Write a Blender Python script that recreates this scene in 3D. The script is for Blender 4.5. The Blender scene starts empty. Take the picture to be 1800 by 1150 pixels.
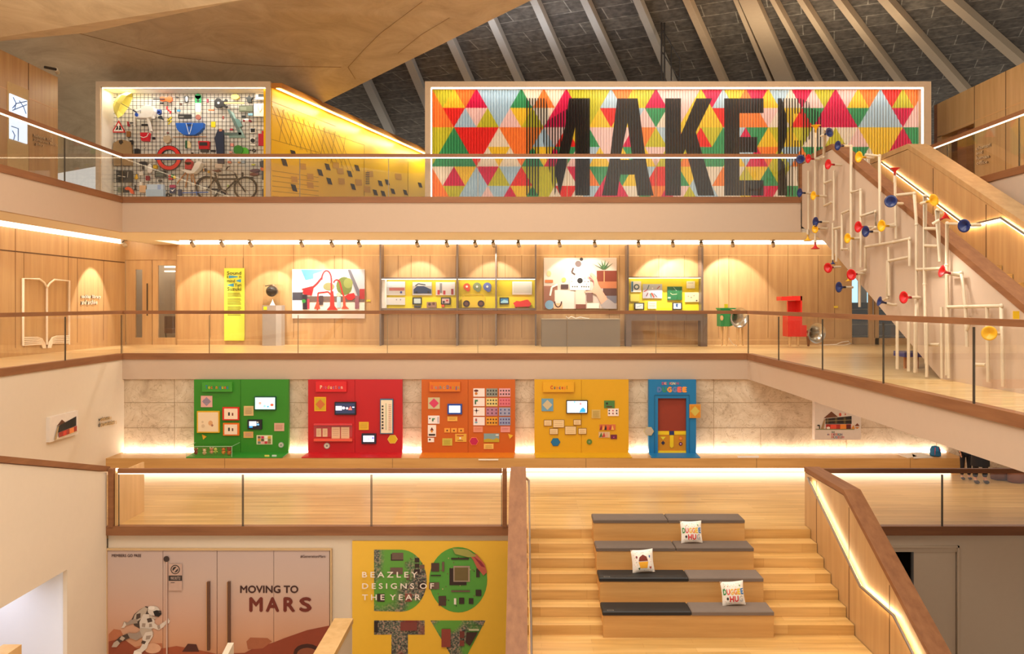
import bpy, math, random
from mathutils import Vector
S = bpy.context.scene
COL = S.collection
R = random.Random(7)
# ---------------------------------------------------------------- camera, world, exposure, lights
EYE = 8.0            # eye height above the lowest floor
F = 1500.0           # focal length in pixels of the 1800 px wide frame
VX, VY = 918.0, 533.0
cam_d = bpy.data.cameras.new('camera'); cam = bpy.data.objects.new('camera', cam_d); COL.objects.link(cam)
cam.location = (0, 0, EYE); cam.rotation_euler = (math.pi/2, 0, 0)
cam_d.sensor_width = 36; cam_d.lens = F/1800*36
cam_d.shift_x = -(VX-900)/1800; cam_d.shift_y = (VY-575)/1800
cam_d.clip_end = 200
S.camera = cam
S.view_settings.view_transform = 'Standard'; S.view_settings.look = 'None'
S.view_settings.gamma = 1; S.view_settings.use_curve_mapping = False
S.view_settings.exposure = 0.0
wd = bpy.data.worlds.new('world'); S.world = wd; wd.use_nodes = True
wd.node_tree.nodes['Background'].inputs[0].default_value = (1, .91, .80, 1)
wd.node_tree.nodes['Background'].inputs[1].default_value = 0.62
WARM = (1, .89, .75)
def area(name, loc, sx, sy, power, col=WARM, rot=(0, 0, 0), spread=math.pi):
    l = bpy.data.lights.new(name, 'AREA'); l.shape = 'RECTANGLE'; l.size = sx; l.size_y = sy; l.energy = power; l.color = col; l.spread = spread
    o = bpy.data.objects.new(name, l); o.location = (loc[0], loc[1], loc[2]+EYE); o.rotation_euler = rot; COL.objects.link(o); return o
def spot(name, loc, tgt, power, ang=50, blend=.35, col=WARM, rad=.03):
    l = bpy.data.lights.new(name, 'SPOT'); l.energy = power; l.spot_size = math.radians(ang); l.spot_blend = blend; l.color = col; l.shadow_soft_size = rad
    o = bpy.data.objects.new(name, l); o.location = (loc[0], loc[1], loc[2]+EYE)
    o.rotation_euler = (Vector(tgt)-Vector(loc)).to_track_quat('-Z', 'Y').to_euler(); COL.objects.link(o); return o
# added overhead fills for the open atrium, kept above the view
area('atrium_fill', (0, 8, 7.2), 14, 6, 1650)
area('atrium_fill', (0, 16, 9.5), 10, 3, 900, rot=(math.radians(-12), 0, 0))
area('box_fill', (-9.55, 24.35, 6.05), 4.4, .3, 50, (1, .93, .82))  # extra fill inside the box top, boosting its light strip
area('mural_fill', (4.4, 24.12, 6.05), 13.5, .15, 22, (1, .93, .82), rot=(math.radians(18), 0, 0))  # extra fill at the mural box top, boosting its strips
area('roof_fill', (0, 25.6, 6.5), 5, .5, 120, (.86, .91, 1), rot=(math.radians(180-25), 0, 0))  # added cool fill hidden behind the box top, brightens the roof
area('roof_fill', (9, 25.6, 6.5), 6, .5, 130, (1, .84, .62), rot=(math.radians(180-20), 0, 0))  # warm counterpart, added out of sight for the right part of the roof
area('gallery_fill', (9.5, 18.8, -2.0), 6, 3, 110)  # added fill under the right slab, brightens the lower gallery floor
area('canopy_fill', (-6, 5.5, 3.2), 6, 3, 1500, (1, .88, .70), rot=(math.radians(180-35), 0, 0))  # added out-of-view fill that lifts the concrete canopy
area('upper_wall_fill', (10.2, 13.5, 6.6), 2, 8, 1300, WARM, rot=(0, math.radians(-48), 0), spread=math.radians(100))  # added out-of-view fill for the top right wood wall
area('lobby_fill', (-4, 9.0, -6.8), 6, 1, 90, WARM, rot=(math.radians(100), 0, 0))  # added fill below the view, brightens the poster wall
for X in (-8, -4, 0, 4, 8): spot('floor_fill', (X, 23.2, 1.75), (X, 23.0, -1.29), 190, 130, .6, (1, .92, .8), .04)  # added spots: brighten the gallery floor so it bounces onto the ceiling
for Y in (8, 12, 16, 20): spot('floor_fill', (-11.1, Y, 1.75), (-11.2, Y, -1.29), 60, 120, .6, (1, .92, .8), .04)  # same added floor fill along the left side
for X, Y in ((8, 20), (6.5, 14), (6.5, 9)): spot('floor_fill', (X, Y, 1.7 if Y > 19 else 1.2), (X, Y, -1.29), 60, 120, .6, (1, .92, .8), .04)  # same added floor fill on the right side
for k in (.15, .4, .65, .9): area('yellow_wall_fill', (-7.07+3.12*k+.55, 24.1+11.1*k, 6.0), .3, 2.2, 26, (1, .93, .7), rot=(0, math.radians(32), 0))  # added fills along the yellow wall to make it brighter
# ---------------------------------------------------------------- materials
MC = {}
def lin(c):
    return tuple(((v/255)/12.92 if v/255 <= .04045 else ((v/255+.055)/1.055)**2.4) for v in c)
def hx(h): return tuple(int(h[i:i+2], 16) for i in (0, 2, 4))
def newmat(name):
    m = bpy.data.materials.new(name); m.use_nodes = True
    return m, m.node_tree.nodes, m.node_tree.links, m.node_tree.nodes['Principled BSDF']
def C(h, rough=.55, metal=0, var=.06):
    """plain procedural surface: one colour with a faint noise"""
    k = (h, rough, metal, var)
    if k in MC: return MC[k]
    m, n, l, b = newmat('surface_'+h)
    c = lin(hx(h))
    no = n.new('ShaderNodeTexNoise'); no.inputs['Scale'].default_value = 9; tc = n.new('ShaderNodeTexCoord'); l.new(tc.outputs['Object'], no.inputs['Vector'])
    r = n.new('ShaderNodeMixRGB'); r.inputs[1].default_value = (*[x*(1-var) for x in c], 1); r.inputs[2].default_value = (*[min(1, x*(1+var)) for x in c], 1)
    l.new(no.outputs['Fac'], r.inputs[0]); l.new(r.outputs[0], b.inputs['Base Color'])
    b.inputs['Roughness'].default_value = rough; b.inputs['Metallic'].default_value = metal
    MC[k] = m; return m
def EM(h, s):
    k = ('em', h, s)
    if k in MC: return MC[k]
    m, n, l, b = newmat('glow_'+h); c = lin(hx(h))
    b.inputs['Base Color'].default_value = (*c, 1); b.inputs['Emission Color'].default_value = (*c, 1); b.inputs['Emission Strength'].default_value = s
    MC[k] = m; return m
def woodmat(name, c1, c2, scale=(1, 1, 1), rough=.45, bump=0):
    m, n, l, b = newmat(name)
    tc = n.new('ShaderNodeTexCoord'); mp = n.new('ShaderNodeMapping'); mp.inputs['Scale'].default_value = scale; l.new(tc.outputs['Object'], mp.inputs['Vector'])
    a = n.new('ShaderNodeTexNoise'); a.inputs['Scale'].default_value = 1; a.inputs['Detail'].default_value = 5; a.inputs['Roughness'].default_value = .6; l.new(mp.outputs[0], a.inputs['Vector'])
    r = n.new('ShaderNodeValToRGB'); r.color_ramp.elements[0].position = .3; r.color_ramp.elements[1].position = .7
    r.color_ramp.elements[0].color = (*lin(hx(c1)), 1); r.color_ramp.elements[1].color = (*lin(hx(c2)), 1)
    l.new(a.outputs['Fac'], r.inputs[0]); l.new(r.outputs[0], b.inputs['Base Color']); b.inputs['Roughness'].default_value = rough
    return m
VENEER = woodmat('oak_veneer', 'b38a5c', 'c6a06e', (7, 7, .5), .4)
VENEER_L = woodmat('oak_veneer_light', 'c49a62', 'd6ae76', (7, 7, .5), .4)
TRIM = woodmat('oak_trim', '7a4b29', '926039', (.7, .7, 9), .62)
TRIM2 = woodmat('oak_trim_long', '7a4b29', '926039', (9, .7, 9), .62)
BENCHW = woodmat('bench_oak', 'b98a4e', 'cb9d5f', (.6, 6, 9), .45)
def plankmat(name, c1, c2, joint, w=1.8, h=.15, rough=.28):
    m, n, l, b = newmat(name)
    tc = n.new('ShaderNodeTexCoord'); br = n.new('ShaderNodeTexBrick')
    sp_ = n.new('ShaderNodeSeparateXYZ'); l.new(tc.outputs['Object'], sp_.inputs[0]); ad = n.new('ShaderNodeMath'); ad.inputs[1].default_value = 0; l.new(sp_.outputs['Y'], ad.inputs[0]); l.new(sp_.outputs['Z'], ad.inputs[1])
    cb = n.new('ShaderNodeCombineXYZ'); l.new(sp_.outputs['X'], cb.inputs[0]); l.new(ad.outputs[0], cb.inputs[1]); l.new(cb.outputs[0], br.inputs['Vector'])
    br.inputs['Color1'].default_value = (*lin(hx(c1)), 1); br.inputs['Color2'].default_value = (*lin(hx(c2)), 1); br.inputs['Mortar'].default_value = (*lin(hx(joint)), 1)
    br.inputs['Scale'].default_value = 1; br.inputs['Brick Width'].default_value = w; br.inputs['Row Height'].default_value = h; br.inputs['Mortar Size'].default_value = .0018; br.inputs['Mortar Smooth'].default_value = .3
    mp = n.new('ShaderNodeMapping'); mp.inputs['Scale'].default_value = (.55, 9, 9); l.new(tc.outputs['Object'], mp.inputs['Vector'])
    a = n.new('ShaderNodeTexNoise'); a.inputs['Scale'].default_value = 1; a.inputs['Detail'].default_value = 6; l.new(mp.outputs[0], a.inputs['Vector'])
    mx = n.new('ShaderNodeMixRGB'); mx.blend_type = 'MULTIPLY'; mx.inputs[0].default_value = .8
    r = n.new('ShaderNodeValToRGB'); r.color_ramp.elements[0].color = (.62, .55, .42, 1); r.color_ramp.elements[1].color = (1, 1, 1, 1); r.color_ramp.elements[0].position = .3; r.color_ramp.elements[1].position = .65
    l.new(a.outputs['Fac'], r.inputs[0]); l.new(br.outputs['Color'], mx.inputs[1]); l.new(r.outputs[0], mx.inputs[2]); l.new(mx.outputs[0], b.inputs['Base Color'])
    b.inputs['Roughness'].default_value = rough
    return m
PLANK = plankmat('oak_planks', 'c79c5c', 'd6ae6e', 'a8793f')
PLANK_L = plankmat('pale_oak_planks', 'd6b480', 'e3c796', 'b08850')
PLANK_V = plankmat('oak_planks_steps', 'c99e5e', 'd8b072', 'a8793f', 1.6, .17)
PLASTER = C('c2aa94', .8, 0, .02)
CEIL = C('efe8dc', .8, 0, .02)
PLASTER_W = C('d6c6b0', .8, 0, .02)
def stonemat(name, c1, c2, c3, sc=1.0, crack=True):
    m, n, l, b = newmat(name)
    tc = n.new('ShaderNodeTexCoord')
    a = n.new('ShaderNodeTexNoise'); a.inputs['Scale'].default_value = 1.3*sc; a.inputs['Detail'].default_value = 10; a.inputs['Roughness'].default_value = .7; a.inputs['Distortion'].default_value = 1.5; l.new(tc.outputs['Object'], a.inputs['Vector'])
    r = n.new('ShaderNodeValToRGB'); e = r.color_ramp.elements; e[0].position = .3; e[1].position = .75; e[0].color = (*lin(hx(c1)), 1); e[1].color = (*lin(hx(c3)), 1)
    q = e.new(.5); q.color = (*lin(hx(c2)), 1)
    l.new(a.outputs['Fac'], r.inputs[0])
    out = r.outputs[0]
    if crack:
        v = n.new('ShaderNodeTexNoise'); v.inputs['Scale'].default_value = 2.2*sc; v.inputs['Detail'].default_value = 8; v.inputs['Distortion'].default_value = 2.2; l.new(tc.outputs['Object'], v.inputs['Vector'])
        r2 = n.new('ShaderNodeValToRGB'); f = r2.color_ramp.elements; f[0].position = .485; f[1].position = .515; f[0].color = (1, 1, 1, 1); f[1].color = (1, 1, 1, 1); g = f.new(.5); g.color = (.45, .36, .27, 1)
        l.new(v.outputs['Fac'], r2.inputs[0])
        mx = n.new('ShaderNodeMixRGB'); mx.blend_type = 'MULTIPLY'; mx.inputs[0].default_value = .6; l.new(out, mx.inputs[1]); l.new(r2.outputs[0], mx.inputs[2]); out = mx.outputs[0]
    l.new(out, b.inputs['Base Color']); b.inputs['Roughness'].default_value = .7
    return m
MARBLE = stonemat('veined_limestone', 'b09a80', 'cdb99e', 'e0d2bc')
CONCRETE = stonemat('board_marked_concrete', 'ab977a', 'c0ad8e', 'd2c2a4', .5, False)
def blockmat():
    m, n, l, b = newmat('grey_roof_slabs')
    tc = n.new('ShaderNodeTexCoord'); mp = n.new('ShaderNodeMapping'); mp.inputs['Rotation'].default_value = (0, 0, .35); l.new(tc.outputs['Object'], mp.inputs['Vector'])
    br = n.new('ShaderNodeTexBrick'); l.new(mp.outputs[0], br.inputs['Vector'])
    br.inputs['Scale'].default_value = 1; br.inputs['Brick Width'].default_value = 1.9; br.inputs['Row Height'].default_value = .85; br.inputs['Mortar Size'].default_value = .018
    br.inputs['Color1'].default_value = (*lin(hx('625a50')), 1); br.inputs['Color2'].default_value = (*lin(hx('504840')), 1); br.inputs['Mortar'].default_value = (*lin(hx('8b8478')), 1)
    a = n.new('ShaderNodeTexNoise'); a.inputs['Scale'].default_value = 5; a.inputs['Detail'].default_value = 8; l.new(tc.outputs['Object'], a.inputs['Vector'])
    r = n.new('ShaderNodeValToRGB'); r.color_ramp.elements[0].color = (.5, .5, .5, 1); r.color_ramp.elements[1].color = (1.35, 1.35, 1.35, 1); r.color_ramp.elements[0].position = .35; r.color_ramp.elements[1].position = .65
    l.new(a.outputs['Fac'], r.inputs[0]); mx = n.new('ShaderNodeMixRGB'); mx.blend_type = 'MULTIPLY'; mx.inputs[0].default_value = .8
    l.new(br.outputs['Color'], mx.inputs[1]); l.new(r.outputs[0], mx.inputs[2]); l.new(mx.outputs[0], b.inputs['Base Color']); b.inputs['Roughness'].default_value = .9
    return m
ROOF = blockmat()
def glassmat(name, tint=(.99, .99, .98), refl=.10):
    m, n, l, b = newmat(name); n.remove(b); out = n['Material Output']
    t = n.new('ShaderNodeBsdfTransparent'); t.inputs[0].default_value = (*tint, 1)
    g = n.new('ShaderNodeBsdfGlossy'); g.inputs['Roughness'].default_value = .01; g.inputs[0].default_value = (1, 1, 1, 1)
    fr = n.new('ShaderNodeFresnel'); fr.inputs[0].default_value = 1.45
    mu = n.new('ShaderNodeMath'); mu.operation = 'MINIMUM'; mu.inputs[1].default_value = .06; l.new(fr.outputs[0], mu.inputs[0])
    mx = n.new('ShaderNodeMixShader'); l.new(mu.outputs[0], mx.inputs[0]); l.new(t.outputs[0], mx.inputs[1]); l.new(g.outputs[0], mx.inputs[2]); l.new(mx.outputs[0], out.inputs[0])
    return m
GLASS = glassmat('clear_glass')
GEDGE = C('3c352c', .3); GEDGE_L = C('8f7a5e', .4)
STEEL = C('9a9088', .35, .8)
DARK = C('2a2420', .5)
GREY = C('8a7c70', .5)
WHITE = C('e8e0d4', .5)
LED = EM('ffe9c4', 4.5)
LEDS = EM('ffe8c8', 9.0)
# ---------------------------------------------------------------- mesh helpers
def P(x, y, d): return ((x-VX)*d/F, d, (VY-y)*d/F)      # point of the place seen at x, y at distance d
def PX(x, y, X): d = F*X/(x-VX); return (X, d, (VY-y)*d/F)  # same on a wall square to the back wall
_T = {}
def text_geo(s, bold, off=False):
    k = (s, bold, off)
    if k not in _T:
        c = bpy.data.curves.new('t', 'FONT'); c.body = s; c.resolution_u = 3
        if off: c.offset = min(bold, .012)
        o = bpy.data.objects.new('t', c); COL.objects.link(o)
        me = bpy.data.meshes.new_from_object(o.evaluated_get(bpy.context.evaluated_depsgraph_get()))
        vs = [(v.co.x, v.co.y, 0) for v in me.vertices]; fs = [tuple(p.vertices) for p in me.polygons]
        bpy.data.objects.remove(o); bpy.data.curves.remove(c); bpy.data.meshes.remove(me)
        if bold and not off:
            v0, f0 = vs, fs; vs = []; fs = []
            for q, (dx, dy) in enumerate(((-bold, 0), (bold, 0), (0, -bold), (0, bold))):
                n0 = len(vs); vs += [(v[0]+dx, v[1]+dy, q) for v in v0]; fs += [tuple(t+n0 for t in f) for f in f0]
        x0 = min(v[0] for v in vs); x1 = max(v[0] for v in vs); y0 = min(v[1] for v in vs); y1 = max(v[1] for v in vs)
        _T[k] = ([((v[0]-x0)/(x1-x0), (v[1]-y0)/(y1-y0), v[2]) for v in vs], fs, (x1-x0)/(y1-y0))
    return _T[k]
class MB:
    def __init__(s): s.v = []; s.f = []; s.m = []; s.mats = []; s.sm = []
    def mi(s, m):
        if m not in s.mats: s.mats.append(m)
        return s.mats.index(m)
    def add(s, vs, fs, m, smooth=False):
        b = len(s.v); s.v += [tuple(v) for v in vs]; i = s.mi(m)
        for f in fs: s.f.append(tuple(b+k for k in f)); s.m.append(i); s.sm.append(smooth)
        return s
    def box(s, x0, x1, y0, y1, z0, z1, m):
        if x0 > x1: x0, x1 = x1, x0
        if y0 > y1: y0, y1 = y1, y0
        if z0 > z1: z0, z1 = z1, z0
        v = [(x0,y0,z0),(x1,y0,z0),(x1,y1,z0),(x0,y1,z0),(x0,y0,z1),(x1,y0,z1),(x1,y1,z1),(x0,y1,z1)]
        return s.add(v, [(0,3,2,1),(4,5,6,7),(0,1,5,4),(1,2,6,5),(2,3,7,6),(3,0,4,7)], m)
    def pbox(s, x0, y0, x1, y1, d, t, m):
        """box whose front face covers pixels x0..x1, y0..y1 at distance d, t thick going back"""
        a = P(x0, y0, d); b = P(x1, y1, d)
        return s.box(a[0], b[0], d, d+t, b[2], a[2], m)
    def prism(s, pts, off, m, m2=None):
        """pts: 3D outline; off: extrusion vector"""
        n = len(pts); q = [tuple(p[i]+off[i] for i in range(3)) for p in pts]
        s.add(list(pts)+q, [tuple(range(n)), tuple(reversed(range(n, 2*n)))], m)
        s.add(list(pts)+q, [(i, n+i, n+(i+1) % n, (i+1) % n) for i in range(n)], m2 or m)
        return s
    def ppoly(s, pts, d, t, m):
        return s.prism([P(x, y, d) for x, y in pts], (0, t, 0), m)
    def yz(s, pts, x0, x1, m, m2=None):
        return s.prism([(x0, p[0], p[1]) for p in pts], (x1-x0, 0, 0), m, m2)
    def flat(s, pts, d, m):
        return s.add([P(x, y, d) for x, y in pts], [tuple(range(len(pts)))], m)
    def disc(s, x, y, r, d, m, n=20, ry=None, t=0):
        ry = ry or r
        pts = [(x+r*math.cos(2*math.pi*i/n), y+ry*math.sin(2*math.pi*i/n)) for i in range(n)]
        return s.ppoly(pts, d, t, m) if t else s.flat(pts, d, m)
    def tube(s, path, r, m, n=8, r1=None):
        path = [Vector(p) for p in path]; rings = []; N = len(path)
        up = None
        for i, p in enumerate(path):
            t = (path[min(i+1, N-1)]-path[max(i-1, 0)]).normalized()
            if up is None: up = Vector((0, 0, 1)) if abs(t.z) < .9 else Vector((1, 0, 0))
            a = t.cross(up)
            if a.length < 1e-4: a = t.cross(Vector((0, 1, .1)))
            a.normalize(); b = a.cross(t).normalized(); up = b
            rr = r if r1 is None else r+(r1-r)*i/(N-1)
            if 0 < i < N-1:
                c = (path[i+1]-path[i]).normalized().dot((path[i]-path[i-1]).normalized()); k = 1/max(.5, math.sqrt((1+c)/2))
            else: k = 1
            rings.append([tuple(p+(a*math.cos(q)+b*math.sin(q))*rr*(1 if k == 1 else (1+(k-1)*.5))) for q in [2*math.pi*j/n for j in range(n)]])
        vs = [v for g in rings for v in g]
        fs = [(i*n+j, i*n+(j+1) % n, (i+1)*n+(j+1) % n, (i+1)*n+j) for i in range(N-1) for j in range(n)]
        s.add(vs, fs, m, True); s.add(rings[0]+rings[-1], [tuple(reversed(range(n))), tuple(range(n, 2*n))], m)
        return s
    def lathe(s, org, axis, prof, m, n=20, cap=False):
        """prof: (radius, distance along axis)"""
        ax = Vector(axis).normalized(); a = ax.orthogonal().normalized(); b = ax.cross(a); o = Vector(org); vs = []
        for r, h in prof: vs += [tuple(o+ax*h+(a*math.cos(2*math.pi*j/n)+b*math.sin(2*math.pi*j/n))*r) for j in range(n)]
        fs = [(i*n+j, i*n+(j+1) % n, (i+1)*n+(j+1) % n, (i+1)*n+j) for i in range(len(prof)-1) for j in range(n)]
        s.add(vs, fs, m, True)
        if cap: s.add(vs[:n]+vs[-n:], [tuple(reversed(range(n))), tuple(range(n, 2*n))], m)
        return s
    def ball(s, c, r, m, sx=1, sy=1, sz=1, n=14):
        k = n//2; vs = []; fs = []
        for i in range(k+1):
            th = math.pi*i/k
            for j in range(n): vs.append((c[0]+sx*r*math.sin(th)*math.cos(2*math.pi*j/n), c[1]+sy*r*math.sin(th)*math.sin(2*math.pi*j/n), c[2]+sz*r*math.cos(th)))
        for i in range(k):
            for j in range(n): fs.append((i*n+j, (i+1)*n+j, (i+1)*n+(j+1) % n, i*n+(j+1) % n))
        return s.add(vs, fs, m, True)
    def text(s, st, x0, y0, x1, y1, d, m, bold=0, skew=None):
        """lettering filling the pixel box at distance d"""
        v, f, asp = text_geo(st, bold)
        return s.add([P(x0+(x1-x0)*a, y1+(y0-y1)*b, d-.0012*q) for a, b, q in v], f, m)
    def textf(s, st, fn, m, bold=0):
        v, f, asp = text_geo(st, bold, True); return s.add([fn(a, b) for a, b, q in v], f, m)
    def build(s, name, parent=None, label=None, cat=None, group=None, kind=None, base=None):
        me = bpy.data.meshes.new(name)
        if parent is not None: o0 = parent['_w'] if '_w' in parent else parent.location
        else:
            xs = [v[0] for v in s.v]; ys = [v[1] for v in s.v]; zs = [v[2] for v in s.v]
            o0 = base or ((min(xs)+max(xs))/2, (min(ys)+max(ys))/2, min(zs))
        o0 = tuple(o0)
        me.from_pydata([(v[0]-o0[0], v[1]-o0[1], v[2]-o0[2]) for v in s.v], [], s.f)
        for m in s.mats: me.materials.append(m)
        me.polygons.foreach_set('material_index', s.m); me.polygons.foreach_set('use_smooth', s.sm); me.update()
        o = bpy.data.objects.new(name, me); COL.objects.link(o)
        if parent is not None: o.parent = parent; o['_w'] = o0
        else: o.location = (o0[0], o0[1], o0[2]+EYE); o['_w'] = o0
        return tag(o, label, cat, group, kind)
def tag(o, label=None, cat=None, group=None, kind=None):
    if label: o['label'] = label
    if cat: o['category'] = cat
    if group: o['group'] = group
    if kind: o['kind'] = kind
    return o
def thing(name, label, cat, loc, group=None):
    o = bpy.data.objects.new(name, None); COL.objects.link(o); o.empty_display_size = .1
    o.location = (loc[0], loc[1], loc[2]+EYE); o['_w'] = tuple(loc)
    return tag(o, label, cat, group)
def struct(name, mb): return mb.build(name, kind='structure')
def dup(src, dx, dy, dz, label=None, group=None):
    r = src.copy(); COL.objects.link(r); r.location = (src.location[0]+dx, src.location[1]+dy, src.location[2]+dz)
    w = src['_w']; r['_w'] = (w[0]+dx, w[1]+dy, w[2]+dz)
    if label: r['label'] = label
    if group: r['group'] = group
    for ch in list(src.children):
        c = ch.copy(); COL.objects.link(c); c.parent = r
        for g in list(ch.children): q = g.copy(); COL.objects.link(q); q.parent = c
    return r
# ---------------------------------------------------------------- levels (heights from eye level) and planes
L0, L1, L2, L3 = -8.0, -4.22, -1.29, 2.70
D0, D1, D2 = 16.1, 21.74, 26.4
XL, XR = -10.19, 5.75      # atrium edges of the galleries
WL, WR = -12.3, 12.5       # outer side walls
C2 = 1.81                  # ceiling of the middle gallery
GROOVE = C('5a3a20', .7); GROOVE_W = C('86603a', .6)
# floors
m = MB(); m.box(-16, 18, 2, 30, L0-.2, L0, PLANK); struct('floor', m)
m = MB(); m.box(-12.4, WR+4, D0+.1, 22.6, L1-.25, L1, PLANK); m.box(.07, 5.37, 15.94, D0+.1, L1-.25, L1, PLANK); struct('floor', m)
m = MB(); m.box(-15, WR+3, D1+.1, 28.5, L2-.3, L2, PLANK_L); m.box(WL, XL-.1, 3, D1+.1, L2-.3, L2, PLANK_L); m.box(XR+.1, WR, 3, D1+.1, L2-.3, L2, PLANK_L); struct('floor', m)
m = MB(); m.box(WL, WR, D1+.1, 36, L3-.3, L3, PLANK); m.box(WL, XL-.1, 3, D1+.1, L3-.3, L3, PLANK); m.box(9.95, WR, 3, D1+.1, L3-.3, L3, PLANK); struct('floor', m)
# slab faces and the ceilings under them
def face(y0, y1, x0, x1, z0, z1, mat=PLASTER):
    m = MB(); m.box(x0, x1, y0, y1, z0, z1, mat); return m
m = face(D1, D1+.1, XL, 7.1, C2, L3-.145); m.box(XL-.1, XL, 3, D1+.1, C2, L3-.145, PLASTER); m.box(9.85, 9.95, 3, D1, C2, L3-.145, PLASTER)
m.box(9.85, WR, D1, D1+.1, C2, L3-.145, PLASTER)
struct('wall_back', m)
CE = 24.62; CL = -11.42
m = MB(); m.box(CL, WR, D1+.1, CE, C2, C2+.1, CEIL); m.box(CL, XL-.1, 3, D1+.1, C2, C2+.1, CEIL); m.box(9.95, WR, 3, D1+.1, C2, C2+.1, CEIL)
m.box(CL, -10.62, CE, 27.2, C2, C2+.1, CEIL); m.box(9.6, WR, CE, 28.6, C2, C2+.1, CEIL)
m.box(WL, WR, CE, 28.6, C2+.35, C2+.45, CEIL); m.box(WL, CL, 3, 28.6, C2+.35, C2+.45, CEIL)
m.box(-10.62, 9.6, CE, CE+.02, C2, C2+.36, CEIL); m.box(CL, CL+.02, 3, D2, C2, C2+.36, CEIL)
struct('ceiling', m)
m = MB(); m.box(XL, XR, D1, D1+.1, -1.94, L2-.145, PLASTER); m.box(XR, XR+.1, 3, D1+.1, -1.94, L2-.145, PLASTER); m.box(XR+.1, WR, 3, D1+.1, -1.94, -1.9, PLASTER)
struct('wall_right', m)
# solid wood edge bands of the galleries
def band(z, h=.145, pts=None):
    m = MB()
    for a, b in pts:
        if a[1] == b[1]: m.box(a[0], b[0], a[1]-.03, a[1]+.12, z-h, z+.01, TRIM)
        else: m.box(a[0]-.03 if a[0] > 0 else a[0]-.12, a[0]+.12 if a[0] > 0 else a[0]+.03, a[1], b[1], z-h, z+.01, TRIM2)
    return m
struct('trim_1', band(L3, pts=[((XL, D1), (7.1, D1)), ((XL, 3), (XL, D1)), ((9.85, 3), (9.85, 20.4))]))
struct('trim_2', band(L2, pts=[((XL, D1), (XR, D1)), ((XL, 3), (XL, D1)), ((XR, 3), (XR, D1))]))
struct('trim_3', band(L1, .16, [((-7.84, D0), (-.22, D0)), ((5.66, D0), (14, D0))]))
# walls of the middle gallery
m = MB()
m.box(-10.68, 10.2, D2, D2+.25, L2, C2+.4, VENEER)
z1 = P(0, 449, D2)[2]
for x in (370, 428, 516, 588, 602, 700, 723, 756, 801, 848, 888, 917, 1011, 1071, 1089, 1158, 1203, 1263, 1281, 1350, 1385, 1438, 1467):
    X = P(x, 0, D2)[0]; m.box(X-.007, X+.007, D2-.004, D2, L2+.22, z1 if x not in (428, 516, 602, 790, 1071, 1263, 1350, 1385) else C2, GROOVE_W)
m.box(-10.68, 10.2, D2-.003, D2, z1-.012, z1+.012, C('d9b582', .6)); m.box(-10.68, 10.2, D2-.012, D2, L2, L2+.14, VENEER); m.box(-10.68, 10.2, D2-.014, D2, L2+.14, L2+.155, C('d9b582', .6))
struct('wall_back', m)
m = MB()
m.box(WL-.2, WL, 3, D2+.04, L2, C2+.4, VENEER)
for x in (27, 42, 120, 136, 182):
    a = PX(x, 0, WL); m.box(WL, WL+.004, a[1]-.012, a[1]+.012, L2+.2, 1.25 if x not in (27, 120) else C2, GROOVE_W)
m.box(WL, WL+.004, 3, D2, 1.24, 1.27, GROOVE); m.box(WL, WL+.012, 3, D2, L2, L2+.14, VENEER)
struct('wall_left', m)
# upper gallery wood walls, left and right
m = MB(); m.box(WL-.3, WL, 3, 22.6, L3, 5.98, VENEER)
for x in (50,): a = PX(x, 0, WL); m.box(WL, WL+.005, a[1]-.012, a[1]+.012, L3, 5.98, GROOVE)
m.box(WL, WL+.004, 3, 22.6, 5.1, 5.12, C('d0a070', .5))
struct('wall_left', m)
m = MB(); a = PX(1655, 0, WR)[1]; b = PX(1677, 0, WR)[1]; c = PX(1712, 0, WR)[1]
m.box(WR, WR+.3, 3, c, L3, 6.0, VENEER_L); m.box(WR, WR+.3, c, 25.7, 4.98, 6.0, VENEER_L); m.box(WR, WR+.3, a, 25.7, L3, 5.0, VENEER_L)
m.box(WR+.9, WR+1, 15, 26, L3, 5, VENEER); m.box(WR+.1, WR+.3, b-.5, b, L3, 5, TRIM)
for x in (1713, 1768): q = PX(x, 0, WR)[1]; m.box(WR-.004, WR, q-.012, q+.012, L3, 6, GROOVE)
m.box(WR-.004, WR, 3, 25.7, 5.02, 5.05, C('d8aa70', .5))
m.box(WR, WR+3, 25.7, 25.9, L3, 6.0, TRIM)
struct('wall_right', m)
# lower left: wall under the left gallery, and the stair wall in front of it
m = MB(); m.box(XL-.1, XL, 2, D1+.1, L0, L2-.145, PLASTER_W); struct('wall_left', m)
m = MB(); m.box(XL, 14.8, D1+.1, D1+.3, -4.22, -1.9, MARBLE)
for i, X in enumerate([-8.9, -7.1, -4.6, -2.2, .5, 2.4, 4.9, 6.1, 8.3, 10.6]): m.box(X-.006, X+.006, D1+.095, D1+.1, -3.78, -3.2 if i % 2 else -1.94, C('9c8465', .8))
m.box(XL, 14.8, D1+.095, D1+.1, -3.20, -3.19, C('9c8465', .8)); m.box(XL, 14.8, D1+.095, D1+.1, -2.55, -2.54, C('9c8465', .8))
struct('wall_back', m)
m = MB(); m.box(13.6, 13.8, 2, D1+.1, L1, L2-.3, VENEER); struct('wall_right', m)
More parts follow.
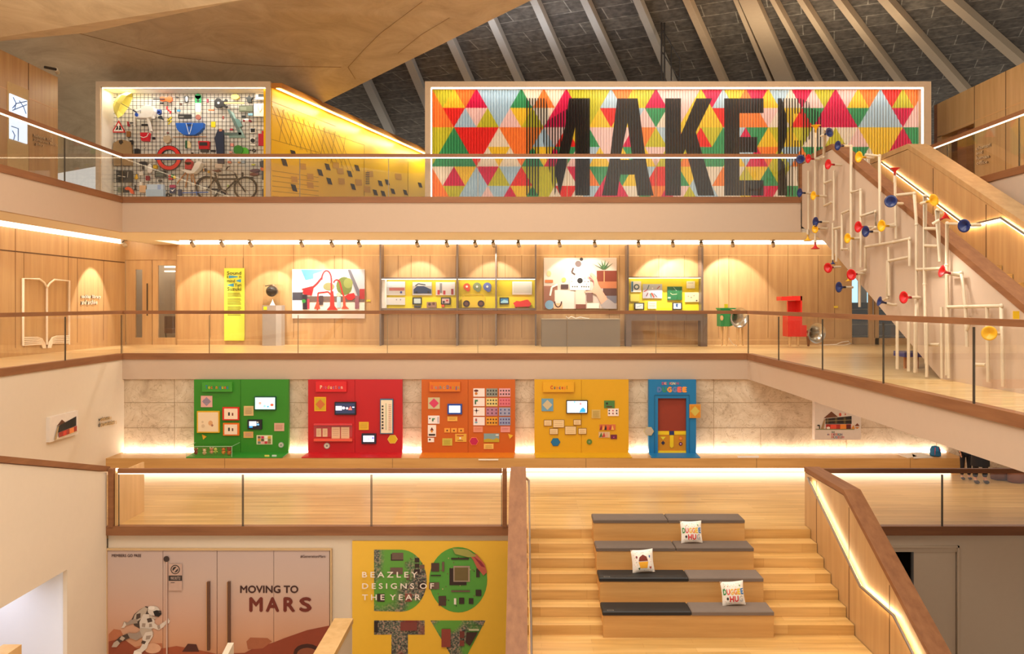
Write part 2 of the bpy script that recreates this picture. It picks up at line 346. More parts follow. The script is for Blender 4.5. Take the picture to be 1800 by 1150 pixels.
# bench ledge along the stone wall
m = MB(); m.box(XL+.0, 10.84, 20.88, D1+.08, -4.04, -3.80, BENCHW)
for x in (395, 690, 1030, 1330, 1600): X = P(x, 0, 20.88)[0]; m.box(X-.004, X+.004, 20.877, 20.88, -4.04, -3.8, GROOVE)
m.box(XL+.0, 10.7, 21.35, D1+.05, L1, -4.04, PLASTER_W)
ledge = m.build('wall_bench', label='long low oak ledge bench running along the stone wall under the coloured boards', cat='bench')
m = MB(); m.box(XL+.02, 10.8, D1+.0, D1+.09, -3.80, -3.775, EM('fff0de', 19)); m.build('wall_light_strip', label='hidden light strip at the foot of the stone wall behind the ledge', cat='light')
m = MB(); m.box(XL+.05, 10.7, 21.30, 21.349, L1+.02, -4.05, EM('ffedd0', 6)); m.build('bench_light_strip', label='glowing strip under the front of the long oak ledge', cat='light')
# wall below the lowest gallery edge (posters hang on it)
m = MB(); m.box(-7.84, -.2, D0+.06, D0+.3, L0, L1-.16, PLASTER_W)
struct('wall_front', m)
m = MB(); dx0, dx1 = P(1568, 0, D0+.06)[0]-1.2, P(1683, 0, D0+.06)[0]; zt = P(0, 968, D0+.06)[2]
m.box(5.6, dx0, D0+.06, D0+.3, L0, L1-.16, PLASTER_W); m.box(dx1, 15, D0+.06, D0+.3, L0, L1-.16, PLASTER_W); m.box(dx0, dx1, D0+.06, D0+.3, zt, L1-.16, PLASTER_W)
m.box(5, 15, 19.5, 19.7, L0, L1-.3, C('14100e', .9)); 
struct('wall_front', m)
m = MB(); xd = P(1607, 0, D0+.06)[0]; m.box(xd, dx1-.02, D0+.09, D0+.14, L0, zt-.03, PLASTER_W); m.box(xd-.03, xd, D0+.08, D0+.14, L0, zt-.03, C('5b5a58', .4))
m.box(dx0, dx1, D0+.07, D0+.2, zt-.03, zt, PLASTER_W); struct('door_1', m)
m = MB()
zf = P(0, 963, D0)[2]; xr = P(1688, 0, D0)[0]; m.box(dx0, xr, D0+.03, D0+.06, zf-.01, zf+.02, PLASTER_W); m.box(xr-.03, xr, D0+.03, D0+.06, L0, zf+.02, PLASTER_W)
struct('trim_4', m)
# stair wall low left, with the open passage under it
m = MB()
X0 = -7.84
tl = lambda d: -3.10+(D0-d)*.240
m.yz([(D0, L0), (D0, tl(D0)-.1), (3, tl(3)-.1), (3, -4.59), (14.7, -4.59), (14.7, L0)], X0-.07, X0, PLASTER_W)
m.box(XL, X0-.07, D0+.06, D0+.3, L0, L1-.05, PLASTER_W)
struct('wall_left', m)
m = MB(); m.yz([(D0+.1, tl(D0)-.1), (D0+.1, tl(D0)), (3, tl(3)), (3, tl(3)-.1)], X0-.2, X0+.02, TRIM2); struct('trim_5', m)
m = MB(); m.box(-10.9, -10.8, 3, 16, L0, -4.4, C('dfe3ee', .7, 0, .01)); m.box(-10.9, X0-.07, 14.72, 14.8, L0, -4.4, C('dfe3ee', .7, 0, .01)); struct('wall_left', m)
area('passage_lamp', (-9.1, 12.5, -4.75), 1.2, 4, 50, (.84, .88, 1))
# coves: light panels behind the ceiling edges; lit wall top put in as glow
m = MB(); m.box(-10.6, 9.58, CE+.05, D2-.02, C2+.28, C2+.34, EM('fff0d8', 2.6)); m.box(-10.6, 9.58, D2-.03, D2-.001, C2+.01, C2+.2, EM('fff0d8', 5)); m.build('cove_light', label='long ceiling cove light along the back wood wall of the middle gallery', cat='light')
m = MB(); m.box(WL+.02, CL-.02, 3, D2-.3, C2+.28, C2+.34, EM('fff0d8', 2.6)); m.box(WL+.001, WL+.03, 3, D2-.3, C2+.01, C2+.2, EM('fff0d8', 5)); m.build('cove_light', label='ceiling cove light along the left wood wall with the book outline', cat='light')
# ---------------------------------------------------------------- roof and concrete canopy
def rd(y): # distance of the roof plane for a picture height
    return 11.58/((VY-y)/F+.10)
def PR(x, y, k=0):
    d = rd(y); p = P(x, y, d); return (p[0], p[1], p[2]-k)
m = MB()
q = [(x, -60) for x in (300, 2300)]+[(2300, 300), (300, 300)]
m.prism([PR(x, y) for x, y in q], (0, .0, .3), ROOF)
struct('ceiling', m)
RIBM = C('a39e96', .7, 0, .05); RIBW = C('b09b80', .7, 0, .05)
ribs = [((645, 135), (688, 228), 14, 0), ((720, 98), (757, 188), 14, 0), ((795, 65), (832, 148), 13, 0), ((867, 28), (925, 160), 13, 0), ((945, 0), (1014, 160), 13, 0), ((1034, 0), (1106, 160), 13, 0), ((1126, 0), (1192, 160), 13, 0), ((1214, 0), (1284, 160), 13, 1), ((1300, 0), (1366, 160), 8, 1), ((1322, 0), (1392, 160), 32, 1), ((1367, 0), (1453, 160), 9, 1), ((1417, 0), (1517, 160), 11, 1), ((1484, 0), (1602, 160), 14, 1), ((1567, 0), (1714, 170), 19, 1), ((1684, 0), (1822, 122), 22, 1)]
for i, (a, b, w, k) in enumerate(ribs):
    ux, uy = (b[0]-a[0], b[1]-a[1]); a2 = (a[0]-ux*.35, a[1]-uy*.35) if a[1] < 5 else (a[0]-ux*.3, a[1]-uy*.3)
    m = MB(); m.prism([PR(a2[0]-w/2, a2[1], .02), PR(a2[0]+w/2, a2[1], .02), PR(b[0]+w/2, b[1], .02), PR(b[0]-w/2, b[1], .02)], (0, 0, -.28), RIBW if k else RIBM)
    struct('ceiling', m)
# cage-like plant frame against the roof
t = thing('roof_access_frame', 'dark steel frame hanging from the roof above the slatted triangle mural', 'frame', P(1170, 140, 27))
for x in (1163, 1168, 1195): m = MB(); m.tube([P(x, 40 if x < 1190 else 100, 27), P(x, 142, 27)], .03, DARK); m.build('post', t)
m = MB(); m.tube([P(1163, 50, 27), P(1195, 104, 27)], .02, DARK); m.tube([P(1163, 90, 27), P(1195, 140, 27)], .02, DARK); m.tube([P(1180, 80, 27), P(1180, 142, 27)], .02, DARK); m.build('brace', t)
# canopy: ruled concrete sheet
NX, NY = 26, 16
vs = []; fs = []
def canopy(u, v):
    # u: left to right edge, v: top to bottom
    xr = 975+(440-975)*v; yr = -20+(244+20)*v
    xl = -150; yl = -150+500*v
    x = xl+(xr-xl)*u; y = yl+(yr-yl)*u
    d = (15.5+(27.5-15.5)*v)*(1-u)+(19.5+(28.5-19.5)*v)*u
    d += 1.4*math.sin(math.pi*u)*math.sin(math.pi*v)
    return P(x, y, d)
for j in range(NY+1):
    for i in range(NX+1): vs.append(canopy(i/NX, j/NY))
for j in range(NY):
    for i in range(NX): a = j*(NX+1)+i; fs.append((a, a+1, a+NX+2, a+NX+1))
m = MB(); m.add(vs, fs, CONCRETE, True); m.add([(v[0], v[1]+.3, v[2]+.4) for v in vs], fs, CONCRETE, True)
rim = [j*(NX+1)+NX for j in range(NY+1)]
b = len(m.v)
m.add([vs[k] for k in rim]+[(vs[k][0], vs[k][1]+.3, vs[k][2]+.4) for k in rim], [(j, j+1, NY+2+j, NY+1+j) for j in range(NY)], CONCRETE)
def onc(x, y):
    u = v = .5
    for _ in range(60): u = (x+150)/(1125-535*v); v = (y+150-130*u)/(500-236*u)
    p = canopy(u, v); return (p[0], p[1]-.03, p[2]-.03)
JM = C('86694a', .8)
for L in ([(0, 15), (75, 40), (150, 60), (225, 80), (300, 98), (400, 110), (480, 115), (600, 117)], [(612, 117), (640, 86), (668, 58), (742, 2)], [(612, 117), (625, 138)], [(700, 92), (740, 60), (790, 30)]):
    Q = [(a[0]+(b[0]-a[0])*q/4, a[1]+(b[1]-a[1])*q/4) for a, b in zip(L, L[1:]) for q in range(4)]+[L[-1]]
    m.tube([onc(*q) for q in Q], .007, JM, 4)
struct('ceiling', m)
# upper-left soffit fold
m = MB(); m.prism([P(150, 58, 16.2), P(436, -2, 13.0), P(470, -70, 12), P(-120, -70, 12.5), P(-120, 84, 17)], (0, .3, .5), CONCRETE); struct('ceiling', m)
# ---------------------------------------------------------------- balustrades
def rail_box(m, a, b, w, h, mat):
    """bar from a to b (top centre line), width w, height h"""
    a = Vector(a); b = Vector(b); t = (b-a); n = Vector((t.y, -t.x, 0)).normalized()*w/2
    pts = [a-n, a+n, b+n, b-n]
    m.prism([tuple(p) for p in pts], (0, 0, -h), mat)
def balustrade(label, path, z, joints, h=1.1, led=True, name='glass_balustrade', rh=.085):
    """path: list of (x, y); joints: list of lists of positions along each run where panes meet"""
    t = thing(name, label, 'balustrade', (path[0][0], path[0][1], z))
    m = MB()
    for a, b in zip(path, path[1:]): rail_box(m, (*a, z+h), (*b, z+h), .07, rh, TRIM)
    m.build('handrail', t)
    if led:
        m = MB()
        for a, b in zip(path, path[1:]): rail_box(m, (*a, z+h-rh), (*b, z+h-rh), .028, .022, LED)
        m.build('light_strip', t)
    for (a, b), js in zip(zip(path, path[1:]), joints):
        js = [0]+js+[1]
        A = Vector((*a, 0)); B = Vector((*b, 0)); L = (B-A).length
        for s0, s1 in zip(js, js[1:]):
            p = A+(B-A)*s0; q = A+(B-A)*s1; u = (B-A).normalized()*.004
            p += u; q -= u; n = Vector((u.y, -u.x, 0)).normalized()*.008
            m = MB(); m.prism([tuple(v+Vector((0, 0, z))) for v in (p-n, p+n, q+n, q-n)], (0, 0, h-rh-.03), GLASS)
            w = u.normalized()*(.006 if A[1] == B[1] and A[1] > 20 else .012)
            for e, f in ((p, p+w), (q-w, q)): m.prism([tuple(v+Vector((0, 0, z))) for v in (e-n*1.2, e+n*1.2, f+n*1.2, f-n*1.2)], (0, 0, h-rh-.03), GEDGE_L if A[1] == B[1] and A[1] > 20 else GEDGE)
            m.build('glass_pane', t)
    return t
def js(ds, a, b): return sorted((d-a)/(b-a) for d in ds)
XB = P(1404, 0, D1)[0]
g1 = balustrade('long glass balustrade with glowing oak handrail in front of the triangle mural, top level', [(XL, D1), (XB, D1)], L3, [js([P(x, 0, D1)[0] for x in (371, 527, 683, 840, 997, 1153, 1309)], XL, XB)])
d3 = [PX(x, 0, XL)[1] for x in (115,)]
balustrade('glass balustrade with glowing handrail on the upper left gallery', [(XL, D1-.04), (XL, 6)], L3, [js(d3, D1, 6)])
balustrade('glass balustrade with glowing handrail on the upper right gallery', [(9.85, 20.6), (9.85, 6)], L3, [js([PX(1666, 0, 9.85)[1], PX(1792, 0, 9.85)[1]], 20.6, 6)])
balustrade('long glass balustrade with brown handrail along the middle gallery, before the wood wall', [(XL, D1), (XR, D1)], L2, [js([P(x, 0, D1)[0] for x in (368, 524, 681, 840, 997, 1153)], XL, XR)], led=False)
balustrade('glass balustrade with brown handrail on the left side of the middle gallery', [(XL, D1-.04), (XL, 6)], L2, [js([PX(x, 0, XL)[1] for x in (116,)], D1, 6)], led=False)
balustrade('glass balustrade with brown handrail on the right side before the white pipes', [(XR, D1-.04), (XR, 6)], L2, [js([PX(x, 0, XR)[1] for x in (1368, 1445, 1552, 1711)], D1, 6)], led=False)
# lower gallery, left: framed with wood posts
t = balustrade('wide glass balustrade framed by oak posts above the mars doors', [(-7.62, D0), (-.38, D0)], L1, [js([P(x, 0, D0)[0] for x in (427, 653)], -7.62, -.38)], led=True)
for x0, x1 in ((190, 200), (883, 891)):
    m = MB(); a = P(x0, 823, D0-.04); b = P(x1, 925, D0); m.box(a[0], b[0], D0-.05, D0+.06, L1, L1+1.1, TRIM); m.build('post', t)
m = MB(); m.box(P(201, 0, D0)[0], P(204, 0, D0)[0], D0+.02, D0+1.2, L1, L1+1.0, VENEER_L); m.build('side_panel', t)
balustrade('glass balustrade with brown handrail on the lower right, beside the big stair', [(5.66, D0), (13.5, D0)], L1, [js([P(1656, 0, D0)[0]], 5.66, 13.5)], led=False)
# wooden upright where the top balustrade meets the stair
m = MB(); m.box(P(1405, 0, D1)[0], P(1411, 0, D1)[0], D1-.05, D1+.1, L3-.1, L3+1.02, TRIM); m.build('end_post', g1)
# ---------------------------------------------------------------- big stair with seating
T_, R_ = .35, .165
st = thing('seating_staircase', 'wide pale oak staircase with seating steps in the lower middle', 'staircase', (2.7, 15.9, L1))
m = MB(); out = []
z = L1; d = 15.9; prof = [(d+.02, z)]
for k in range(1, 24):
    prof.append((d, z)); z = L1-R_*k; prof.append((d, z))
    d -= T_ if k != 7 else 1.35
    if z < L0+.1: break
prof.append((d, z)); low = [(p[0]+.35, p[1]-.45) for p in prof]
for k in range(len(prof)-1):
    a, b = prof[k], prof[k+1]
    m.add([(.07, a[0], a[1]), (5.37, a[0], a[1]), (5.37, b[0], b[1]), (.07, b[0], b[1])], [(0, 1, 2, 3)], PLANK_V)
m.yz([(p[0]+.02, p[1]-.02) for p in prof]+[(p[0]+.02, p[1]-.45) for p in reversed(prof)], .075, 5.365, PLASTER)
m.build('steps', st)
zs = [-3.994, -4.331, -4.666, -5.014]
for i, zz in enumerate(zs):
    dd = 15.5-.6*i
    m = MB(); m.box(1.30, 4.04, dd, dd+(.6 if i else .4), zz-.75, zz, BENCHW)
    m.build('seating_block', st)
tp = [(16.25, -3.12), (14.28, -3.12), (9.0, -3.12-.495*5.28)]
for (x0, x1, nm) in ((-.22, .07, 'left'), (5.37, 5.66, 'right')):
    pw = thing('stair_parapet', 'thick oak parapet wall on the %s of the big staircase' % nm, 'parapet', ((x0+x1)/2, 16, L1))
    m = MB(); m.yz([(p[0], p[1]-.10) for p in tp]+[(9.0, L0), (11, L0), (16.25, L1-.3)], x0+.01, x1-.01, VENEER)
    for dj in (15.6, 14.05, 12.5, 11.2):
        X = x1-.012 if nm == 'left' else x0+.008; zt_ = -3.25 if dj > 14.3 else -3.25-.495*(14.28-dj)
        m.box(X, X+.004, dj-.012, dj+.012, L0, zt_, GROOVE)
    m.build('panel', pw)
    m = MB(); m.yz([(p[0]+(.02 if i == 0 else 0), p[1]) for i, p in enumerate(tp)]+[(p[0]+(.02 if i == 0 else 0), p[1]-.085) for i, p in reversed(list(enumerate(tp)))], x0, x1, TRIM2); m.build('cap', pw)
    X = x1+.05 if nm == 'left' else x0-.06
    path = [(X+(.05 if nm == 'right' else -.05), 16.0, -3.28), (X, 15.8, -3.29), (X, 13.4, -4.45), (X, 12.2, -4.47), (X, 9.6, -5.75)]
    m = MB(); m.tube(path, .022, STEEL); m.build('handrail', pw)
    XX = x1+.03 if nm == 'left' else x0-.042
    m = MB()
    for a, b in zip(path[1:], path[2:]):
        m.yz([(a[1], a[2]-.03), (a[1], a[2]-.005), (b[1], b[2]-.005), (b[1], b[2]-.03)], XX, XX+.009, EM('ffe2b0', 36))
    m.build('light_strip', pw)
# seat pads
pad = []
Lx = [(1.30, 2.67, 4.04)]
PADM = {'b': C('1a1614', .6), 'g': C('74655a', .85), 'h': C('67584d', .8)}
rows = ['top', 'second', 'third', 'bottom']
split = [1172, 1186, 1208, 1213]
for i, zz in enumerate(zs):
    dd = 15.5-.6*i; xs = P(split[i], 0, dd)[0]+.02
    for j, (xa, xb) in enumerate(((1.29, xs-.006), (xs+.006, 4.04))):
        kind = 'b' if (i >= 2 and j == 0) else ('h' if i < 2 else 'g')
        m = MB(); x0, x1, y0, y1, z0, z1, e = xa, xb, dd-.01, dd+.43, zz, zz+.065, .015
        v = [(x0, y0, z0), (x1, y0, z0), (x1, y1, z0), (x0, y1, z0), (x0, y0, z1-e), (x1, y0, z1-e), (x1, y1, z1-e), (x0, y1, z1-e), (x0+e, y0+e, z1), (x1-e, y0+e, z1), (x1-e, y1-e, z1), (x0+e, y1-e, z1)]
        m.add(v, [(3, 2, 1, 0), (0, 1, 5, 4), (1, 2, 6, 5), (2, 3, 7, 6), (3, 0, 4, 7), (4, 5, 9, 8), (5, 6, 10, 9), (6, 7, 11, 10), (7, 4, 8, 11), (8, 9, 10, 11)], PADM[kind])
        if kind == 'b':
            s = C('8d8478', .6); px = P(1062+6*(i-2), 0, dd)[0]
            for a, b, c, e2 in ((0, .1, 0, .006), (0, .006, 0, .05), (.094, .1, 0, .05), (.0, .1, .045, .05)): m.box(px+a, px+b, dd-.011+c+.03, dd-.011+e2+.03, zz+.0655, zz+.0665, s)
        m.build('seat_pad', label='%s padded seat cushion, %s half of the %s seating row' % ('black' if kind == 'b' else 'taupe grey', 'left' if j == 0 else 'right', rows[i]), cat='seat pad', group='seat pads on the seating steps')
# ---------------------------------------------------------------- stair from the middle to the upper gallery
sx = thing('gallery_staircase', 'stair rising along the white pipe wall to the upper gallery', 'staircase', (8, 16, L2))
sl = .49
top = [(21.7, 3.66), (19.6, 3.66), (10.0, 3.66-sl*9.6)]
bot = [(10.0, L2), (14.5, L2), (20.1, 1.45), (21.7, 1.95)]
for x0, x1, face_m, nm in ((7.1, 7.4, PLASTER, 'outer_parapet'), (8.85, 9.3, VENEER, 'inner_parapet')):
    m = MB(); m.yz([(p[0], p[1]-.13) for p in top]+bot, x0+.012, x1-.012, face_m)
    if nm == 'inner_parapet':
        for dj in (18.4, 16.3, 14.6, 13.3): m.box(x0+.006, x0+.012, dj-.01, dj+.01, -1, 3.5-.0-sl*max(0, 19.6-dj), GROOVE)
    m.build(nm, sx)
    m = MB(); c = [(p[0]+(.03 if i == 0 else 0), p[1]) for i, p in enumerate(top)]
    m.yz(c+[(p[0], p[1]-.12) for p in reversed(c)], x0, x1, TRIM2 if nm[0] == 'o' else VENEER); m.build('cap', sx)
m = MB(); d = 20.9; z = L3
k = 0; pr = [(21.8, L3)]
while z > L2+.1 and k < 40:
    pr.append((d, z)); z -= .167; pr.append((d, z)); d -= .35 if k != 11 else 1.3; k += 1
for a, b in zip(pr, pr[1:]): m.add([(7.4, a[0], a[1]), (8.85, a[0], a[1]), (8.85, b[0], b[1]), (7.4, b[0], b[1])], [(0, 1, 2, 3)], PLANK_V)
m.yz([(21.7, 1.95), (20.1, 1.45), (14.6, L2), (14.5, L2-.02), (20.1, 1.42), (21.7, 1.92)], 7.38, 8.87, PLASTER)
m.build('steps', sx)
hp = [(8.8, 21.0, 3.49), (8.8, 16.9, 1.53), (8.8, 15.7, 1.57), (8.8, 12.0, -.2)]
m = MB(); m.tube(hp, .022, STEEL); m.build('handrail', sx)
m = MB()
for a, b in zip(hp, hp[1:]): m.yz([(a[1], a[2]-.04), (a[1], a[2]-.01), (b[1], b[2]-.01), (b[1], b[2]-.04)], 8.805, 8.817, EM('ffe2b0', 34))
m.build('light_strip', sx)
# parapets low in the middle and low left
m = MB(); t = thing('low_stair_parapet', 'light oak stair parapet at the bottom, in front of the yellow poster', 'parapet', (-3.1, 12, L0))
a = P(588, 1087, 15); b = P(621, 1087, 15)
m.box(a[0], b[0], 8, 15, a[2]-.09, a[2], VENEER_L); m.build('cap', t)
m = MB(); m.box(a[0]+.02, b[0]-.02, 8, 14.98, L0, a[2]-.09, PLASTER_W); m.build('panel', t)
a = P(385, 1133, 14.5); b = P(411, 1130, 14.5); m = MB(); m.yz([(14.5, L0), (14.5, b[2]), (11, b[2]-1.0), (11, L0)], a[0]+.15, b[0], PLASTER_W); m.build('low_stair_wall', label='end of a white stair wall in front of the mars doors, at the bottom edge', cat='wall')
a = P(38, 1133, 13); m = MB(); m.yz([(13, L0), (13, a[2]), (12.4, a[2]), (10, a[2]-.9), (10, L0)], a[0]-.28, a[0], VENEER_L); m.build('low_oak_parapet', label='tip of an oak parapet in the bottom left corner, before the white passage', cat='parapet')
# ---------------------------------------------------------------- top gallery: mural box
DB = 24.0
def frame_box(t, x0, x1, ix0, ix1, ytop, iytop, depth, wall, back=True):
    a = P(x0, ytop, DB); b = P(x1, ytop, DB); ia = P(ix0, iytop, DB); ib = P(ix1, iytop, DB)
    m = MB()
    m.box(a[0], ia[0], DB, DB+depth+.2, L3, a[2], wall); m.box(ib[0], b[0], DB, DB+depth+.2, L3, a[2], wall)
    m.box(ia[0], ib[0], DB, DB+depth+.2, ia[2], a[2], wall)
    m.build('frame', t)
    m = MB(); m.box(ia[0], ib[0], DB+.01, DB+depth+.2, L3, L3+.12, WHITE); m.build('plinth', t)
    if back: m = MB(); m.box(ia[0], ib[0], DB+depth, DB+depth+.1, L3+.1, ia[2], C('efe8dc', .8)); m.build('back_panel', t)
    return ia, ib
FRAME = C('cdb497', .7)
t = thing('mural_box', 'long framed box holding the triangle patterned mural with MAKER lettering', 'display', P(1190, 347, DB))
ia, ib = frame_box(t, 747, 1637, 757, 1624, 143, 153, .45, FRAME, True)
m = MB(); m.box(ia[0]+.02, ib[0]-.02, DB+.02, DB+.07, ia[2]-.035, ia[2]-.002, EM('fff2dc', 5)); m.box(ib[0]-.04, ib[0]-.002, DB+.02, DB+.07, L3+.12, ia[2]-.03, EM('fff2dc', 4)); m.box(ia[0]+.002, ia[0]+.03, DB+.02, DB+.07, L3+.12, ia[2]-.03, EM('fff2dc', 5)); m.build('light_strip', t)
PAL = {'g': '3f9a63', 'o': 'f5883f', 'y': 'f0cb3c', 'l': 'c9c43a', 'r': 'e8302c', 'm': 'd81e54', 'w': 'ece0cf', 'p': 'f0cdcb', 'b': 'b4cfe2', 'k': '231c1a'}
rows_ = [  # each row: first char belongs to the leftmost triangle
 ('U', 'o l y o m b b b g w o w m l l l b o y l m p p p y m b y o m y b w m p l m p y o b r l o p'),
 ('D', 'o o r b p l b p y l w m m m l y r y b p g w p y y y r o o o p w y r g m m m g b b b m p p'),
 ('U', 'l l g r r r w o o o b p r y g p p p m o l b o y r l g b m g y l y l w w l w p y y y m g g'),
 ('D', 'l g g g r w y w o g y m g p b y p y g y p l l o g g g y b m o l b o g l w w g w y m m g g'),
 ('U', 'o w m y b m l b r l l l w m o g m g y b r r g y b w o w l y g l w w w w w w w w w w w w w'),
 ('D', 'o o l b b p b m y g l w r w b m m m w g o m p l b b w w y m m w g g w w w w w w w w w w w')]
ys = [155.5, 190, 224, 258.5, 293, 327, 361]
E0, SP = 758.6, 39.44
tris = []
for r, (first, cs) in enumerate(rows_):
    cs = cs.split(); yt, yb = ys[r], ys[r+1]
    for i, c in enumerate(cs):
        # index i steps half a side; apex up when (first=='U') == (i even)
        cx = E0+i*SP/2
        up = (i % 2 == 0) if first == 'U' else (i % 2 == 1)
        tris.append(([(cx, yt), (cx+SP/2, yb), (cx-SP/2, yb)] if up else [(cx-SP/2, yt), (cx+SP/2, yt), (cx, yb)], c))
solid = [[(1000, 173), (1037, 173), (1037, 224), (1011, 224), (993, 224)], [(1011, 224), (1037, 224), (1037, 344), (1011, 344)], [(993, 224), (1011, 224), (984, 344), (975, 300)],
 [(1085, 173), (1103, 173), (1103, 216), (1090, 281), (1071.5, 281)][:5], [(1103, 173), (1121, 173), (1135.5, 281), (1112, 281), (1103, 216)], [(1071.5, 281), (1135.5, 281), (1140, 307), (1066, 307)], [(1066, 307), (1090.5, 307), (1084.5, 344), (1058, 344)], [(1115.5, 307), (1140, 307), (1149, 344), (1120.5, 344)],
 [(1169, 173), (1197, 173), (1197, 344), (1169, 344)], [(1224, 173), (1252, 173), (1223, 232), (1205, 262), (1197, 280), (1197, 236)], [(1223, 232), (1256, 344), (1227, 344), (1205, 262)],
 [(1273, 173), (1300, 173), (1300, 344), (1273, 344)], [(1300, 173), (1342, 173), (1342, 199), (1300, 199)], [(1300, 241), (1331, 241), (1331, 268), (1300, 268)], [(1300, 317), (1342, 317), (1342, 344), (1300, 344)],
 [(1367, 173), (1374, 173), (1381, 200), (1383, 225), (1380, 250), (1372, 270), (1367, 272)], [(1367, 272), (1380, 290), (1382, 344), (1367, 344)]]
dash = [[(923, 173), (960, 173), (968, 224), (949, 224), (923, 224)], [(923, 224), (949, 224), (949, 344), (923, 344)], [(949, 224), (968, 224), (985, 300), (975, 344)], [(966, 210), (1000, 190), (993, 224), (980, 290)],
 [(1376, 173), (1407, 173), (1422, 180), (1425, 200), (1390, 200), (1376, 200)], [(1410, 200), (1425, 200), (1428, 240), (1412, 255), (1410, 247)], [(1376, 200), (1394, 200), (1394, 344), (1376, 344)], [(1394, 247), (1412, 247), (1410, 272), (1394, 272)], [(1425, 190), (1445, 200), (1450, 344), (1425, 344)], [(1394, 272), (1425, 272), (1425, 344), (1405, 344)]]
def area2(p): return sum(p[i][0]*p[(i+1) % len(p)][1]-p[(i+1) % len(p)][0]*p[i][1] for i in range(len(p)))
def clipx(p, a, b):
    def half(p, k, s):
        o = []
        for i in range(len(p)):
            A, B = p[i], p[(i+1) % len(p)]; ia_, ib_ = (A[0]-k)*s >= 0, (B[0]-k)*s >= 0
            if ia_: o.append(A)
            if ia_ != ib_: q = (k-A[0])/(B[0]-A[0]); o.append((k, A[1]+(B[1]-A[1])*q))
        return o
    p = half(p, a, 1)
    return half(p, b, -1) if len(p) > 2 else []
def clipy(p, lo, hi):
    q = clipx([(y, x) for x, y in p], lo, hi); return [(x, y) for y, x in q]
mb = MB(); NS = 174; X0_, X1_ = 758.5, 1622.5; w = (X1_-X0_)/NS; dm = DB+.35
mats = {k: C(v, .42, 0, .0) for k, v in PAL.items()}
for s in range(NS):
    a = X0_+s*w; b = a+w; c_ = (a+b)/2
    if c_ < 1060: amp = .045*min(1, (1075-c_)/60)
    elif c_ < 1300: amp = .002
    else: amp = .026*min(1, (c_-1290)/60)
    rt = c_ > 1290
    ridge = a+w*(.36 if rt else .58)
    def prof(x):
        if x <= ridge: return dm-amp*(x-a)/(ridge-a)
        return dm-amp+(amp+.012)*(x-ridge)/(b-ridge)
    for lo, hi, half_ in ((a, ridge, 0), (ridge, b-w*.06, 1)):
        for poly, c in tris:
            if max(q[0] for q in poly) < lo or min(q[0] for q in poly) > hi: continue
            q = clipx(poly, lo, hi); q = clipy(q, 155.5, 346.5) if len(q) > 2 else []
            if len(q) > 2 and abs(area2(q)) > .02: mb.add([P(x, y, dm)[0:1]+(prof(x), P(x, y, dm)[2]) for x, y in q], [tuple(range(len(q)))], mats[c])
        for group, only in ((solid, None), (dash, 1)):
            lo_ = (max(lo, a+w*.5) if not rt else max(lo, a+w*.36)) if only is not None else lo
            hi_ = min(hi, a+w*.86) if only is not None and rt else hi
            if lo_ >= hi_: continue
            for poly in group:
                if max(q[0] for q in poly) < lo or min(q[0] for q in poly) > hi: continue
                q = clipx(poly, lo_, hi_)
                if len(q) > 2 and abs(area2(q)) > .02: mb.add([(P(x, y, dm)[0], prof(x)-.002, P(x, y, dm)[2]) for x, y in q], [tuple(range(len(q)))], mats['k'])
mb.build('slatted_mural', t)
# ---------------------------------------------------------------- yellow wall running back between the boxes
WA, WB = (-7.07, 24.1), (-3.95, 35.2); kk = (WB[0]-WA[0])/(WB[1]-WA[1])
def PY(x, y, off=0):
    d = (WA[0]-WA[1]*kk)/((x-VX)/F-kk); X = (x-VX)*d/F; return (X+off, d-off*kk, (VY-y)*d/F)
YEL = C('fac404', .35, 0, .02)
zt = P(475, 146, 24.1)[2]
m = MB(); m.prism([(WA[0], WA[1], L3), (WB[0], WB[1], L3), (WB[0], WB[1], zt-.14), (WA[0], WA[1], zt-.14)], (-.25, .05, 0), YEL)
LINE = C('a87c10', .5)
def ln(x0, y0, x1, y1, mm=LINE, w=.35):
    dx, dy = x1-x0, y1-y0; L = math.hypot(dx, dy); nx, ny = -dy/L*w, dx/L*w
    m.add([PY(x0+nx, y0+ny, .006), PY(x1+nx, y1+ny, .006), PY(x1-nx, y1-ny, .006), PY(x0-nx, y0-ny, .006)], [(0, 1, 2, 3)], mm)
for a in ((477, 200, 640, 255), (477, 245, 560, 268), (640, 255, 640, 345), (717, 285, 717, 345), (477, 178, 590, 222)): ln(*a)
for i in range(14):
    x = 478+i*9; y0 = 164+i*3.9
    ln(x, y0+22, x+26, y0+88); 
    if i % 2: ln(x+12, y0+24, x-2+6, y0+80)
for i in range(6): ln(478, 300+i*9, 560, 312+i*8)
INK = C('3a2a18', .6)
for (x, y) in ((499, 285), (575, 293), (627, 295), (578, 318), (515, 270), (516, 330), (620, 328), (614, 305), (562, 303), (659, 338), (690, 336), (680, 320), (668, 322), (712, 338), (738, 325), (673, 340)):
    s = 1-(x-475)/700
    m.add([PY(x-6*s, y-7*s, .01), PY(x+3*s, y-5*s, .01), PY(x+7*s, y+8*s, .01), PY(x-2*s, y+6*s, .01)], [(0, 1, 2, 3)], INK)
for (x, y) in ((532, 292), (545, 310), (598, 300), (600, 318), (650, 305), (630, 320), (545, 325), (517, 315), (700, 310), (590, 290), (645, 332)):
    m.add([PY(x-6, y-5, .01), PY(x+5, y-4, .01), PY(x+6, y+6, .01), PY(x-5, y+5, .01)], [(0, 1, 2, 3)], C('d59a28', .5))
for i in range(7): m.add([PY(642, 303+i*3.2, .012), PY(649, 303+i*3.2, .012), PY(649, 304.2+i*3.2, .012), PY(642, 304.2+i*3.2, .012)], [(0, 1, 2, 3)], INK)
struct('wall_back', m)
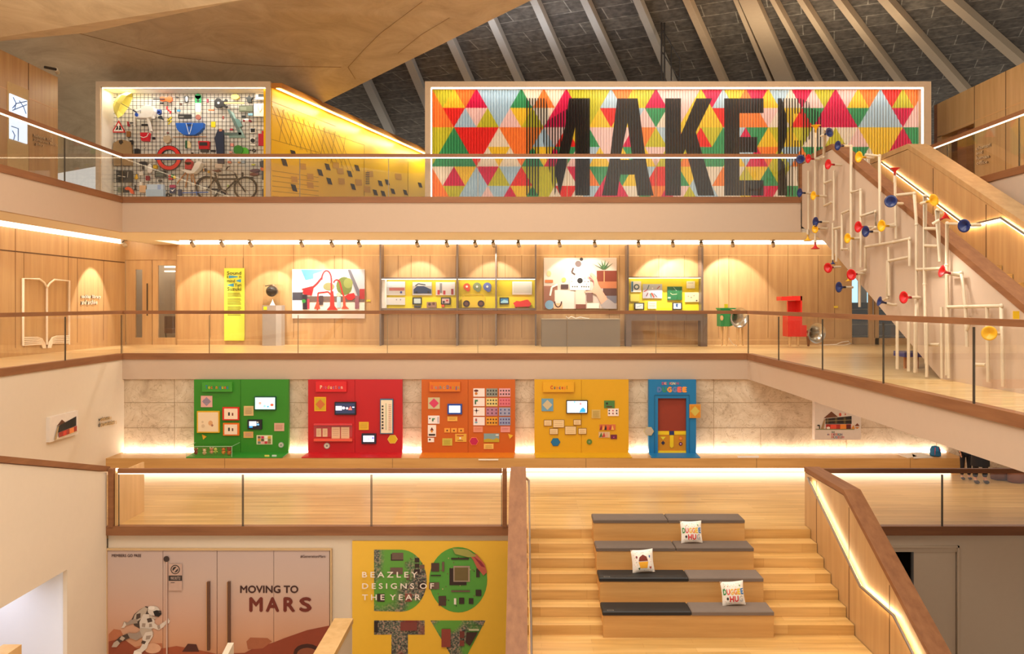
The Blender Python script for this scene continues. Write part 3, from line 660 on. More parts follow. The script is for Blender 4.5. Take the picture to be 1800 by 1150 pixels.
m = MB(); m.prism([(WA[0]-.3, WA[1], zt), (WB[0]-.3, WB[1], zt), (WB[0]+.28, WB[1], zt), (WA[0]+.28, WA[1], zt)], (0, 0, -.14), C('b9741a', .5))
m.build('ceiling_cornice', label='orange brown cornice along the top of the yellow wall', cat='cornice')
m = MB(); m.prism([(WA[0]+.12, WA[1], zt-.145), (WB[0]+.12, WB[1], zt-.145), (WB[0]+.22, WB[1], zt-.145), (WA[0]+.22, WA[1], zt-.145)], (0, 0, -.02), EM('ffdf80', 7))
m.build('cornice_light', label='light strip under the cornice of the yellow wall', cat='light')
# ---------------------------------------------------------------- crowd-sourced wall box
t = thing('display_box', 'white lit display box with a black wire grid of everyday objects, top left', 'display', P(320, 347, DB))
ia, ib = frame_box(t, 168, 475, 176, 467, 143, 152, .8, FRAME)
m = MB(); m.box(ia[0]-.0, ia[0]+.03, DB+.05, DB+.8, L3+.1, ia[2], C('efe8dc', .8)); m.box(ia[0], ib[0], DB+.05, DB+.8, ia[2]-.02, ia[2], C('efe8dc', .8)); m.build('lining', t)
m = MB(); m.box(ia[0]+.03, ib[0]-.03, DB+.06, DB+.09, ia[2]-.035, ia[2]-.022, EM('fff4e0', 6)); m.build('light_strip', t)
DG = DB+.74; gx0, gx1, gz1 = P(199, 0, DG)[0], ib[0]-.02, P(0, 164.5, DG)[2]
m = MB(); K = C('1d1a18', .5)
n = 41
for i in range(n+1): X = gx0+(gx1-gx0)*i/n; m.box(X-.005, X+.005, DG, DG+.01, L3+.12, gz1, K)
nz = 28
for i in range(nz+1): Z = gz1-(gz1-L3-.1)*i/nz; m.box(gx0, gx1, DG-.01, DG, Z-.005, Z+.005, K)
m.build('wire_grid', t)
DO = DG-.03
def item(name, label, cat, parts, t_=.06, group=None):
    """parts: list of (shape, args, hex) in picture pixels, all on the grid"""
    m = MB()
    for q in parts:
        sh, ar, h = q[:3]; th = q[3] if len(q) > 3 else t_
        mt = h if not isinstance(h, str) else C(h, .45)
        if sh == 'p': m.ppoly(ar, DO-th, th, mt)
        elif sh == 'b': m.pbox(*ar, DO-th, th, mt)
        elif sh == 'd': m.disc(*ar[:3], DO-th, mt, t=th, ry=ar[3] if len(ar) > 3 else None)
        elif sh == 's': c = P(ar[0], ar[1], DO-.05); r = ar[2]*DO/F; m.ball(c, r, mt, 1, .5, (ar[3] if len(ar) > 3 else 1))
        elif sh == 'l': m.tube([P(x, y, DO-th) for x, y in ar[0]], ar[1]*DO/F, mt, 6)
        elif sh == 'r':
            x, y, r1, r2 = ar; n_ = 36
            for k in range(n_):
                a0, a1 = 2*math.pi*k/n_, 2*math.pi*(k+1)/n_
                m.ppoly([(x+r1*math.cos(a0), y+r1*math.sin(a0)), (x+r1*math.cos(a1), y+r1*math.sin(a1)), (x+r2*math.cos(a1), y+r2*math.sin(a1)), (x+r2*math.cos(a0), y+r2*math.sin(a0))], DO-th, th, mt)
    return m.build(name, label=label+', on the wire grid', cat=cat, group=group)
SQ = lambda v: Vector((v[0], v[1]*.65, v[2]))
# umbrella
u = thing('umbrella', 'open pale yellow umbrella hanging in the top left corner of the wire grid box', 'umbrella', P(214, 184, DO-.2))
ax = Vector(P(236, 195, DO-.3))-Vector(P(203, 176, DO-.33)); ap = Vector(P(203, 176, DO-.33)); ax.normalize()
m = MB(); aa = ax.orthogonal().normalized(); bb = ax.cross(aa); n_ = 8; vs = [tuple(ap)]; fs = []
for (r, h) in ((.19, .04), (.33, .14), (.42, .30)):
    for j in range(n_): vs.append(tuple(ap+ax*h+SQ(aa*math.cos(2*math.pi*j/n_)+bb*math.sin(2*math.pi*j/n_))*r))
for j in range(n_): fs.append((0, 1+j, 1+(j+1) % n_))
for k in range(2):
    for j in range(n_): fs.append((1+k*n_+j, 1+(k+1)*n_+j, 1+(k+1)*n_+(j+1) % n_, 1+k*n_+(j+1) % n_))
m.add(vs, fs, C('ecdf6a', .5)); m.build('canopy', u)
m = MB(); m.tube([tuple(ap), tuple(ap+ax*.6)], .012, STEEL, 6); m.build('shaft', u)
m = MB(); m.tube([tuple(ap+ax*.56), tuple(ap+ax*.68)], .022, C('2a2a3a'), 6); m.build('handle', u)
# garden chair
ch = thing('plastic_chair', 'white plastic garden chair hung sideways on the wire grid', 'chair', P(252, 210, DO))
Wp = C('f2efe9', .35)
m = MB(); m.ppoly([(246, 191), (252, 186), (262, 184), (269, 188), (270, 195), (266, 205), (259, 207), (237, 207), (235, 200), (252, 199)], DO-.3, .25, Wp); m.build('seat_shell', ch)
for q in ([(257, 206), (261, 206), (266, 230), (263, 231)], [(266, 196), (270, 195), (269, 208), (266, 208)], [(234, 197), (237, 197), (237, 222), (235, 222)], [(233, 194), (246, 190), (247, 193), (235, 198)]): m = MB(); m.ppoly(q, DO-.22, .08, Wp); m.build('leg', ch)
# bicycle
bk = thing('bicycle', 'black roadster bicycle at the bottom right of the wire grid box', 'bicycle', P(398, 335, DO-.1))
for cx in (365, 431.5):
    m = MB(); q = [(cx+19.4*math.cos(a), 331+19.4*math.sin(a)) for a in [2*math.pi*k/28 for k in range(29)]]
    m.tube([P(x, y, DO-.14) for x, y in q], .03, K, 6)
    for k in range(0, 28, 4): m.tube([P(cx, 331, DO-.14), P(*q[k], DO-.14)], .003, STEEL, 4)
    m.build('wheel', bk)
m = MB()
for a in (((379, 309), (390, 336)), ((384, 308), (414, 307)), ((382, 315), (415, 315)), ((414, 317), (397, 335)), ((413, 305), (420, 322), (431, 337)), ((365, 333), (379, 312)), ((363, 333), (391, 333)), ((379, 309), (378, 304))): m.tube([P(x, y, DO-.14) for x, y in a], .024, K, 6)
m.tube([P(x, y, DO-.14) for x, y in [(365-21*math.cos(a), 331-21*math.sin(a)) for a in [.2+.25*k for k in range(9)]]], .02, K, 6)
m.build('frame', bk)
m = MB(); m.disc(393, 338, 5, DO-.17, K, t=.04); m.tube([P(388, 334, DO-.18), P(401, 341, DO-.18)], .012, STEEL, 6); m.build('crank', bk)
m = MB(); m.ppoly([(371, 299), (386, 298), (385, 301), (378, 302)], DO-.22, .15, C('5e2a22')); m.build('saddle', bk)
m = MB(); m.tube([P(x, y, DO-.2) for x, y in ((398, 299), (404, 299), (411, 303), (414, 305))], .015, STEEL, 6); m.tube([P(397, 299, DO-.2), P(401, 293, DO-.2), P(404, 293, DO-.2)], .018, K, 6); m.build('handlebar', bk)
# shell chair
sc = thing('shell_chair', 'white shell chair with wooden rod legs hung above the bicycle', 'chair', P(335, 310, DO))
m = MB(); m.ppoly([(316, 298), (326, 298), (336, 300), (343, 286), (350, 283), (354, 286), (349, 296), (341, 304), (330, 305)], DO-.3, .25, Wp); m.build('shell', sc)
for q in ((327, 303, 311, 323), (331, 304, 326, 330), (338, 304, 345, 328), (335, 304, 338, 320)): m = MB(); m.tube([P(q[0], q[1], DO-.15), P(q[2], q[3], DO-.1)], .018, C('b27a45'), 6); m.build('leg', sc)
# guitar, violin
g = thing('electric_guitar', 'black electric guitar with maple neck on the wire grid', 'guitar', P(390, 181, DO))
m = MB(); m.ppoly([(377, 177), (381, 172.5), (386, 173), (389, 177), (394, 177), (396, 174), (399, 175), (399, 179), (394, 182), (395, 185), (400, 187), (397, 189.5), (391, 187), (387, 189), (381, 190), (377, 187)], DO-.08, .06, K); m.disc(384, 181, 2, DO-.085, Wp, t=.01); m.build('body', g)
m = MB(); m.pbox(394, 179.6, 429, 182.4, DO-.1, .03, C('d8b070')); m.build('neck', g)
g = thing('violin', 'orange brown violin with black fingerboard on the wire grid', 'violin', P(288, 174, DO))
m = MB(); m.ppoly([(281, 171), (285, 169), (290, 171), (294, 170.5), (298, 168.5), (302, 171), (302, 177), (298, 180), (294, 178), (289, 177.5), (285, 178.5), (281, 177)], DO-.09, .07, C('c8581c', .3)); m.build('body', g)
m = MB(); m.pbox(269, 173.2, 289, 175, DO-.12, .03, K); m.build('neck', g)
item('warning_sign', 'triangular red and white road sign with two black running figures', 'sign', [('p', [(208.5, 211.5), (220.5, 233), (196, 233)], 'c8201c', .03), ('p', [(208.5, 215.5), (217.3, 231), (199.5, 231)], 'f3efe8', .034), ('p', [(202, 230), (205, 224), (204, 221), (207, 221), (208, 226), (206, 229), (204, 228)], '1c1a1a', .038), ('p', [(208, 229), (210, 224), (209, 221), (212, 221), (213, 226), (215, 230), (212, 228)], '1c1a1a', .038)])
item('plastic_bucket', 'red bucket with white band handle', 'bucket', [('p', [(246, 233), (261.5, 233), (259.5, 247.5), (248.5, 247.5)], 'd5182c', .16), ('l', ([(246.5, 240), (252, 242), (258, 240), (261, 234)], .7), 'f5f0ee', .18)])
item('trench_coat', 'beige trench coat', 'coat', [('p', [(199, 252), (207, 247), (213, 245), (221, 247), (230, 250), (232, 270), (231, 291), (200, 291), (198, 268)], '9c7f56', .1), ('p', [(209, 247), (214, 246), (216, 250), (212, 254), (209, 251)], '30261e', .12), ('b', (199, 271, 231, 273), 'c6ad82', .12)])
item('ring_sign', 'round red ring sign with dark outline', 'sign', [('r', (296.5, 277.5, 22, 14), '1d1418', .05), ('r', (296.5, 277.5, 21, 15), 'dc241c', .06), ('b', (272, 274, 321, 281), '1e3a8a', .07)])
item('shopping_bag', 'large blue plastic shopping bag with a pale strap', 'bag', [('p', [(308.5, 216), (357.5, 216), (357, 224), (350, 232), (342, 237), (323, 237), (314, 231), (310, 225)], '1d62c8', .16), ('l', ([(327, 217), (329, 224), (332, 236)], .5), 'dfe8f2', .17), ('l', ([(338, 217), (336, 226), (333, 236)], .5), 'dfe8f2', .17), ('b', (327, 218, 339, 222), '17376e', .165)])
item('skateboard', 'snow board with green top and striped tail', 'board', [('b', (343, 168, 353, 181), '1a9a52', .05), ('d', (348, 169.5, 5), '1a9a52', .05), ('b', (343, 181, 353, 197), 'e6e2d0', .05), ('b', (343.5, 197, 352.5, 207), 'c3c4ac', .05), ('d', (348, 206, 4.6), 'a9685a', .052), ('d', (348, 177, 2.6), '1c2a22', .055)])
item('teal_frame', 'folded teal grey metal frame bent in an angle', 'frame', [('p', [(399, 192), (403, 192), (425, 237), (420, 237)], '5b6f6a', .08), ('p', [(404, 194), (410, 198), (430, 240), (425, 236)], '9db8b2', .05), ('b', (394, 233, 424, 237), '52645e', .08), ('p', [(402, 238), (428, 236), (431, 242), (403, 242)], '84a49c', .06), ('p', [(412, 208), (420, 210), (426, 222), (418, 224)], '6e9490', .07)])
item('jeans', 'dark blue jeans folded lengthwise', 'trousers', [('p', [(383, 227), (393, 229), (393, 287.5), (382, 287), (380, 262), (377, 243)], '1c2740', .08), ('b', (385, 226.5, 390, 231), 'b5795a', .085)])
item('tote_bag', 'flat crimson red bag', 'bag', [('b', (454, 235, 466, 256), 'b8102c', .08), ('b', (460, 230, 463, 236), 'b8102c', .05)])
item('green_dish', 'darker of two green plastic bowls', 'bowl', [('d', (418.5, 263.5, 8.3), '2f7a1c', .12)])
item('green_dish', 'brighter of two green plastic bowls', 'bowl', [('d', (429, 267, 8), '4fae22', .07)])
item('typewriter', 'red portable typewriter', 'typewriter', [('p', [(348, 248), (367, 248), (366, 262), (350, 262)], 'c4121c', .12), ('b', (350.5, 250, 364, 256), '2a2626', .14), ('b', (352, 262, 365, 267), '45403c', .1)])
item('book', 'cream book with green spine', 'book', [('p', [(327, 247), (333, 248), (335, 252), (335, 260), (327, 260)], 'ecd9a8', .05), ('b', (325.5, 247, 329, 260.5), '1b5c40', .06)])
item('walking_stick', 'thin wooden stick', 'stick', [('l', ([(304, 241), (363, 240.5)], .6), 'c98f5a')])
item('straw_hat', 'crumpled beige hat', 'hat', [('p', [(287, 240), (296, 238), (300, 243), (297, 250), (292, 252), (287, 248)], 'b7a284', .12)])
item('metal_panel', 'long grey green metal plate', 'plate', [('b', (420, 186, 444, 196), '6e7560', .06), ('b', (422, 188, 433, 194), '858c76', .065)])
item('necklace_bust', 'white board with a pearl necklace', 'necklace', [('b', (446, 182, 466, 204.5), 'f1ece2', .04), ('l', ([(453, 184), (454, 192), (457, 197), (460, 192), (461, 184)], .4), 'c9bda6', .05)])
item('flat_screen', 'small white framed dark monitor in the top right corner', 'monitor', [('b', (449, 163, 466, 175), 'e9e5dc', .06), ('b', (454, 165.5, 466, 170.5), '3a3a38', .065)])
item('plush_star', 'black star shaped pillow', 'pillow', [('p', [(437, 167), (440, 171), (444, 171), (441, 175), (442, 180), (435, 180), (434, 175), (430, 171), (435, 171)], '1f2320', .1)])
item('yellow_puff', 'pale yellow round ruffled cap', 'cap', [('d', (413, 170, 7, 4.6), 'e9d060', .1)])
item('rugby_ball', 'white and maroon oval ball', 'ball', [('s', (433, 212, 6, .6), 'e7e0dc'), ('b', (427, 210.5, 430, 213.5), '8a2a34', .13), ('b', (437, 210.5, 440, 213.5), '8a2a34', .13)])
item('yellow_block', 'bright yellow notepad', 'notepad', [('b', (371, 214, 378, 223.5), 'ecd61c', .05)])
item('sunglasses', 'upper of two black sunglasses with white temples', 'sunglasses', [('b', (439, 225, 449, 234), 'f2efe9', .04), ('p', [(440, 226), (448, 226), (447.5, 232), (441, 232.5)], '191717', .06)])
item('sunglasses', 'lower of two black sunglasses with white temples', 'sunglasses', [('b', (439.5, 242, 448.5, 251), 'f2efe9', .04), ('d', (444, 247, 3.8), '191717', .06)])
item('keyboard', 'small dark musical keyboard', 'keyboard', [('b', (313, 201, 336, 208.5), '2e2c2a', .05), ('b', (315, 204, 323, 206.5), '8b8780', .055)])
item('computer_keyboard', 'dark green computer keyboard with rows of keys', 'keyboard', [('b', (272, 300.5, 292, 311.5), '252624', .04), ('b', (273.5, 302, 287, 304), '7c877c', .045), ('b', (273.5, 305.5, 287, 307.3), '7c877c', .045), ('b', (273.5, 308.7, 287, 310), '7c877c', .045)])
item('turntable', 'dark record player with a pale tonearm', 'record player', [('b', (204, 300, 231, 320), '3a3731', .12), ('d', (214.5, 310, 8.5), '1e1c1b', .13), ('l', ([(207, 309), (220, 311)], .8), 'd8d2c6', .14), ('l', ([(225, 302), (224, 312)], .5), 'b9b3a6', .14)])
item('gas_bottle', 'rounded red bottle', 'bottle', [('b', (325, 285, 336, 297), 'b5202a', .2), ('d', (330.5, 285, 5.4), 'b5202a', .2), ('b', (328, 279, 333, 282), '8c1820', .1)])
item('building_bricks', 'row of red, green and yellow toy bricks', 'toy', [('b', (296, 307, 300, 311), 'c22228', .06), ('b', (300.5, 307, 304.5, 312), '20853c', .06), ('b', (304.5, 309, 308, 314), 'ecc92a', .06), ('b', (296, 312.5, 303, 316), 'b31c24', .06)])
item('toy_duck', 'yellow rubber duck', 'toy', [('s', (239.5, 312.5, 3.5, .9), 'e9b920'), ('s', (240, 308.3, 2), 'e9b920')])
item('toy_dinosaur', 'orange toy dinosaur', 'toy', [('p', [(219, 331), (224, 328), (229, 330), (233, 335), (234, 341), (230, 340), (226, 334), (221, 334)], 'ea5a1c', .1)])
item('storage_crate', 'pale blue translucent crate', 'crate', [('b', (256, 333, 287, 345), 'b5cfe8', .2), ('b', (258, 324, 287, 333), 'c9dcf0', .12), ('b', (277, 325, 282, 334), '9bb4e2', .14)])
item('cardboard_pack', 'light orange carton', 'box', [('b', (245, 326, 256, 338), 'e6b98c', .12), ('b', (245, 320, 249, 326), 'f2eee6', .1)])
item('teddy_bear', 'white soft toy with two dark ears', 'toy', [('s', (263, 298, 5, 1.3), 'efe9e2'), ('s', (263, 292.5, 4), 'efe9e2'), ('s', (258.5, 290, 1.3), '3a3430'), ('s', (265.5, 290, 1.3), '3a3430')])
item('mallet', 'black hand mixer with a long handle', 'tool', [('b', (247, 284, 256, 289), '22242a', .12), ('b', (249.5, 289, 251.5, 298), '22242a', .05), ('d', (246.5, 286.5, 2), '22242a', .08)])
item('mug', 'yellow mug', 'mug', [('b', (269, 290, 274.5, 296), 'd9b41e', .12), ('d', (271.8, 290, 2.7, .8), '7c6410', .121)])
item('red_case', 'small dark red case', 'case', [('b', (256, 309, 262, 317), '8c1420', .08)])
item('leather_shoes', 'upper brown leather shoe', 'shoe', [('p', [(439, 299), (445, 297), (454, 297), (455, 301), (446, 303), (440, 302)], '5e2a20', .12)], group='pair of brown shoes')
item('leather_shoes', 'lower brown leather shoe', 'shoe', [('p', [(439, 305), (445, 303.5), (454, 303), (454, 307), (445, 309), (439, 308)], '6b3226', .12)], group='pair of brown shoes')
item('torch', 'dark stick with an orange flame shaped top', 'torch', [('b', (460.5, 300, 463, 316), '2a2a33', .05), ('s', (461.5, 297, 4), 'ef7a22'), ('p', [(456, 284), (466, 281), (466, 296), (457, 293)], '33261f', .1)])
item('jerry_can', 'black upright gas canister in the lower right corner', 'canister', [('b', (461, 332, 466, 346), '23242c', .1), ('b', (463, 329, 465, 332), '8a8a8a', .06)])
item('blue_book', 'narrow navy blue book', 'book', [('b', (313, 333, 319, 344), '1c3560', .06)])
item('toy_plane', 'blue model drone with thin arms', 'toy', [('l', ([(321, 339), (366, 338)], 1.0), '2f62b8', .2), ('l', ([(338, 334), (338, 344)], .8), '24406e', .2), ('l', ([(345, 336), (346, 344)], .8), '2f62b8', .2)])
item('comic_bag', 'small blue and crimson patterned bag', 'bag', [('b', (298, 330, 308, 340), '22355c', .08), ('b', (298, 325, 308, 330), 'b0305e', .08), ('p', [(299, 333), (303, 337), (308, 331), (303, 334)], 'eee8e6', .09)])
item('game_controllers', 'white headphones with black pads', 'headphones', [('r', (295, 343, 3.6, 2), '1c1a1a', .06), ('s', (301.5, 343.5, 1.6), '1c1a1a'), ('r', (290.5, 339, 2.2, 1), 'cfc8bd', .05)])
item('desk_lamp', 'small black desk lamp', 'lamp', [('b', (236.4, 325, 237.4, 333), '1c1c20', .05), ('p', [(234, 333.5), (237, 331.5), (240, 333.5)], '1c1c20', .08)])
item('blue_tape', 'blue mug with rounded bottom above the violin bow', 'mug', [('b', (276, 192.5, 282, 198), '26489c', .1), ('d', (279, 198.5, 2.9), '1f3a80', .1)])
item('gun_toy', 'dark glue gun', 'tool', [('p', [(278, 205), (283, 203), (285, 207), (286, 211), (283, 209), (278, 208)], '232a30', .07)])
item('red_hook', 'curved red telephone handset', 'telephone', [('l', ([(294, 187), (293.5, 191), (297, 195), (300, 196), (299, 200)], 1.3), 'cc1c2c', .06)])
item('ribbon_toy', 'yellow and black coiled strap', 'strap', [('l', ([(294, 210), (301, 206), (295, 214), (301, 212), (296, 219)], 1.2), 'd8c018', .05), ('l', ([(296, 208), (299, 216)], .7), '26221a', .06)])
item('blue_sticker', 'small round blue badge on the chair seat', 'badge', [('d', (239.5, 201.5, 2.7, 3.3), '1f55c4', .34)])
item('phone_handset', 'black cordless phone lying sideways', 'telephone', [('b', (248.5, 218, 259, 221), '1e1a19', .06)])
item('roller_skate', 'dark red and black roller skate', 'skate', [('p', [(223, 213), (226, 214), (227, 222), (224, 222)], 'a3202e', .08), ('b', (227, 213.5, 238, 218), 'cfc9c4', .07), ('b', (228, 215, 234, 217), '222022', .08)])
item('wood_block', 'brown wooden block', 'block', [('b', (222, 230.5, 228, 240.5), '93602c', .08)])
item('black_speaker', 'small black speaker box', 'speaker', [('b', (236, 261.5, 243.5, 272), '1b1a1b', .1)])
item('camera', 'little black camera above the coat sleeve', 'camera', [('b', (227.5, 246.5, 232.5, 254), '1c1a1a', .08)])
item('vinyl_ball', 'grey brown wool ball', 'ball', [('s', (344, 303.5, 5), '7f6a5a')])
item('shaver', 'white electric shaver in a dark case', 'shaver', [('b', (324, 168.5, 330.5, 180), '2b2a2a', .05), ('d', (328, 174, 2, 4.6), 'e8e6e4', .07)])
item('photo_card', 'white game console with black pads', 'console', [('b', (440, 253, 449, 256), 'e2ded6', .05), ('r', (446, 264.5, 3, 1.6), '232020', .05), ('s', (440.5, 264, 1.5), '232020')])
ITEMS = [o for o in COL.objects if 'label' in o and o['label'].endswith('on the wire grid') and '_w' in o]
for i, (x, y, w_, h_, c) in enumerate(((309, 170, 4, 2, '2b2622'), (315, 181, 4, 4, '5c4030'), (307, 189, 1.5, 9, '241f1c'), (311, 193, 5, 3, '4aa0d0'), (363, 174, 3, 6, '8a3040'), (366, 192, 10, 2.5, 'd97a4a'), (281, 180, 5, 2.5, '1f1c1b'), (268, 241, 4, 4, '1c1c24'), (391, 204, 2, 5, 'b5605a'), (404, 226, 5, 3, 'b02a3a'), (405, 252, 5, 5, 'd98a80'), (403, 266, 5, 3, 'd9948a'), (423, 193, 6, 3, '3a4a48'), (436, 199, 8, 4, '7fb4cc'), (425, 203, 6, 4, '20282a'), (463, 207, 3, 8, '1e1c1c'), (350, 296, 6, 4, '3a4a38'), (357, 297, 4, 4, 'd2a070'), (359, 296, 4, 5, '223044'), (378, 288, 12, 8, 'd0bfae'), (400, 283, 6, 4, 'b8604a'), (425, 282, 5, 5, '9aa6ae'), (442, 288, 6, 2.5, 'c9c82a'), (424, 303, 3, 9, '201e1e'), (435, 311, 9, 2, '1c1a1c'), (418, 284, 4, 3, 'c08a40'), (399, 325, 3, 4, 'a8c070'), (365, 300, 3, 4, 'd0a030'), (244, 302, 7, 6, 'efe9e0'), (278, 316, 6, 3, '2c2a2a'), (275, 332, 7, 2, '30343a'), (207, 329, 9, 9, '8c9078'), (217, 329, 8, 9, '3a3430'), (225, 321, 6, 5, 'b3a48a'), (370, 264, 8, 3, '2c2828'), (343, 267, 5, 5, 'a8a8a4'), (336, 268, 3, 3, '1e2422'), (293, 232, 3, 3, '7a4a44'), (251, 258, 4, 2, 'dcd2c6'), (385, 264, 1.5, 3, '444040'))):
    rgb = hx(c); mx_, mn_ = max(rgb), min(rgb)
    tone = ('dark' if mx_ < 90 else 'grey' if mx_-mn_ < 26 and mx_ < 200 else 'white' if mx_-mn_ < 26 else 'blue' if rgb[2] == mx_ else 'green' if rgb[1] == mx_ else 'red' if rgb[1] < 90 else 'orange' if rgb[2] < 110 else 'beige')
    nb = min((o for o in ITEMS), key=lambda o: (o['_w'][0]-P(x, y, DO)[0])**2+(o['_w'][2]-P(x, y+h_, DO)[2])**2)
    side = 'right of' if P(x+w_/2, y, DO)[0] > nb['_w'][0]+.06 else 'left of' if P(x+w_/2, y, DO)[0] < nb['_w'][0]-.06 else ('above' if P(x, y, DO)[2] > nb['_w'][2]+.1 else 'below')
    wd_ = nb['label'].split(',')[0].split()[:5]
    while wd_[-1] in ('on', 'with', 'a', 'and', 'of', 'in', 'the', 'bent'): wd_.pop()
    lab = '%s %s gadget %s the %s on the wire grid' % ('long' if w_ > 1.5*h_ else 'tall' if h_ > 1.5*w_ else 'small', tone, side, ' '.join(wd_))
    for o in COL.objects:
        if o.get('label') == lab: up_ = o['_w'][2] > P(x, y+h_, DO)[2]; o['label'] = ('upper ' if up_ else 'lower ')+lab; lab = ('lower ' if up_ else 'upper ')+lab; break
    m = MB(); m.pbox(x, y, x+w_, y+h_, DO-.05, .05, C(c)); m.build('small_gadget', label=lab, cat='gadget', group='small gadgets on the wire grid')
# ---------------------------------------------------------------- middle gallery: doors, banner, exhibits
# back of the side rooms behind the doors
m = MB(); m.box(-15, -10.6, 28.3, 28.5, L2, C2+.4, C('a08c74', .8)); m.box(10.2, WR+3, 28.3, 28.5, L2, C2+.4, C('4a4844', .8)); m.box(WR+3, WR+3.2, 24, 28.5, L2, C2+.4, C('4a4844', .8)); struct('wall_back', m)
def glazed_door(n, x0, x1, ytop, ybot, d, label, stile=.17, leafs=1):
    a = P(x0, ytop, d); b = P(x1, ybot, d); m = MB()
    w_ = VENEER
    m.box(a[0], a[0]+stile, d, d+.07, L2, a[2], w_); m.box(b[0]-stile, b[0], d, d+.07, L2, a[2], w_); m.box(a[0]+stile, b[0]-stile, d, d+.07, a[2]-stile, a[2], w_); m.box(a[0]+stile, b[0]-stile, d, d+.07, L2, L2+.22, w_)
    m.box(a[0]+stile, b[0]-stile, d+.03, d+.04, L2+.22, a[2]-stile, GLASS)
    return m
dd_ = D2+.06
m = glazed_door(2, 221, 267, 457, 0, dd_, '', .3); X = P(260, 0, dd_)[0]; m.box(X-.012, X+.012, dd_-.07, dd_-.04, L2+.9, L2+1.9, DARK); struct('door_2', m)
m = glazed_door(3, 268, 318, 457, 0, dd_, '', .17); struct('door_3', m)
m = MB(); m.box(WL, -10.5, dd_-.02, dd_+.1, P(0, 457, dd_)[2], C2+.3, VENEER); m.box(-15, -14.8, dd_, 28.4, L2, C2+.4, C('a08c74', .8)); m.box(-15, -10.6, dd_, 28.4, C2+.02, C2+.1, C('c8b8a0', .8)); area('side_room_lamp', (-12, 27.6, 1.7), 2, .5, 30, (1, .93, .8)); struct('wall_back', m)
m = MB(); m.pbox(289, 468, 330, 470.5, 28.0, .05, EM('fff4e4', 3)); m.pbox(289, 476, 330, 478, 28.0, .05, EM('fff4e4', 3)); m.build('tube_lamp', label='two white ceiling tube lamps seen through the glazed door at the left', cat='lamp')
c = thing('lounge_chair', 'dark upholstered chair seen through the glazed door on the left', 'chair', P(300, 598, 27.9))
m = MB(); m.pbox(289, 556, 312, 582, 27.7, .25, C('5b3c30')); m.build('backrest', c)
m = MB(); m.pbox(289, 578, 312, 586, 27.45, .4, C('6b4636')); m.build('seat', c)
for x in (291, 309): m = MB(); m.tube([P(x, 585, 27.5), P(x+1.5, 603, 27.5)], .02, DARK, 6); m.build('leg', c)
d_ = 26.6
DKG = C('22262a', .2)
m = glazed_door(4, 1497, 1534, 440, 0, d_, '', .1); m.build('x') if False else None
a = P(1497, 440, d_); b = P(1640, 0, d_)
m = MB(); x2 = P(1527, 0, d_)[0]; x3 = P(1537, 0, d_)[0]; x4 = P(1545, 0, d_)[0]
m.box(a[0]-.02, x2, d_, d_+.06, L2, L2+.22, VENEER); m.box(x2, x3, d_, d_+.07, L2, C2, VENEER); m.box(x3+.02, x4, d_, d_+.07, L2, C2, VENEER); m.box(x3, b[0], d_, d_+.06, L2, L2+.2, VENEER)
m.box(a[0], x2, d_+.03, d_+.04, L2+.2, C2, GLASS); m.box(x4, b[0], d_+.03, d_+.04, L2+.2, C2, GLASS)
X = P(1533, 0, d_)[0]; m.box(X-.012, X+.012, d_-.08, d_-.05, L2+.9, L2+1.9, STEEL); struct('door_4', m)
m = MB(); m.pbox(1496, 480, 1532, 532, 28.2, .05, EM('a9d8ee', 1.6)); m.pbox(1508, 480, 1524, 532, 28.18, .03, C('b8c0c8')); struct('window_1', m)
m = MB(); m.pbox(1490, 532, 1650, 606, 27.9, .2, DKG)
for y in (543, 556, 570, 590): m.pbox(1496, y, 1600, y+1.5, 27.85, .04, C('8b8d8e'))
m.build('equipment_rack', label='dark cabinets behind the glazed doors to the right of the red box', cat='cabinet')
# book outline and lettering on the left wall (flat letters standing off the wood)
def PXo(x, y, X, o): p = PX(x, y, X); return (p[0]+o, p[1], p[2])
TUBE = C('efdcc4', .4)
bk2 = thing('book_outline', 'large open book outline in pale tube on the left wood wall', 'sign', PX(78, 608, WL))
m = MB()
for q in ([(37, 608), (37, 490), (66, 491), (74, 497), (79, 506), (84, 498), (92, 492), (118, 494), (118, 606)], [(79, 506), (79, 606)]): m.tube([PXo(x, y, WL, .05) for x, y in q], .028, TUBE, 6)
m.build('cover', bk2)
m = MB()
for k in range(5): m.tube([PXo(x, y, WL, .05) for x, y in ((37, 594+k*3.3), (62, 593.5+k*3.0), (70, 596+k*2.4), (75-k*.8, 604+k*1.6), (77-k*1.2, 612))], .02, TUBE, 6)
for k in range(5): m.tube([PXo(x, y, WL, .05) for x, y in ((118, 591+k*3), (96, 591.5+k*3.0), (88, 594+k*2.4), (83+k*.8, 602+k*1.6), (81+k*1.2, 612))], .02, TUBE, 6)
m.build('pages', bk2)
def side_text(name, lines, X, off, mat, label, bold=.015, depth=.03):
    m = MB()
    for st_, x0, x1, y0l, y1l, y0r, y1r in lines:
        for o in (0, depth):
            def fn(a, b): 
                x = x0+(x1-x0)*a; yt = y0l+(y0r-y0l)*a; yb = y1l+(y1r-y1l)*a
                p = PX(x, yb+(yt-yb)*b, X); return (X+(off+o)*(1 if X < 0 else -1), p[1], p[2])
            m.textf(st_, fn, mat if o else DARK, bold)
    return m.build(name, label=label, cat='sign')
side_text('wall_lettering', [('sackler library', 141, 175, 518, 526, 519, 526), ('and archive', 141, 169, 527.5, 535.5, 527.5, 535)], WL, .01, C('e9d8c6', .5), 'two lines of raised lettering beside the book outline on the left wood wall', .02)
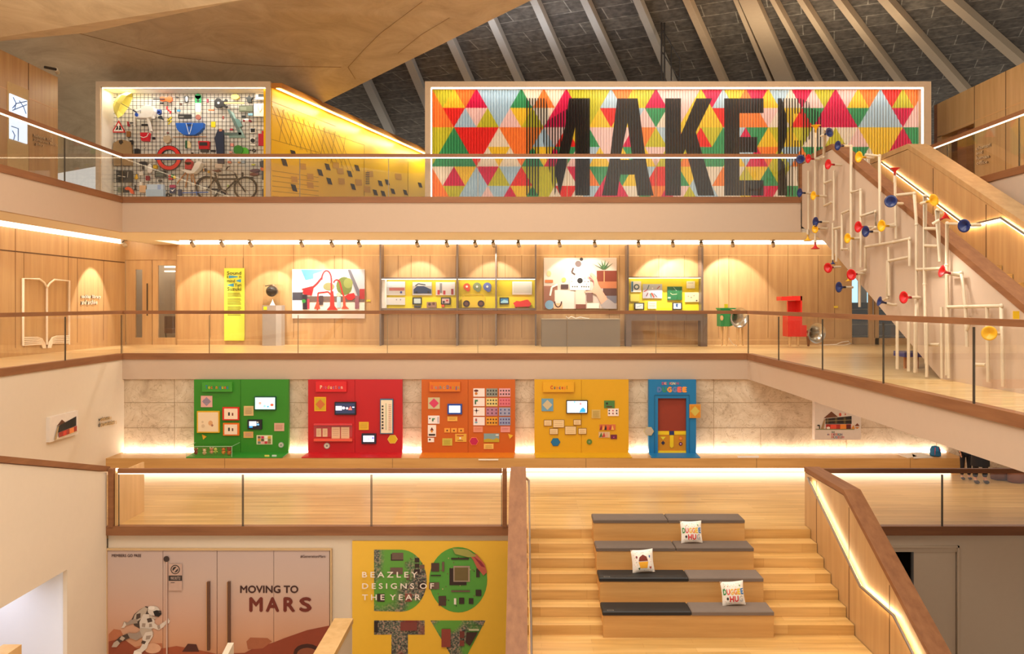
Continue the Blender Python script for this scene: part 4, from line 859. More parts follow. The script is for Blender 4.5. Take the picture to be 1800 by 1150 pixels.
side_text('wall_lettering', [('helene and', 57, 90, 235, 241, 243, 249), ('johannes huth', 57, 98, 242, 248, 253, 259), ('gallery', 60, 75, 250, 256, 253, 259)], WL, .01, C('d8b98c', .4), 'raised pale lettering on the top left wood wall beside the lit screen', .01)
side_text('wall_lettering', [('chumsri', 1718, 1743, 258, 264.5, 251, 257.5), ('and', 1718, 1729, 266, 272, 264, 270), ('luman', 1718, 1741, 275, 281, 271, 277.5), ('office', 1719, 1738, 283, 290, 281, 287)], WR, .01, C('e8d2ac', .4), 'raised pale lettering on the top right wood wall', .01)
# screen niche top left
t = thing('wall_screen', 'tall recessed screen with blue drawings on the top left wood wall', 'screen', PX(30, 330, WL))
a = PX(13, 0, WL); b = PX(49, 0, WL); zt = PX(13, 143, WL)[2]
m = MB(); m.box(WL, WL+.02, a[1], b[1], L3+.3, zt, C('c9ab78', .6)); m.build('surround', t)
a = PX(16, 0, WL+.02); b = PX(46, 0, WL+.02)
m = MB(); m.box(WL+.02, WL+.05, a[1], b[1], PX(16, 244, WL)[2], PX(16, 165, WL)[2], EM('cfe2fa', 1.0)); m.build('screen_panel', t)
m = MB()
for q in (((18, 190), (25, 182), (43, 178)), ((19, 171), (24, 181), (22, 192)), ((30, 177), (37, 187), (42, 200)), ((18, 194), (43, 184)), ((16, 222), (28, 226), (28, 248)), ((18, 230), (22, 238), (20, 246))): m.tube([PXo(x, y, WL, .055) for x, y in q], .011, C('4a6aa6'), 5)
m.build('drawing', t)
m = MB(); p = PX(90, 128, WL); m.tube([PXo(68, 118, WL, .15), PXo(78, 122, WL, .3)], .035, DARK, 8); m.tube([PXo(78, 122, WL, .3), PXo(95, 128, WL, .1)], .05, C('d8cab0'), 8); m.build('floodlight', label='small floodlight on top of the upper left wood wall', cat='lamp')
# banner
DW = D2-.02
t = thing('hanging_banner', 'tall yellow green banner with blue cones and black lettering', 'banner', P(411, 599, DW))
m = MB(); m.pbox(394, 471.5, 429.5, 599, DW-.05, .03, C('d9dc4a', .6)); m.build('cloth', t)
m = MB(); db = DW-.056
for s_, x0, y0, x1, y1 in (('Sound', 399, 477, 424, 483), ('i', 399, 484, 400.5, 489), ('n', 420.5, 485, 424, 489), ('mind', 399, 491, 413, 496.5), ('Yuri', 412.5, 498, 424, 504), ('Suzuki', 399.5, 505, 424, 511)): m.text(s_, x0, y0, x1, y1, db, C('2c3018', .6), .01)
for i in range(17):
    if i in (3, 9): continue
    m.pbox(400, 515+i*2.4, 422+(i % 3), 516.2+i*2.4, db, .001, C('8a8d34', .6))
m.build('lettering', t)
m = MB(); BL = C('3f9bc4', .6); m.flat([(402, 484), (418, 486), (418, 487.5), (402, 489.5)], db, BL); m.flat([(423.5, 490.5), (423.5, 496.5), (415.5, 494.5), (415.5, 493)], db, BL); m.flat([(400, 501), (411, 498), (411, 504), (400, 502)], db, BL); m.build('blue_cones', t)
for x in (396, 427): m = MB(); m.tube([P(x, 453, DW-.02), P(x, 472, DW-.04)], .004, DARK, 4); m.build('cord', t)
# plinth with globe
t = thing('plinth', 'grey plinth with a yellow label, carrying an acrylic case with a black globe', 'plinth', P(477, 609, 25.6))
dp = 25.75; a = P(461, 537, dp); b = P(485, 609, dp)
m = MB(); m.box(a[0], b[0]+.0, dp, dp+.5, L2, a[2], C('9a8e84', .6)); m.prism([(b[0], dp, L2), (b[0]+.13, dp+.12, L2), (b[0]+.13, dp+.5, L2), (b[0], dp+.5, L2)], (0, 0, a[2]-L2), C('b0a8a2', .6)); m.build('body', t)
m = MB(); m.pbox(463, 539, 469, 545, dp-.02, .02, C('e6d21e')); m.build('label_card', t)
m = MB(); x0, x1 = a[0]+.01, b[0]+.1; z0, z1 = a[2]+.001, P(0, 500, dp)[2]
for q in ((x0, x1, dp+.02, dp+.025), (x0, x1, dp+.47, dp+.475), (x0, x0+.006, dp+.02, dp+.47), (x1-.006, x1, dp+.02, dp+.47)): m.box(*q, z0, z1, GLASS)
m.box(x0, x1, dp+.02, dp+.475, z1-.01, z1, GLASS); m.build('acrylic_case', t)
g = thing('globe', 'black globe on a white cone stand inside the acrylic case', 'globe', P(479, 537, dp+.25))
m = MB(); c = P(477.5, 512, dp+.25); m.ball(c, .17, C('1c1a1a', .2), n=20); m.build('sphere', g)
m = MB(); m.tube([(c[0]+.19*math.cos(q), c[1], c[2]+.19*math.sin(q)) for q in [(-.5+.3*k)*1 for k in range(0, 9)]], .01, STEEL, 6); m.tube([P(466, 503, dp+.25), P(479, 501, dp+.25)], .015, DARK, 6); m.build('meridian_arm', g)
m = MB(); c = P(479, 537, dp+.25); m.lathe(c, (0, 0, 1), [(.085, .002), (.06, .05), (.02, .14), (.01, .19)], C('efece6'), cap=True); m.build('stand', g)
# picture prints
def pic(name, label, x0, y0, x1, y1, d, layers, base='e9e2dc', t_=.05, cat='picture'):
    m = MB(); m.pbox(x0, y0, x1, y1, d-t_, t_, C(base, .5, 0, .02)); k = .003
    for L in layers:
        sh, ar, h = L[:3]; k += .0012; mt = C(h, .5, 0, .03)
        if sh == 'p': m.flat(ar, d-t_-k, mt)
        elif sh == 'b': m.flat([(ar[0], ar[1]), (ar[2], ar[1]), (ar[2], ar[3]), (ar[0], ar[3])], d-t_-k, mt)
        elif sh == 'd': m.disc(ar[0], ar[1], ar[2], d-t_-k, mt, ry=ar[3] if len(ar) > 3 else None)
        elif sh == 'l':
            pts, w_ = ar
            for (xa, ya), (xb, yb) in zip(pts, pts[1:]):
                dx, dy = xb-xa, yb-ya; Ln = math.hypot(dx, dy) or 1; nx, ny = -dy/Ln*w_, dx/Ln*w_
                m.flat([(xa+nx, ya+ny), (xb+nx, yb+ny), (xb-nx, yb-ny), (xa-nx, ya-ny)], d-t_-k, mt)
        elif sh == 't': m.text(ar[0], *ar[1:5], d-t_-k, mt, ar[5] if len(ar) > 5 else 0)
    return m.build(name, label=label, cat=cat)
arc = lambda cx, cy, rx, ry, a0, a1, n=12: [(cx+rx*math.cos(math.radians(a0+(a1-a0)*i/n)), cy+ry*math.sin(math.radians(a0+(a1-a0)*i/n))) for i in range(n+1)]
pic('photo_print', 'wide photo print of a red horn shaped outdoor sculpture, on the wood wall', 513.5, 473.5, 641, 560, DW, [
 ('b', (514, 474, 641, 545), 'd9d6d2'), ('b', (514, 514, 532, 529), '3b3a44'), ('p', [(529, 474), (569, 474), (551, 490), (537, 493)], '5fa0d8'), ('b', (514, 528, 641, 560), 'e3d9d2'), ('p', [(514, 552), (560, 549), (641, 552), (641, 560), (514, 560)], 'cbbfb8'),
 ('p', [(551, 482), (575, 474), (611, 474), (611, 524), (551, 524)], 'e9e6e4'), ('p', [(611, 474), (641, 474), (641, 525), (625, 520)], 'b3b2b8'), ('p', [(611, 474), (616, 474), (638, 525), (630, 525)], '6a6872'),
 ('d', (605, 503, 14, 16), '6d7a3e'), ('d', (612, 498, 8, 9), '8a9450'), ('d', (578, 504, 10, 7), '8d8a5e'), ('b', (538, 521, 641, 531), '6b5a54'), ('b', (632, 508, 641, 526), 'a02f34'),
 ('l', (arc(574, 492, 8.5, 16, 180, 360)+[(583, 540)], 1.4), 'd8282c'), ('l', ([(566, 488), (557, 499), (546, 509)], 1.8), 'd8282c'), ('p', [(549, 503), (530, 508), (541, 518), (548, 520), (551, 508)], 'd42a30'), ('d', (540, 514, 8, 5), 'b91e28'),
 ('l', (arc(592, 500, 6, 8, 200, 350)+[(602, 515), (605, 523)], 1.3), 'd8282c'), ('l', ([(558, 545), (559, 515), (577, 513), (583, 520)], 1.2), 'd8282c'), ('p', [(581, 512), (586, 512), (588, 538), (594, 545), (574, 545), (580, 538)], 'd8302c'), ('p', [(603, 520), (606, 520), (608, 538), (614, 543), (600, 543), (603, 538)], 'e0503c'), ('p', [(557, 530), (560, 530), (563, 543), (552, 543)], 'e0503c'),
 ('p', [(606, 521), (612, 517), (622, 515), (626, 522), (618, 528), (611, 527)], 'd8282c'), ('b', (532, 518, 540, 544), '2b2430'), ('d', (534, 529.5, 3.5), '2f8a3c'), ('b', (540, 526, 544, 543), 'cc3a52'), ('d', (595, 518, 4), 'e8b8a0'), ('b', (592, 522, 599, 541), '9bb8c8'), ('b', (561, 520, 568, 536), '4a3a3c'), ('b', (624, 520, 631, 543), '8a5a68')], 'f2eee8')
pic('photo_print', 'large photo print of a hand holding a small black and white device before a plant', 956, 453.5, 1084, 543, DW, [
 ('b', (956, 454, 1084, 543), 'cdbcae'), ('b', (956, 454, 1001, 500), 'd8cabc'), ('b', (956, 503, 980, 543), '9a6a58'), ('b', (975, 510, 1009, 543), 'e0d2c6'), ('d', (1016.5, 464, 5.5), '5e4a44'), ('d', (1022, 456, 3), '2a2422'), ('l', ([(1008, 471), (1005, 479), (1011, 483)], 1.5), '4a342c'),
 ('b', (1049, 476, 1084, 498), '7a3420'), ('b', (1048, 495, 1084, 507), 'b8714a'), ('b', (1061, 477, 1063, 496), 'd29060'), ('b', (1060, 507, 1084, 520), '5a3c36'), ('b', (1066, 520, 1084, 533), '74727c'),
 *[('p', [(1059, 474), (1062+dx_, 455+abs(dx_)*.45), (1064, 474)], c_) for dx_, c_ in ((-20, '2f4a2c'), (-12, '3d6236'), (-5, '35552e'), (2, '4a7440'), (9, '2f5030'), (16, '3d6236'))],
 ('d', (965, 481, 4, 5), 'e8b888'), ('d', (991, 492, 4), 'e8b45a'), ('b', (958, 492, 972, 497), 'cc7040'), ('d', (966, 536, 8), '7fa4c0'), ('p', [(973, 533), (989, 533), (989, 543), (973, 543)], 'e0b48c'), ('l', (arc(981, 530, 6, 10, 0, 180), 1.1), '4c3028'), ('l', ([(967, 520), (970, 505), (980, 500)], 1.6), 'f0ece8'), ('b', (986, 500, 999, 508), '4a3634'),
 ('b', (1012, 510, 1029, 535), 'e4c8b4'), ('b', (1012, 535, 1030, 543), '7c4a3c'), ('b', (1031, 515, 1042, 530), '7a5a54'), ('b', (1032, 533, 1053, 542), 'efe4d2'),
 ('p', [(1002, 487), (1037, 487), (1037, 510), (1002, 510)], 'f2efe9'), ('d', (1019.5, 493.5, 5), '1f1b1a'), *[('d', (x_, y_, .9), '1f1b1a') for x_, y_ in ((1005, 489), (1010, 489), (1028, 489), (1033, 489), (1005, 495), (1028, 495), (1034, 495), (1031, 500))], *[('p', [(x_, 503), (x_+3, 503), (x_+1.5, 506)], '1f1b1a') for x_ in (1005, 1009, 1013, 1021, 1025, 1029, 1033)],
 ('p', [(1036, 482), (1040, 479), (1048, 486), (1052, 500), (1058, 510), (1069, 527), (1058, 536), (1048, 518), (1040, 514), (1028, 514), (1026, 512), (1040, 511), (1044, 504), (1042, 494), (1032, 489), (1033, 486), (1042, 489)], 'dba58c'), ('p', [(1036, 486), (1044, 494), (1044, 506), (1042, 494), (1035, 489)], 'a8505a'), ('p', [(1069, 525), (1084, 536), (1084, 543), (1062, 543), (1055, 537)], 'a89e9c')], 'f0ece6')
pic('caption_card', 'small yellow caption card right of the red sculpture photo', 644, 527, 651, 530.5, DW, [], 'e0c63c', .01, 'card')
pic('caption_card', 'small yellow caption card on the wood wall right of the red box', 1466, 538, 1473, 541.5, DW, [], 'e8c83c', .01, 'card')
# glazed display cases hung between posts
POSTM = C('74645a', .35, .2)
def posts(t, xs, ytop, d, deep=.5):
    for x0, x1 in xs:
        a = P(x0, ytop, d); b = P(x1, 609, d); m = MB(); m.box(a[0], b[0], d, d+deep, L2, a[2], POSTM); m.build('post', t)
dv = 25.95
t = thing('display_case', 'long glazed display case in three bays with yellow backs on grey posts', 'display case', P(805, 609, dv))
posts(t, ((667, 670), (802, 805), (870.5, 873), (940.5, 943)), 429, dv-.1, .5)
YB = C('e8cf1e', .6)
for x0, x1, i in ((670, 802, 0), (805, 870.5, 1), (873, 940.5, 2)):
    m = MB(); m.pbox(x0, 491, x1, 542, dv+.36, .03, YB); m.build('back_panel', t)
    m = MB(); m.pbox(x0, 487.5, x1, 490.5, dv-.05, .42, POSTM); m.pbox(x0, 542, x1, 545.5, dv-.05, .42, POSTM); m.build('shelf_frame', t)
    m = MB(); m.pbox(x0, 490.6, x1, 491.4, dv, .3, EM('fff6e0', 3.5)); m.build('light_strip', t)
    m = MB(); m.pbox(x0, 490.8, x1, 541.8, dv-.02, .008, GLASS); m.build('glass_front', t)
m = MB(); m.pbox(670.2, 491.5, 677, 541.8, dv+.0, .3, C('e9e4e2')); m.build('side_panel', t)
def exh(name, lab, x0, y0, x1, y1, layers=(), base='e2dcd8', d=dv+.34, t_=.03, cat='exhibit', where='in the long yellow display case'):
    return pic(name, lab+' '+where, x0, y0, x1, y1, d, layers, base, t_, cat)
exh('photo_print', 'beach crowd photo at the left end', 678.5, 495, 712, 519, [('b', (679, 495, 712, 505), 'c9d3e0'), ('b', (684, 506, 711, 511), 'b0605a'), ('d', (705, 514, 2), '2a3f9a')], 'c9c4c8', cat='picture')
exh('photo_print', 'photo of a dark blue van with horns', 725, 496, 759, 519, [('b', (725.5, 496, 758.5, 503), 'cfd2da'), ('p', [(727, 509), (733, 503), (745, 503), (758, 509), (758, 516), (727, 516)], '2b3a66'), ('l', ([(730, 503), (735, 499), (748, 501)], 1), '4a4448'), ('d', (732, 514, 2), '1f1c20'), ('d', (753, 514, 2), '1f1c20')], 'b9b6bc', cat='picture')
exh('photo_print', 'photo of red objects between white columns', 766, 496, 800, 519, [('b', (769, 510, 773, 518), 'c23040'), ('b', (779, 511, 783, 518), 'c23040'), ('b', (793, 508, 797, 518), 'a02838'), ('b', (773, 498, 777, 515), '8a8690')], 'dcd4d8', cat='picture')
exh('photo_print', 'pale photo of white hooks under the beach photo', 679, 523, 712, 536, [('d', (697, 527, 1.2), '8e8c9c'), ('d', (704, 527, 1.2), '8e8c9c')], 'cfcccc', cat='picture')
exh('tablet', 'black tablet with a pale picture under the van photo', 725, 523, 741.5, 535.5, [('b', (727.5, 525, 739.5, 533.5), 'b9c6c8')], '1d1b1c', cat='tablet')
exh('tablet', 'black tablet with a red and white picture', 775, 523, 792, 535.5, [('b', (777, 525, 790, 533.5), 'c9a8a4'), ('d', (780, 531, 2.2), '2a2a34'), ('b', (784, 527, 788, 530), 'b83a38')], '1d1b1c', cat='tablet')
exh('small_toy', 'brown group of small figures below the middle', 750, 531, 767, 541, [('d', (755, 535, 2.5), '4a3028'), ('d', (762, 534, 2.5), '6c4434')], '9a7460')
exh('small_toy', 'dark little toy car under the left tablet', 728, 537, 740, 541, [('d', (731, 540, 1), '191717'), ('d', (737, 540, 1), '191717')], '4a4446')
exh('small_toy', 'small orange red cube under the right tablet', 776, 535, 781, 540, [], 'd84a2a')
for x, y, r, c1, lab in ((820.5, 504, 6, 'd8502c', 'red'), (838.5, 504, 7.3, '7c8a6c', 'grey green'), (856.5, 504, 7.3, '6270b8', 'blue')):
    m = MB(); m.disc(x, y, r, dv+.3, C(c1), t=.05); m.disc(x+2, y+5, r*.6, dv+.29, C(c1), t=.05); m.disc(x, y, 2, dv+.283, C('f0ece6'), t=.01)
    m.build('paper_record', label='%s round paper record in the middle yellow bay' % lab, cat='record')
t2 = thing('boombox', 'yellow portable stereo with two dark speakers in the middle bay', 'stereo', P(832, 541, dv+.2))
m = MB(); m.pbox(812, 522, 852, 541, dv+.2, .1, C('ddb822', .4)); m.build('body', t2)
for x in (820, 845.5): m = MB(); m.disc(x, 534, 6, dv+.19, C('3a2420'), t=.02); m.disc(x, 534, 3.2, dv+.185, C('6c4038'), t=.01); m.build('speaker', t2)
m = MB(); m.tube([P(x, y, dv+.22) for x, y in ((814, 522), (816, 518), (848, 518), (850, 522))], .012, C('b8961c'), 6); m.build('handle', t2)
exh('tablet', 'black tablet with a blue wave picture, right bay', 878, 523, 894.5, 535, [('b', (880, 525, 893, 533), '3a86b8'), ('p', [(880, 531), (886, 527), (893, 529), (893, 533), (880, 533)], '9fd0e4')], '1d1b1c', cat='tablet')
exh('photo_print', 'pale grey framed sheet in the right bay', 900.5, 495, 935, 518, [('b', (903, 497, 933, 515), 'd2d4d2')], 'e6e4e4', cat='picture')
m = MB(); m.ppoly([(902, 533), (908, 529), (914, 530), (925, 527), (928, 527), (934, 534), (931, 539), (906, 540)], dv+.15, .15, C('d8281e', .35)); m.pbox(906, 539, 909, 541.5, dv+.2, .05, C('a81c16')); m.pbox(926, 539, 929, 541.5, dv+.2, .05, C('a81c16')); m.build('red_toy', label='glossy red boat shaped model in the right bay of the display case', cat='model')
# second case with yellow back and console frame
t = thing('wall_case', 'yellow backed wall case between two grey posts at the right', 'display case', P(1168, 609, dv))
posts(t, ((1102, 1105.5), (1233, 1236.5)), 430.5, dv-.1, .5)
m = MB(); m.pbox(1105.5, 489, 1233, 546, dv+.3, .03, YB); m.build('back_panel', t)
m = MB(); m.pbox(1105.5, 486.5, 1233, 488.5, dv-.05, .35, POSTM); m.pbox(1105.5, 546, 1233, 549, dv-.05, .35, POSTM); m.build('shelf_frame', t)
m = MB(); m.pbox(1106, 488.6, 1232, 489.3, dv, .3, EM('fff0c0', 2.5)); m.build('light_strip', t)
m = MB(); m.pbox(1105.6, 488.8, 1232.8, 546, dv-.02, .008, GLASS); m.build('glass_front', t)
W2 = 'in the right yellow case'; dq = dv+.28
ex2 = lambda *a, **k: exh(*a, d=dq, where=W2, **k)
ex2('book', 'white book with a multicoloured ring', 1109, 494.5, 1127, 513.5, [('b', (1110, 495, 1113, 512.5), '2f6f9a'), ('d', (1119, 504.5, 5), '3a4a54'), ('d', (1119, 504.5, 2.8), 'e9e6e2')], 'ded6d2', cat='book')
ex2('photo_print', 'grey print of crayon like sticks', 1130, 499.5, 1164, 524.5, [('l', ([(1141, 501), (1138, 509)], .7), '28607a'), ('l', ([(1160, 503), (1155, 508)], .7), 'a83a34'), ('l', ([(1132, 513), (1138, 509)], .7), 'b03a34'), ('l', ([(1136, 521), (1139, 515)], .7), '7a2838'), ('l', ([(1143, 516), (1145, 523)], .8), '2f7a5c'), ('l', ([(1145, 515), (1150, 523)], 1.4), 'b04a34'), ('l', ([(1149, 516), (1155, 522)], .6), '46464c'), ('d', (1147, 507, 1.4), 'e8e4e8')], 'b9b8c4', cat='picture')
ex2('book', 'dark green board with small gold marks', 1173, 504, 1199, 527.5, [('l', ([(1178, 515), (1182, 518), (1190, 517)], .4), 'd8d8a8'), ('b', (1174, 522, 1179, 525), '9fb8a4'), ('l', ([(1184, 505), (1189, 511)], .3), 'c8d8c0')], '17683a', cat='book')
ex2('book', 'upper white paper pad on the right', 1207, 494.5, 1221.5, 507, [('b', (1209, 497, 1219, 498), 'b9b0a4')], 'eee8da', cat='book')
ex2('book', 'cream box lid with small grey marks', 1204, 514, 1228.5, 531, [('d', (1210, 521, 1), '8a7f72'), ('d', (1215, 523, 1.2), '8a7f72'), ('d', (1220, 520, 1), '8a7f72'), ('d', (1224.5, 528.5, 1.3), '262222')], 'dfcba6', cat='book')
ex2('phone', 'left smartphone with white screen', 1115, 532.5, 1132.5, 544.5, [('b', (1117, 534, 1130.5, 543), 'e6eef2'), ('l', ([(1119, 540), (1128, 537)], .4), '8ab0cc')], '2a2a2e', cat='phone')
ex2('phone', 'right smartphone with blue figure on white screen', 1182, 532, 1199, 544.5, [('b', (1184, 533.5, 1197, 543), 'e6eef2'), ('p', [(1188, 534), (1192, 534), (1191, 541), (1188, 539)], '2a5a9a')], '2a2a2e', cat='phone')
ex2('book', 'lower white paper pad beside the left smartphone', 1139, 530, 1154, 543, [('b', (1141, 533, 1152, 534), 'b9b0a4'), ('b', (1141, 537, 1152, 538), 'b9b0a4')], 'efe6cc', cat='book')
ex2('caption_card', 'pale yellow caption card', 1108, 517, 1124, 530, [], 'e0cf58', cat='card')
cf = thing('console_table', 'grey brown frame console standing below the right yellow case', 'table', P(1171, 609, 25.3))
a = P(1101, 552, 25.35); b = P(1243.5, 609, 25.35); h = .17
m = MB(); m.box(a[0]-.01, b[0], 25.35, 25.75, a[2]-.20, a[2], POSTM); m.build('top', cf)
for x0, x1 in ((a[0]-.01, a[0]+.15), (b[0]-.20, b[0])): m = MB(); m.box(x0, x1, 25.35, 25.75, L2, a[2]-.2, POSTM); m.build('leg', cf)
cb = thing('low_display_cabinet', 'long low grey cabinet under the hand photo', 'cabinet', P(1021, 609, 25.3))
a = P(952, 562, 25.3); b = P(1090, 609, 25.3)
m = MB(); m.box(a[0], b[0], 25.3, 26.0, L2, a[2], C('7d7162', .5)); X = P(996, 0, 25.3)[0]; m.box(X-.004, X+.004, 25.296, 25.3, L2+.02, a[2]-.03, DARK); m.build('body', cb)
m = MB(); m.box(a[0]-.01, b[0]+.01, 25.28, 26.02, a[2], a[2]+.02, C('9c917e', .5)); m.build('top', cb)
m = MB(); m.tube([P(x, y-1.2, 25.45) for x, y in ((995, 558), (999, 561), (1004, 558), (1012, 561), (1020, 559), (1030, 561), (1036, 561.5))], .018, C('e9e2d6'), 6); m.build('white_cable', label='white coiled cable and small parts lying on the low grey cabinet', cat='cable')
# horn chairs
def horn_box(): pass
GR = C('1f8a4a', .4); RD = C('d8281c', .4); LW = C('d9b07a', .5); ALU = C('d2cabd', .22, .9)
DH = 24.6
t = thing('green_horn_box', 'green box on pale wooden legs with a large aluminium horn', 'sound sculpture', P(1288, 608, DH))
m = MB(); m.pbox(1267, 543, 1283, 574, DH, .5, GR); m.pbox(1266, 541.5, 1300, 544, DH-.02, .55, GR); m.ppoly([(1283, 544), (1289, 546), (1289, 572), (1283, 574)], DH+.1, .35, GR); m.build('body', t)
for x in (1269, 1277, 1297, 1306):
    m = MB(); m.tube([P(x, 572, DH+(.05 if x in (1277, 1297) else .35)), P(x, 608, DH+(.05 if x in (1277, 1297) else .35))], .05, LW, 8, .025); m.build('leg', t)
m = MB(); m.lathe(P(1288, 557, DH+.15), (.35, -1.2, -.08), [(.05, -.1), (.07, .0), (.12, .16), (.20, .30), (.29, .38), (.295, .38)], ALU, 28); m.build('horn', t)
m = MB(); m.pbox(1273.5, 534.5, 1279.5, 541.5, DH+.1, .03, C('e6d21e')); m.build('label_card', t)
m = MB(); m.disc(1269, 559, 2.6, DH-.04, LW, ry=4.5, t=.03); m.build('dial', t)
t = thing('red_horn_box', 'tall red box chair on wooden legs with a large aluminium horn', 'sound sculpture', P(1405, 608, DH))
m = MB()
m.pbox(1385, 553, 1410, 592, DH, .5, RD); m.pbox(1407.5, 520.5, 1410, 553, DH, .5, RD); m.pbox(1385, 529, 1407, 553, DH+.4, .1, RD); m.pbox(1392, 520.5, 1410, 528.5, DH, .5, RD); m.pbox(1374, 521.5, 1392, 528.5, DH-.05, .5, RD); m.pbox(1410, 572, 1418, 592, DH+.05, .4, RD); m.build('body', t)
for x, y in ((1388, 0), (1403, 0), (1421, 1)):
    m = MB(); m.tube([P(x, 591, DH+.08), P(x+(0), 609, DH+.08)], .06, LW if not y else C('8a5a35'), 8, .03); m.build('leg', t)
m = MB(); m.lathe(P(1422, 584, DH+.2), (.35, -1.2, -.06), [(.05, -.12), (.07, 0), (.12, .16), (.20, .30), (.29, .38), (.295, .38)], ALU, 28); m.build('horn', t)
m = MB(); m.tube([P(x, y, 26.2) for x, y in ((1440, 607), (1470, 605.5), (1480, 601.5), (1491, 600), (1496, 604), (1485, 606.5), (1445, 608))], .012, C('efe8dc'), 6); m.build('white_cable', label='white cable looped on the floor by the wood wall, right of the red box', cat='cable')
m = MB(); m.tube([P(x, y, 25.2) for x, y in ((1281, 594), (1287, 604), (1295, 608.5))], .01, C('efe8dc'), 6); m.build('white_cable', label='white cable hanging from the green box to the floor', cat='cable')
# blue topped stool behind the pipes
t = thing('blue_bench', 'low bench with a dark blue cushion and wooden legs behind the white pipes', 'bench', P(1608, 652, 17.0))
m = MB(); m.pbox(1590, 619, 1625, 628, 16.8, .5, C('24377e', .6)); m.build('cushion', t)
for x in (1592, 1613): m = MB(); m.pbox(x-2, 628, x+2, 649, 16.85, .05, C('a8642f')); m.build('leg', t)
# ceiling spotlights of the middle gallery
SPX = (338, 390, 440, 530, 583, 631, 733, 785, 835, 867, 911, 983, 1045, 1122, 1182, 1232, 1287, 1358)
near = {338: 'left of the yellow banner', 390: 'above the yellow banner', 440: 'above the space between banner and globe', 530: 'left above the red sculpture photo', 583: 'centred above the red sculpture photo', 631: 'right above the red sculpture photo', 733: 'above the van photo', 785: 'above the left bay of the long case, right one', 835: 'above the middle yellow bay', 867: 'beside the third grey post', 911: 'above the right yellow bay', 983: 'left above the hand photo', 1045: 'right above the hand photo', 1122: 'left above the right yellow case', 1182: 'centred above the right yellow case', 1232: 'beside the rightmost grey post', 1287: 'above the green horn box', 1358: 'left above the red horn box'}
sp0 = None
for x in SPX:
    dsp = 24.45; base = P(x, 422, dsp)
    if sp0 is None:
        sp0 = s = thing('track_spotlight', 'x', 'spotlight', (base[0], dsp, C2)); c = (base[0], dsp, C2)
        m = MB(); m.box(c[0]-.04, c[0]+.04, dsp-.12, dsp+.12, C2-.03, C2, STEEL); m.build('adapter', s)
        m = MB(); m.tube([(c[0], dsp, C2-.03), (c[0], dsp, C2-.09)], .012, STEEL, 6); m.build('stem', s)
        m = MB(); m.lathe((c[0]-.01, dsp-.07, C2-.07), (.25, .75, -.65), [(.035, 0), (.055, .01), (.055, .17), (.045, .17), (.02, .12)], C('c9beb0', .35, .5), 14, cap=False); m.build('head', s)
    else: s = dup(sp0, base[0]-sp0['_w'][0], 0, 0)
    s['label'] = 'small grey ceiling spotlight '+near[x]; s['group'] = 'spotlights along the middle gallery ceiling'
s = dup(sp0, P(218, 0, 24.45)[0]-sp0['_w'][0], 0, 0, 'small ceiling spotlight in the left corner of the middle gallery', 'spotlights along the middle gallery ceiling')
for x, ty, pw in ((357, 560, 55), (475, 540, 50), (536, 520, 36), (592, 520, 36), (735, 545, 40), (870, 545, 40), (1005, 520, 26), (1040, 520, 26), (1165, 510, 60), (1200, 510, 60), (1283, 520, 70)):
    a = P(x, 424, 25.0); spot('spotlight_lamp', (a[0], 25.1, 1.78), P(x, 548 if x < 500 else (530 if x in (735, 870) else 518), D2), pw*4.6, 56 if x < 500 else 68, .3, (1, .93, .84))
spot('spotlight_lamp', (-11.2, PX(160, 0, WL)[1], 1.66), PX(160, 545, WL), 300, 60, .3, (1, .93, .84))
# ---------------------------------------------------------------- coloured exhibition boards on the ledge
DBD = 21.55
def board(name, hexc, x0, x1, seam, label, apron, lip=None):
    col = C(hexc, .5, 0, .02)
    t = thing(name, label, 'exhibition board', P((x0+x1)/2, 799, DBD))
    m = MB()
    a = P(x0, 667.5, DBD); zb = -3.795
    if seam:
        s = P(seam, 0, DBD)[0]; b = P(x1, 0, DBD)[0]
        m.box(a[0], s-.006, DBD, DBD+.12, zb, a[2], col); m.box(s+.006, b, DBD, DBD+.12, zb, a[2], col); m.box(s-.006, s+.006, DBD+.02, DBD+.12, zb, a[2], col)
    else: b = P(x1, 0, DBD)[0]; m.box(a[0], b, DBD, DBD+.12, zb, a[2], col)
    m.build('panel', t)
    m = MB(); q = [P(apron[0], 0, 20.9)[0], P(apron[1], 0, 20.9)[0]]
    m.prism([(a[0], DBD, zb), (b, DBD, zb), (q[1], 20.9, zb), (q[0], 20.9, zb)], (0, 0, .02), C(lip or hexc, .5, 0, .02)); m.build('apron', t)
    return t
def card(t, nm, x0, y0, x1, y1, h, layers=(), th=.02, d=DBD, lab=None, em=None):
    m = MB(); m.pbox(x0, y0, x1, y1, d-th, th, C(h, .5, 0, .02)); k = .002
    for L in layers:
        sh, ar, hh = L[:3]; k += .0015; mt = C(hh, .5, 0, 0) if len(L) < 4 else EM(hh, L[3])
        if sh == 'p': m.flat(ar, d-th-k, mt)
        elif sh == 'b': m.flat([(ar[0], ar[1]), (ar[2], ar[1]), (ar[2], ar[3]), (ar[0], ar[3])], d-th-k, mt)
        elif sh == 'd': m.disc(ar[0], ar[1], ar[2], d-th-k, mt, 14, ry=ar[3] if len(ar) > 3 else None)
        elif sh == 't': m.text(ar[0], *ar[1:5], d-th-k, mt, ar[5] if len(ar) > 5 else .02)
    return m.build(nm, t, label=lab)
def lines(x0, y0, x1, n, st, h): return [('b', (x0, y0+i*st, x1-(i % 2)*.8, y0+i*st+.6), h) for i in range(n)]
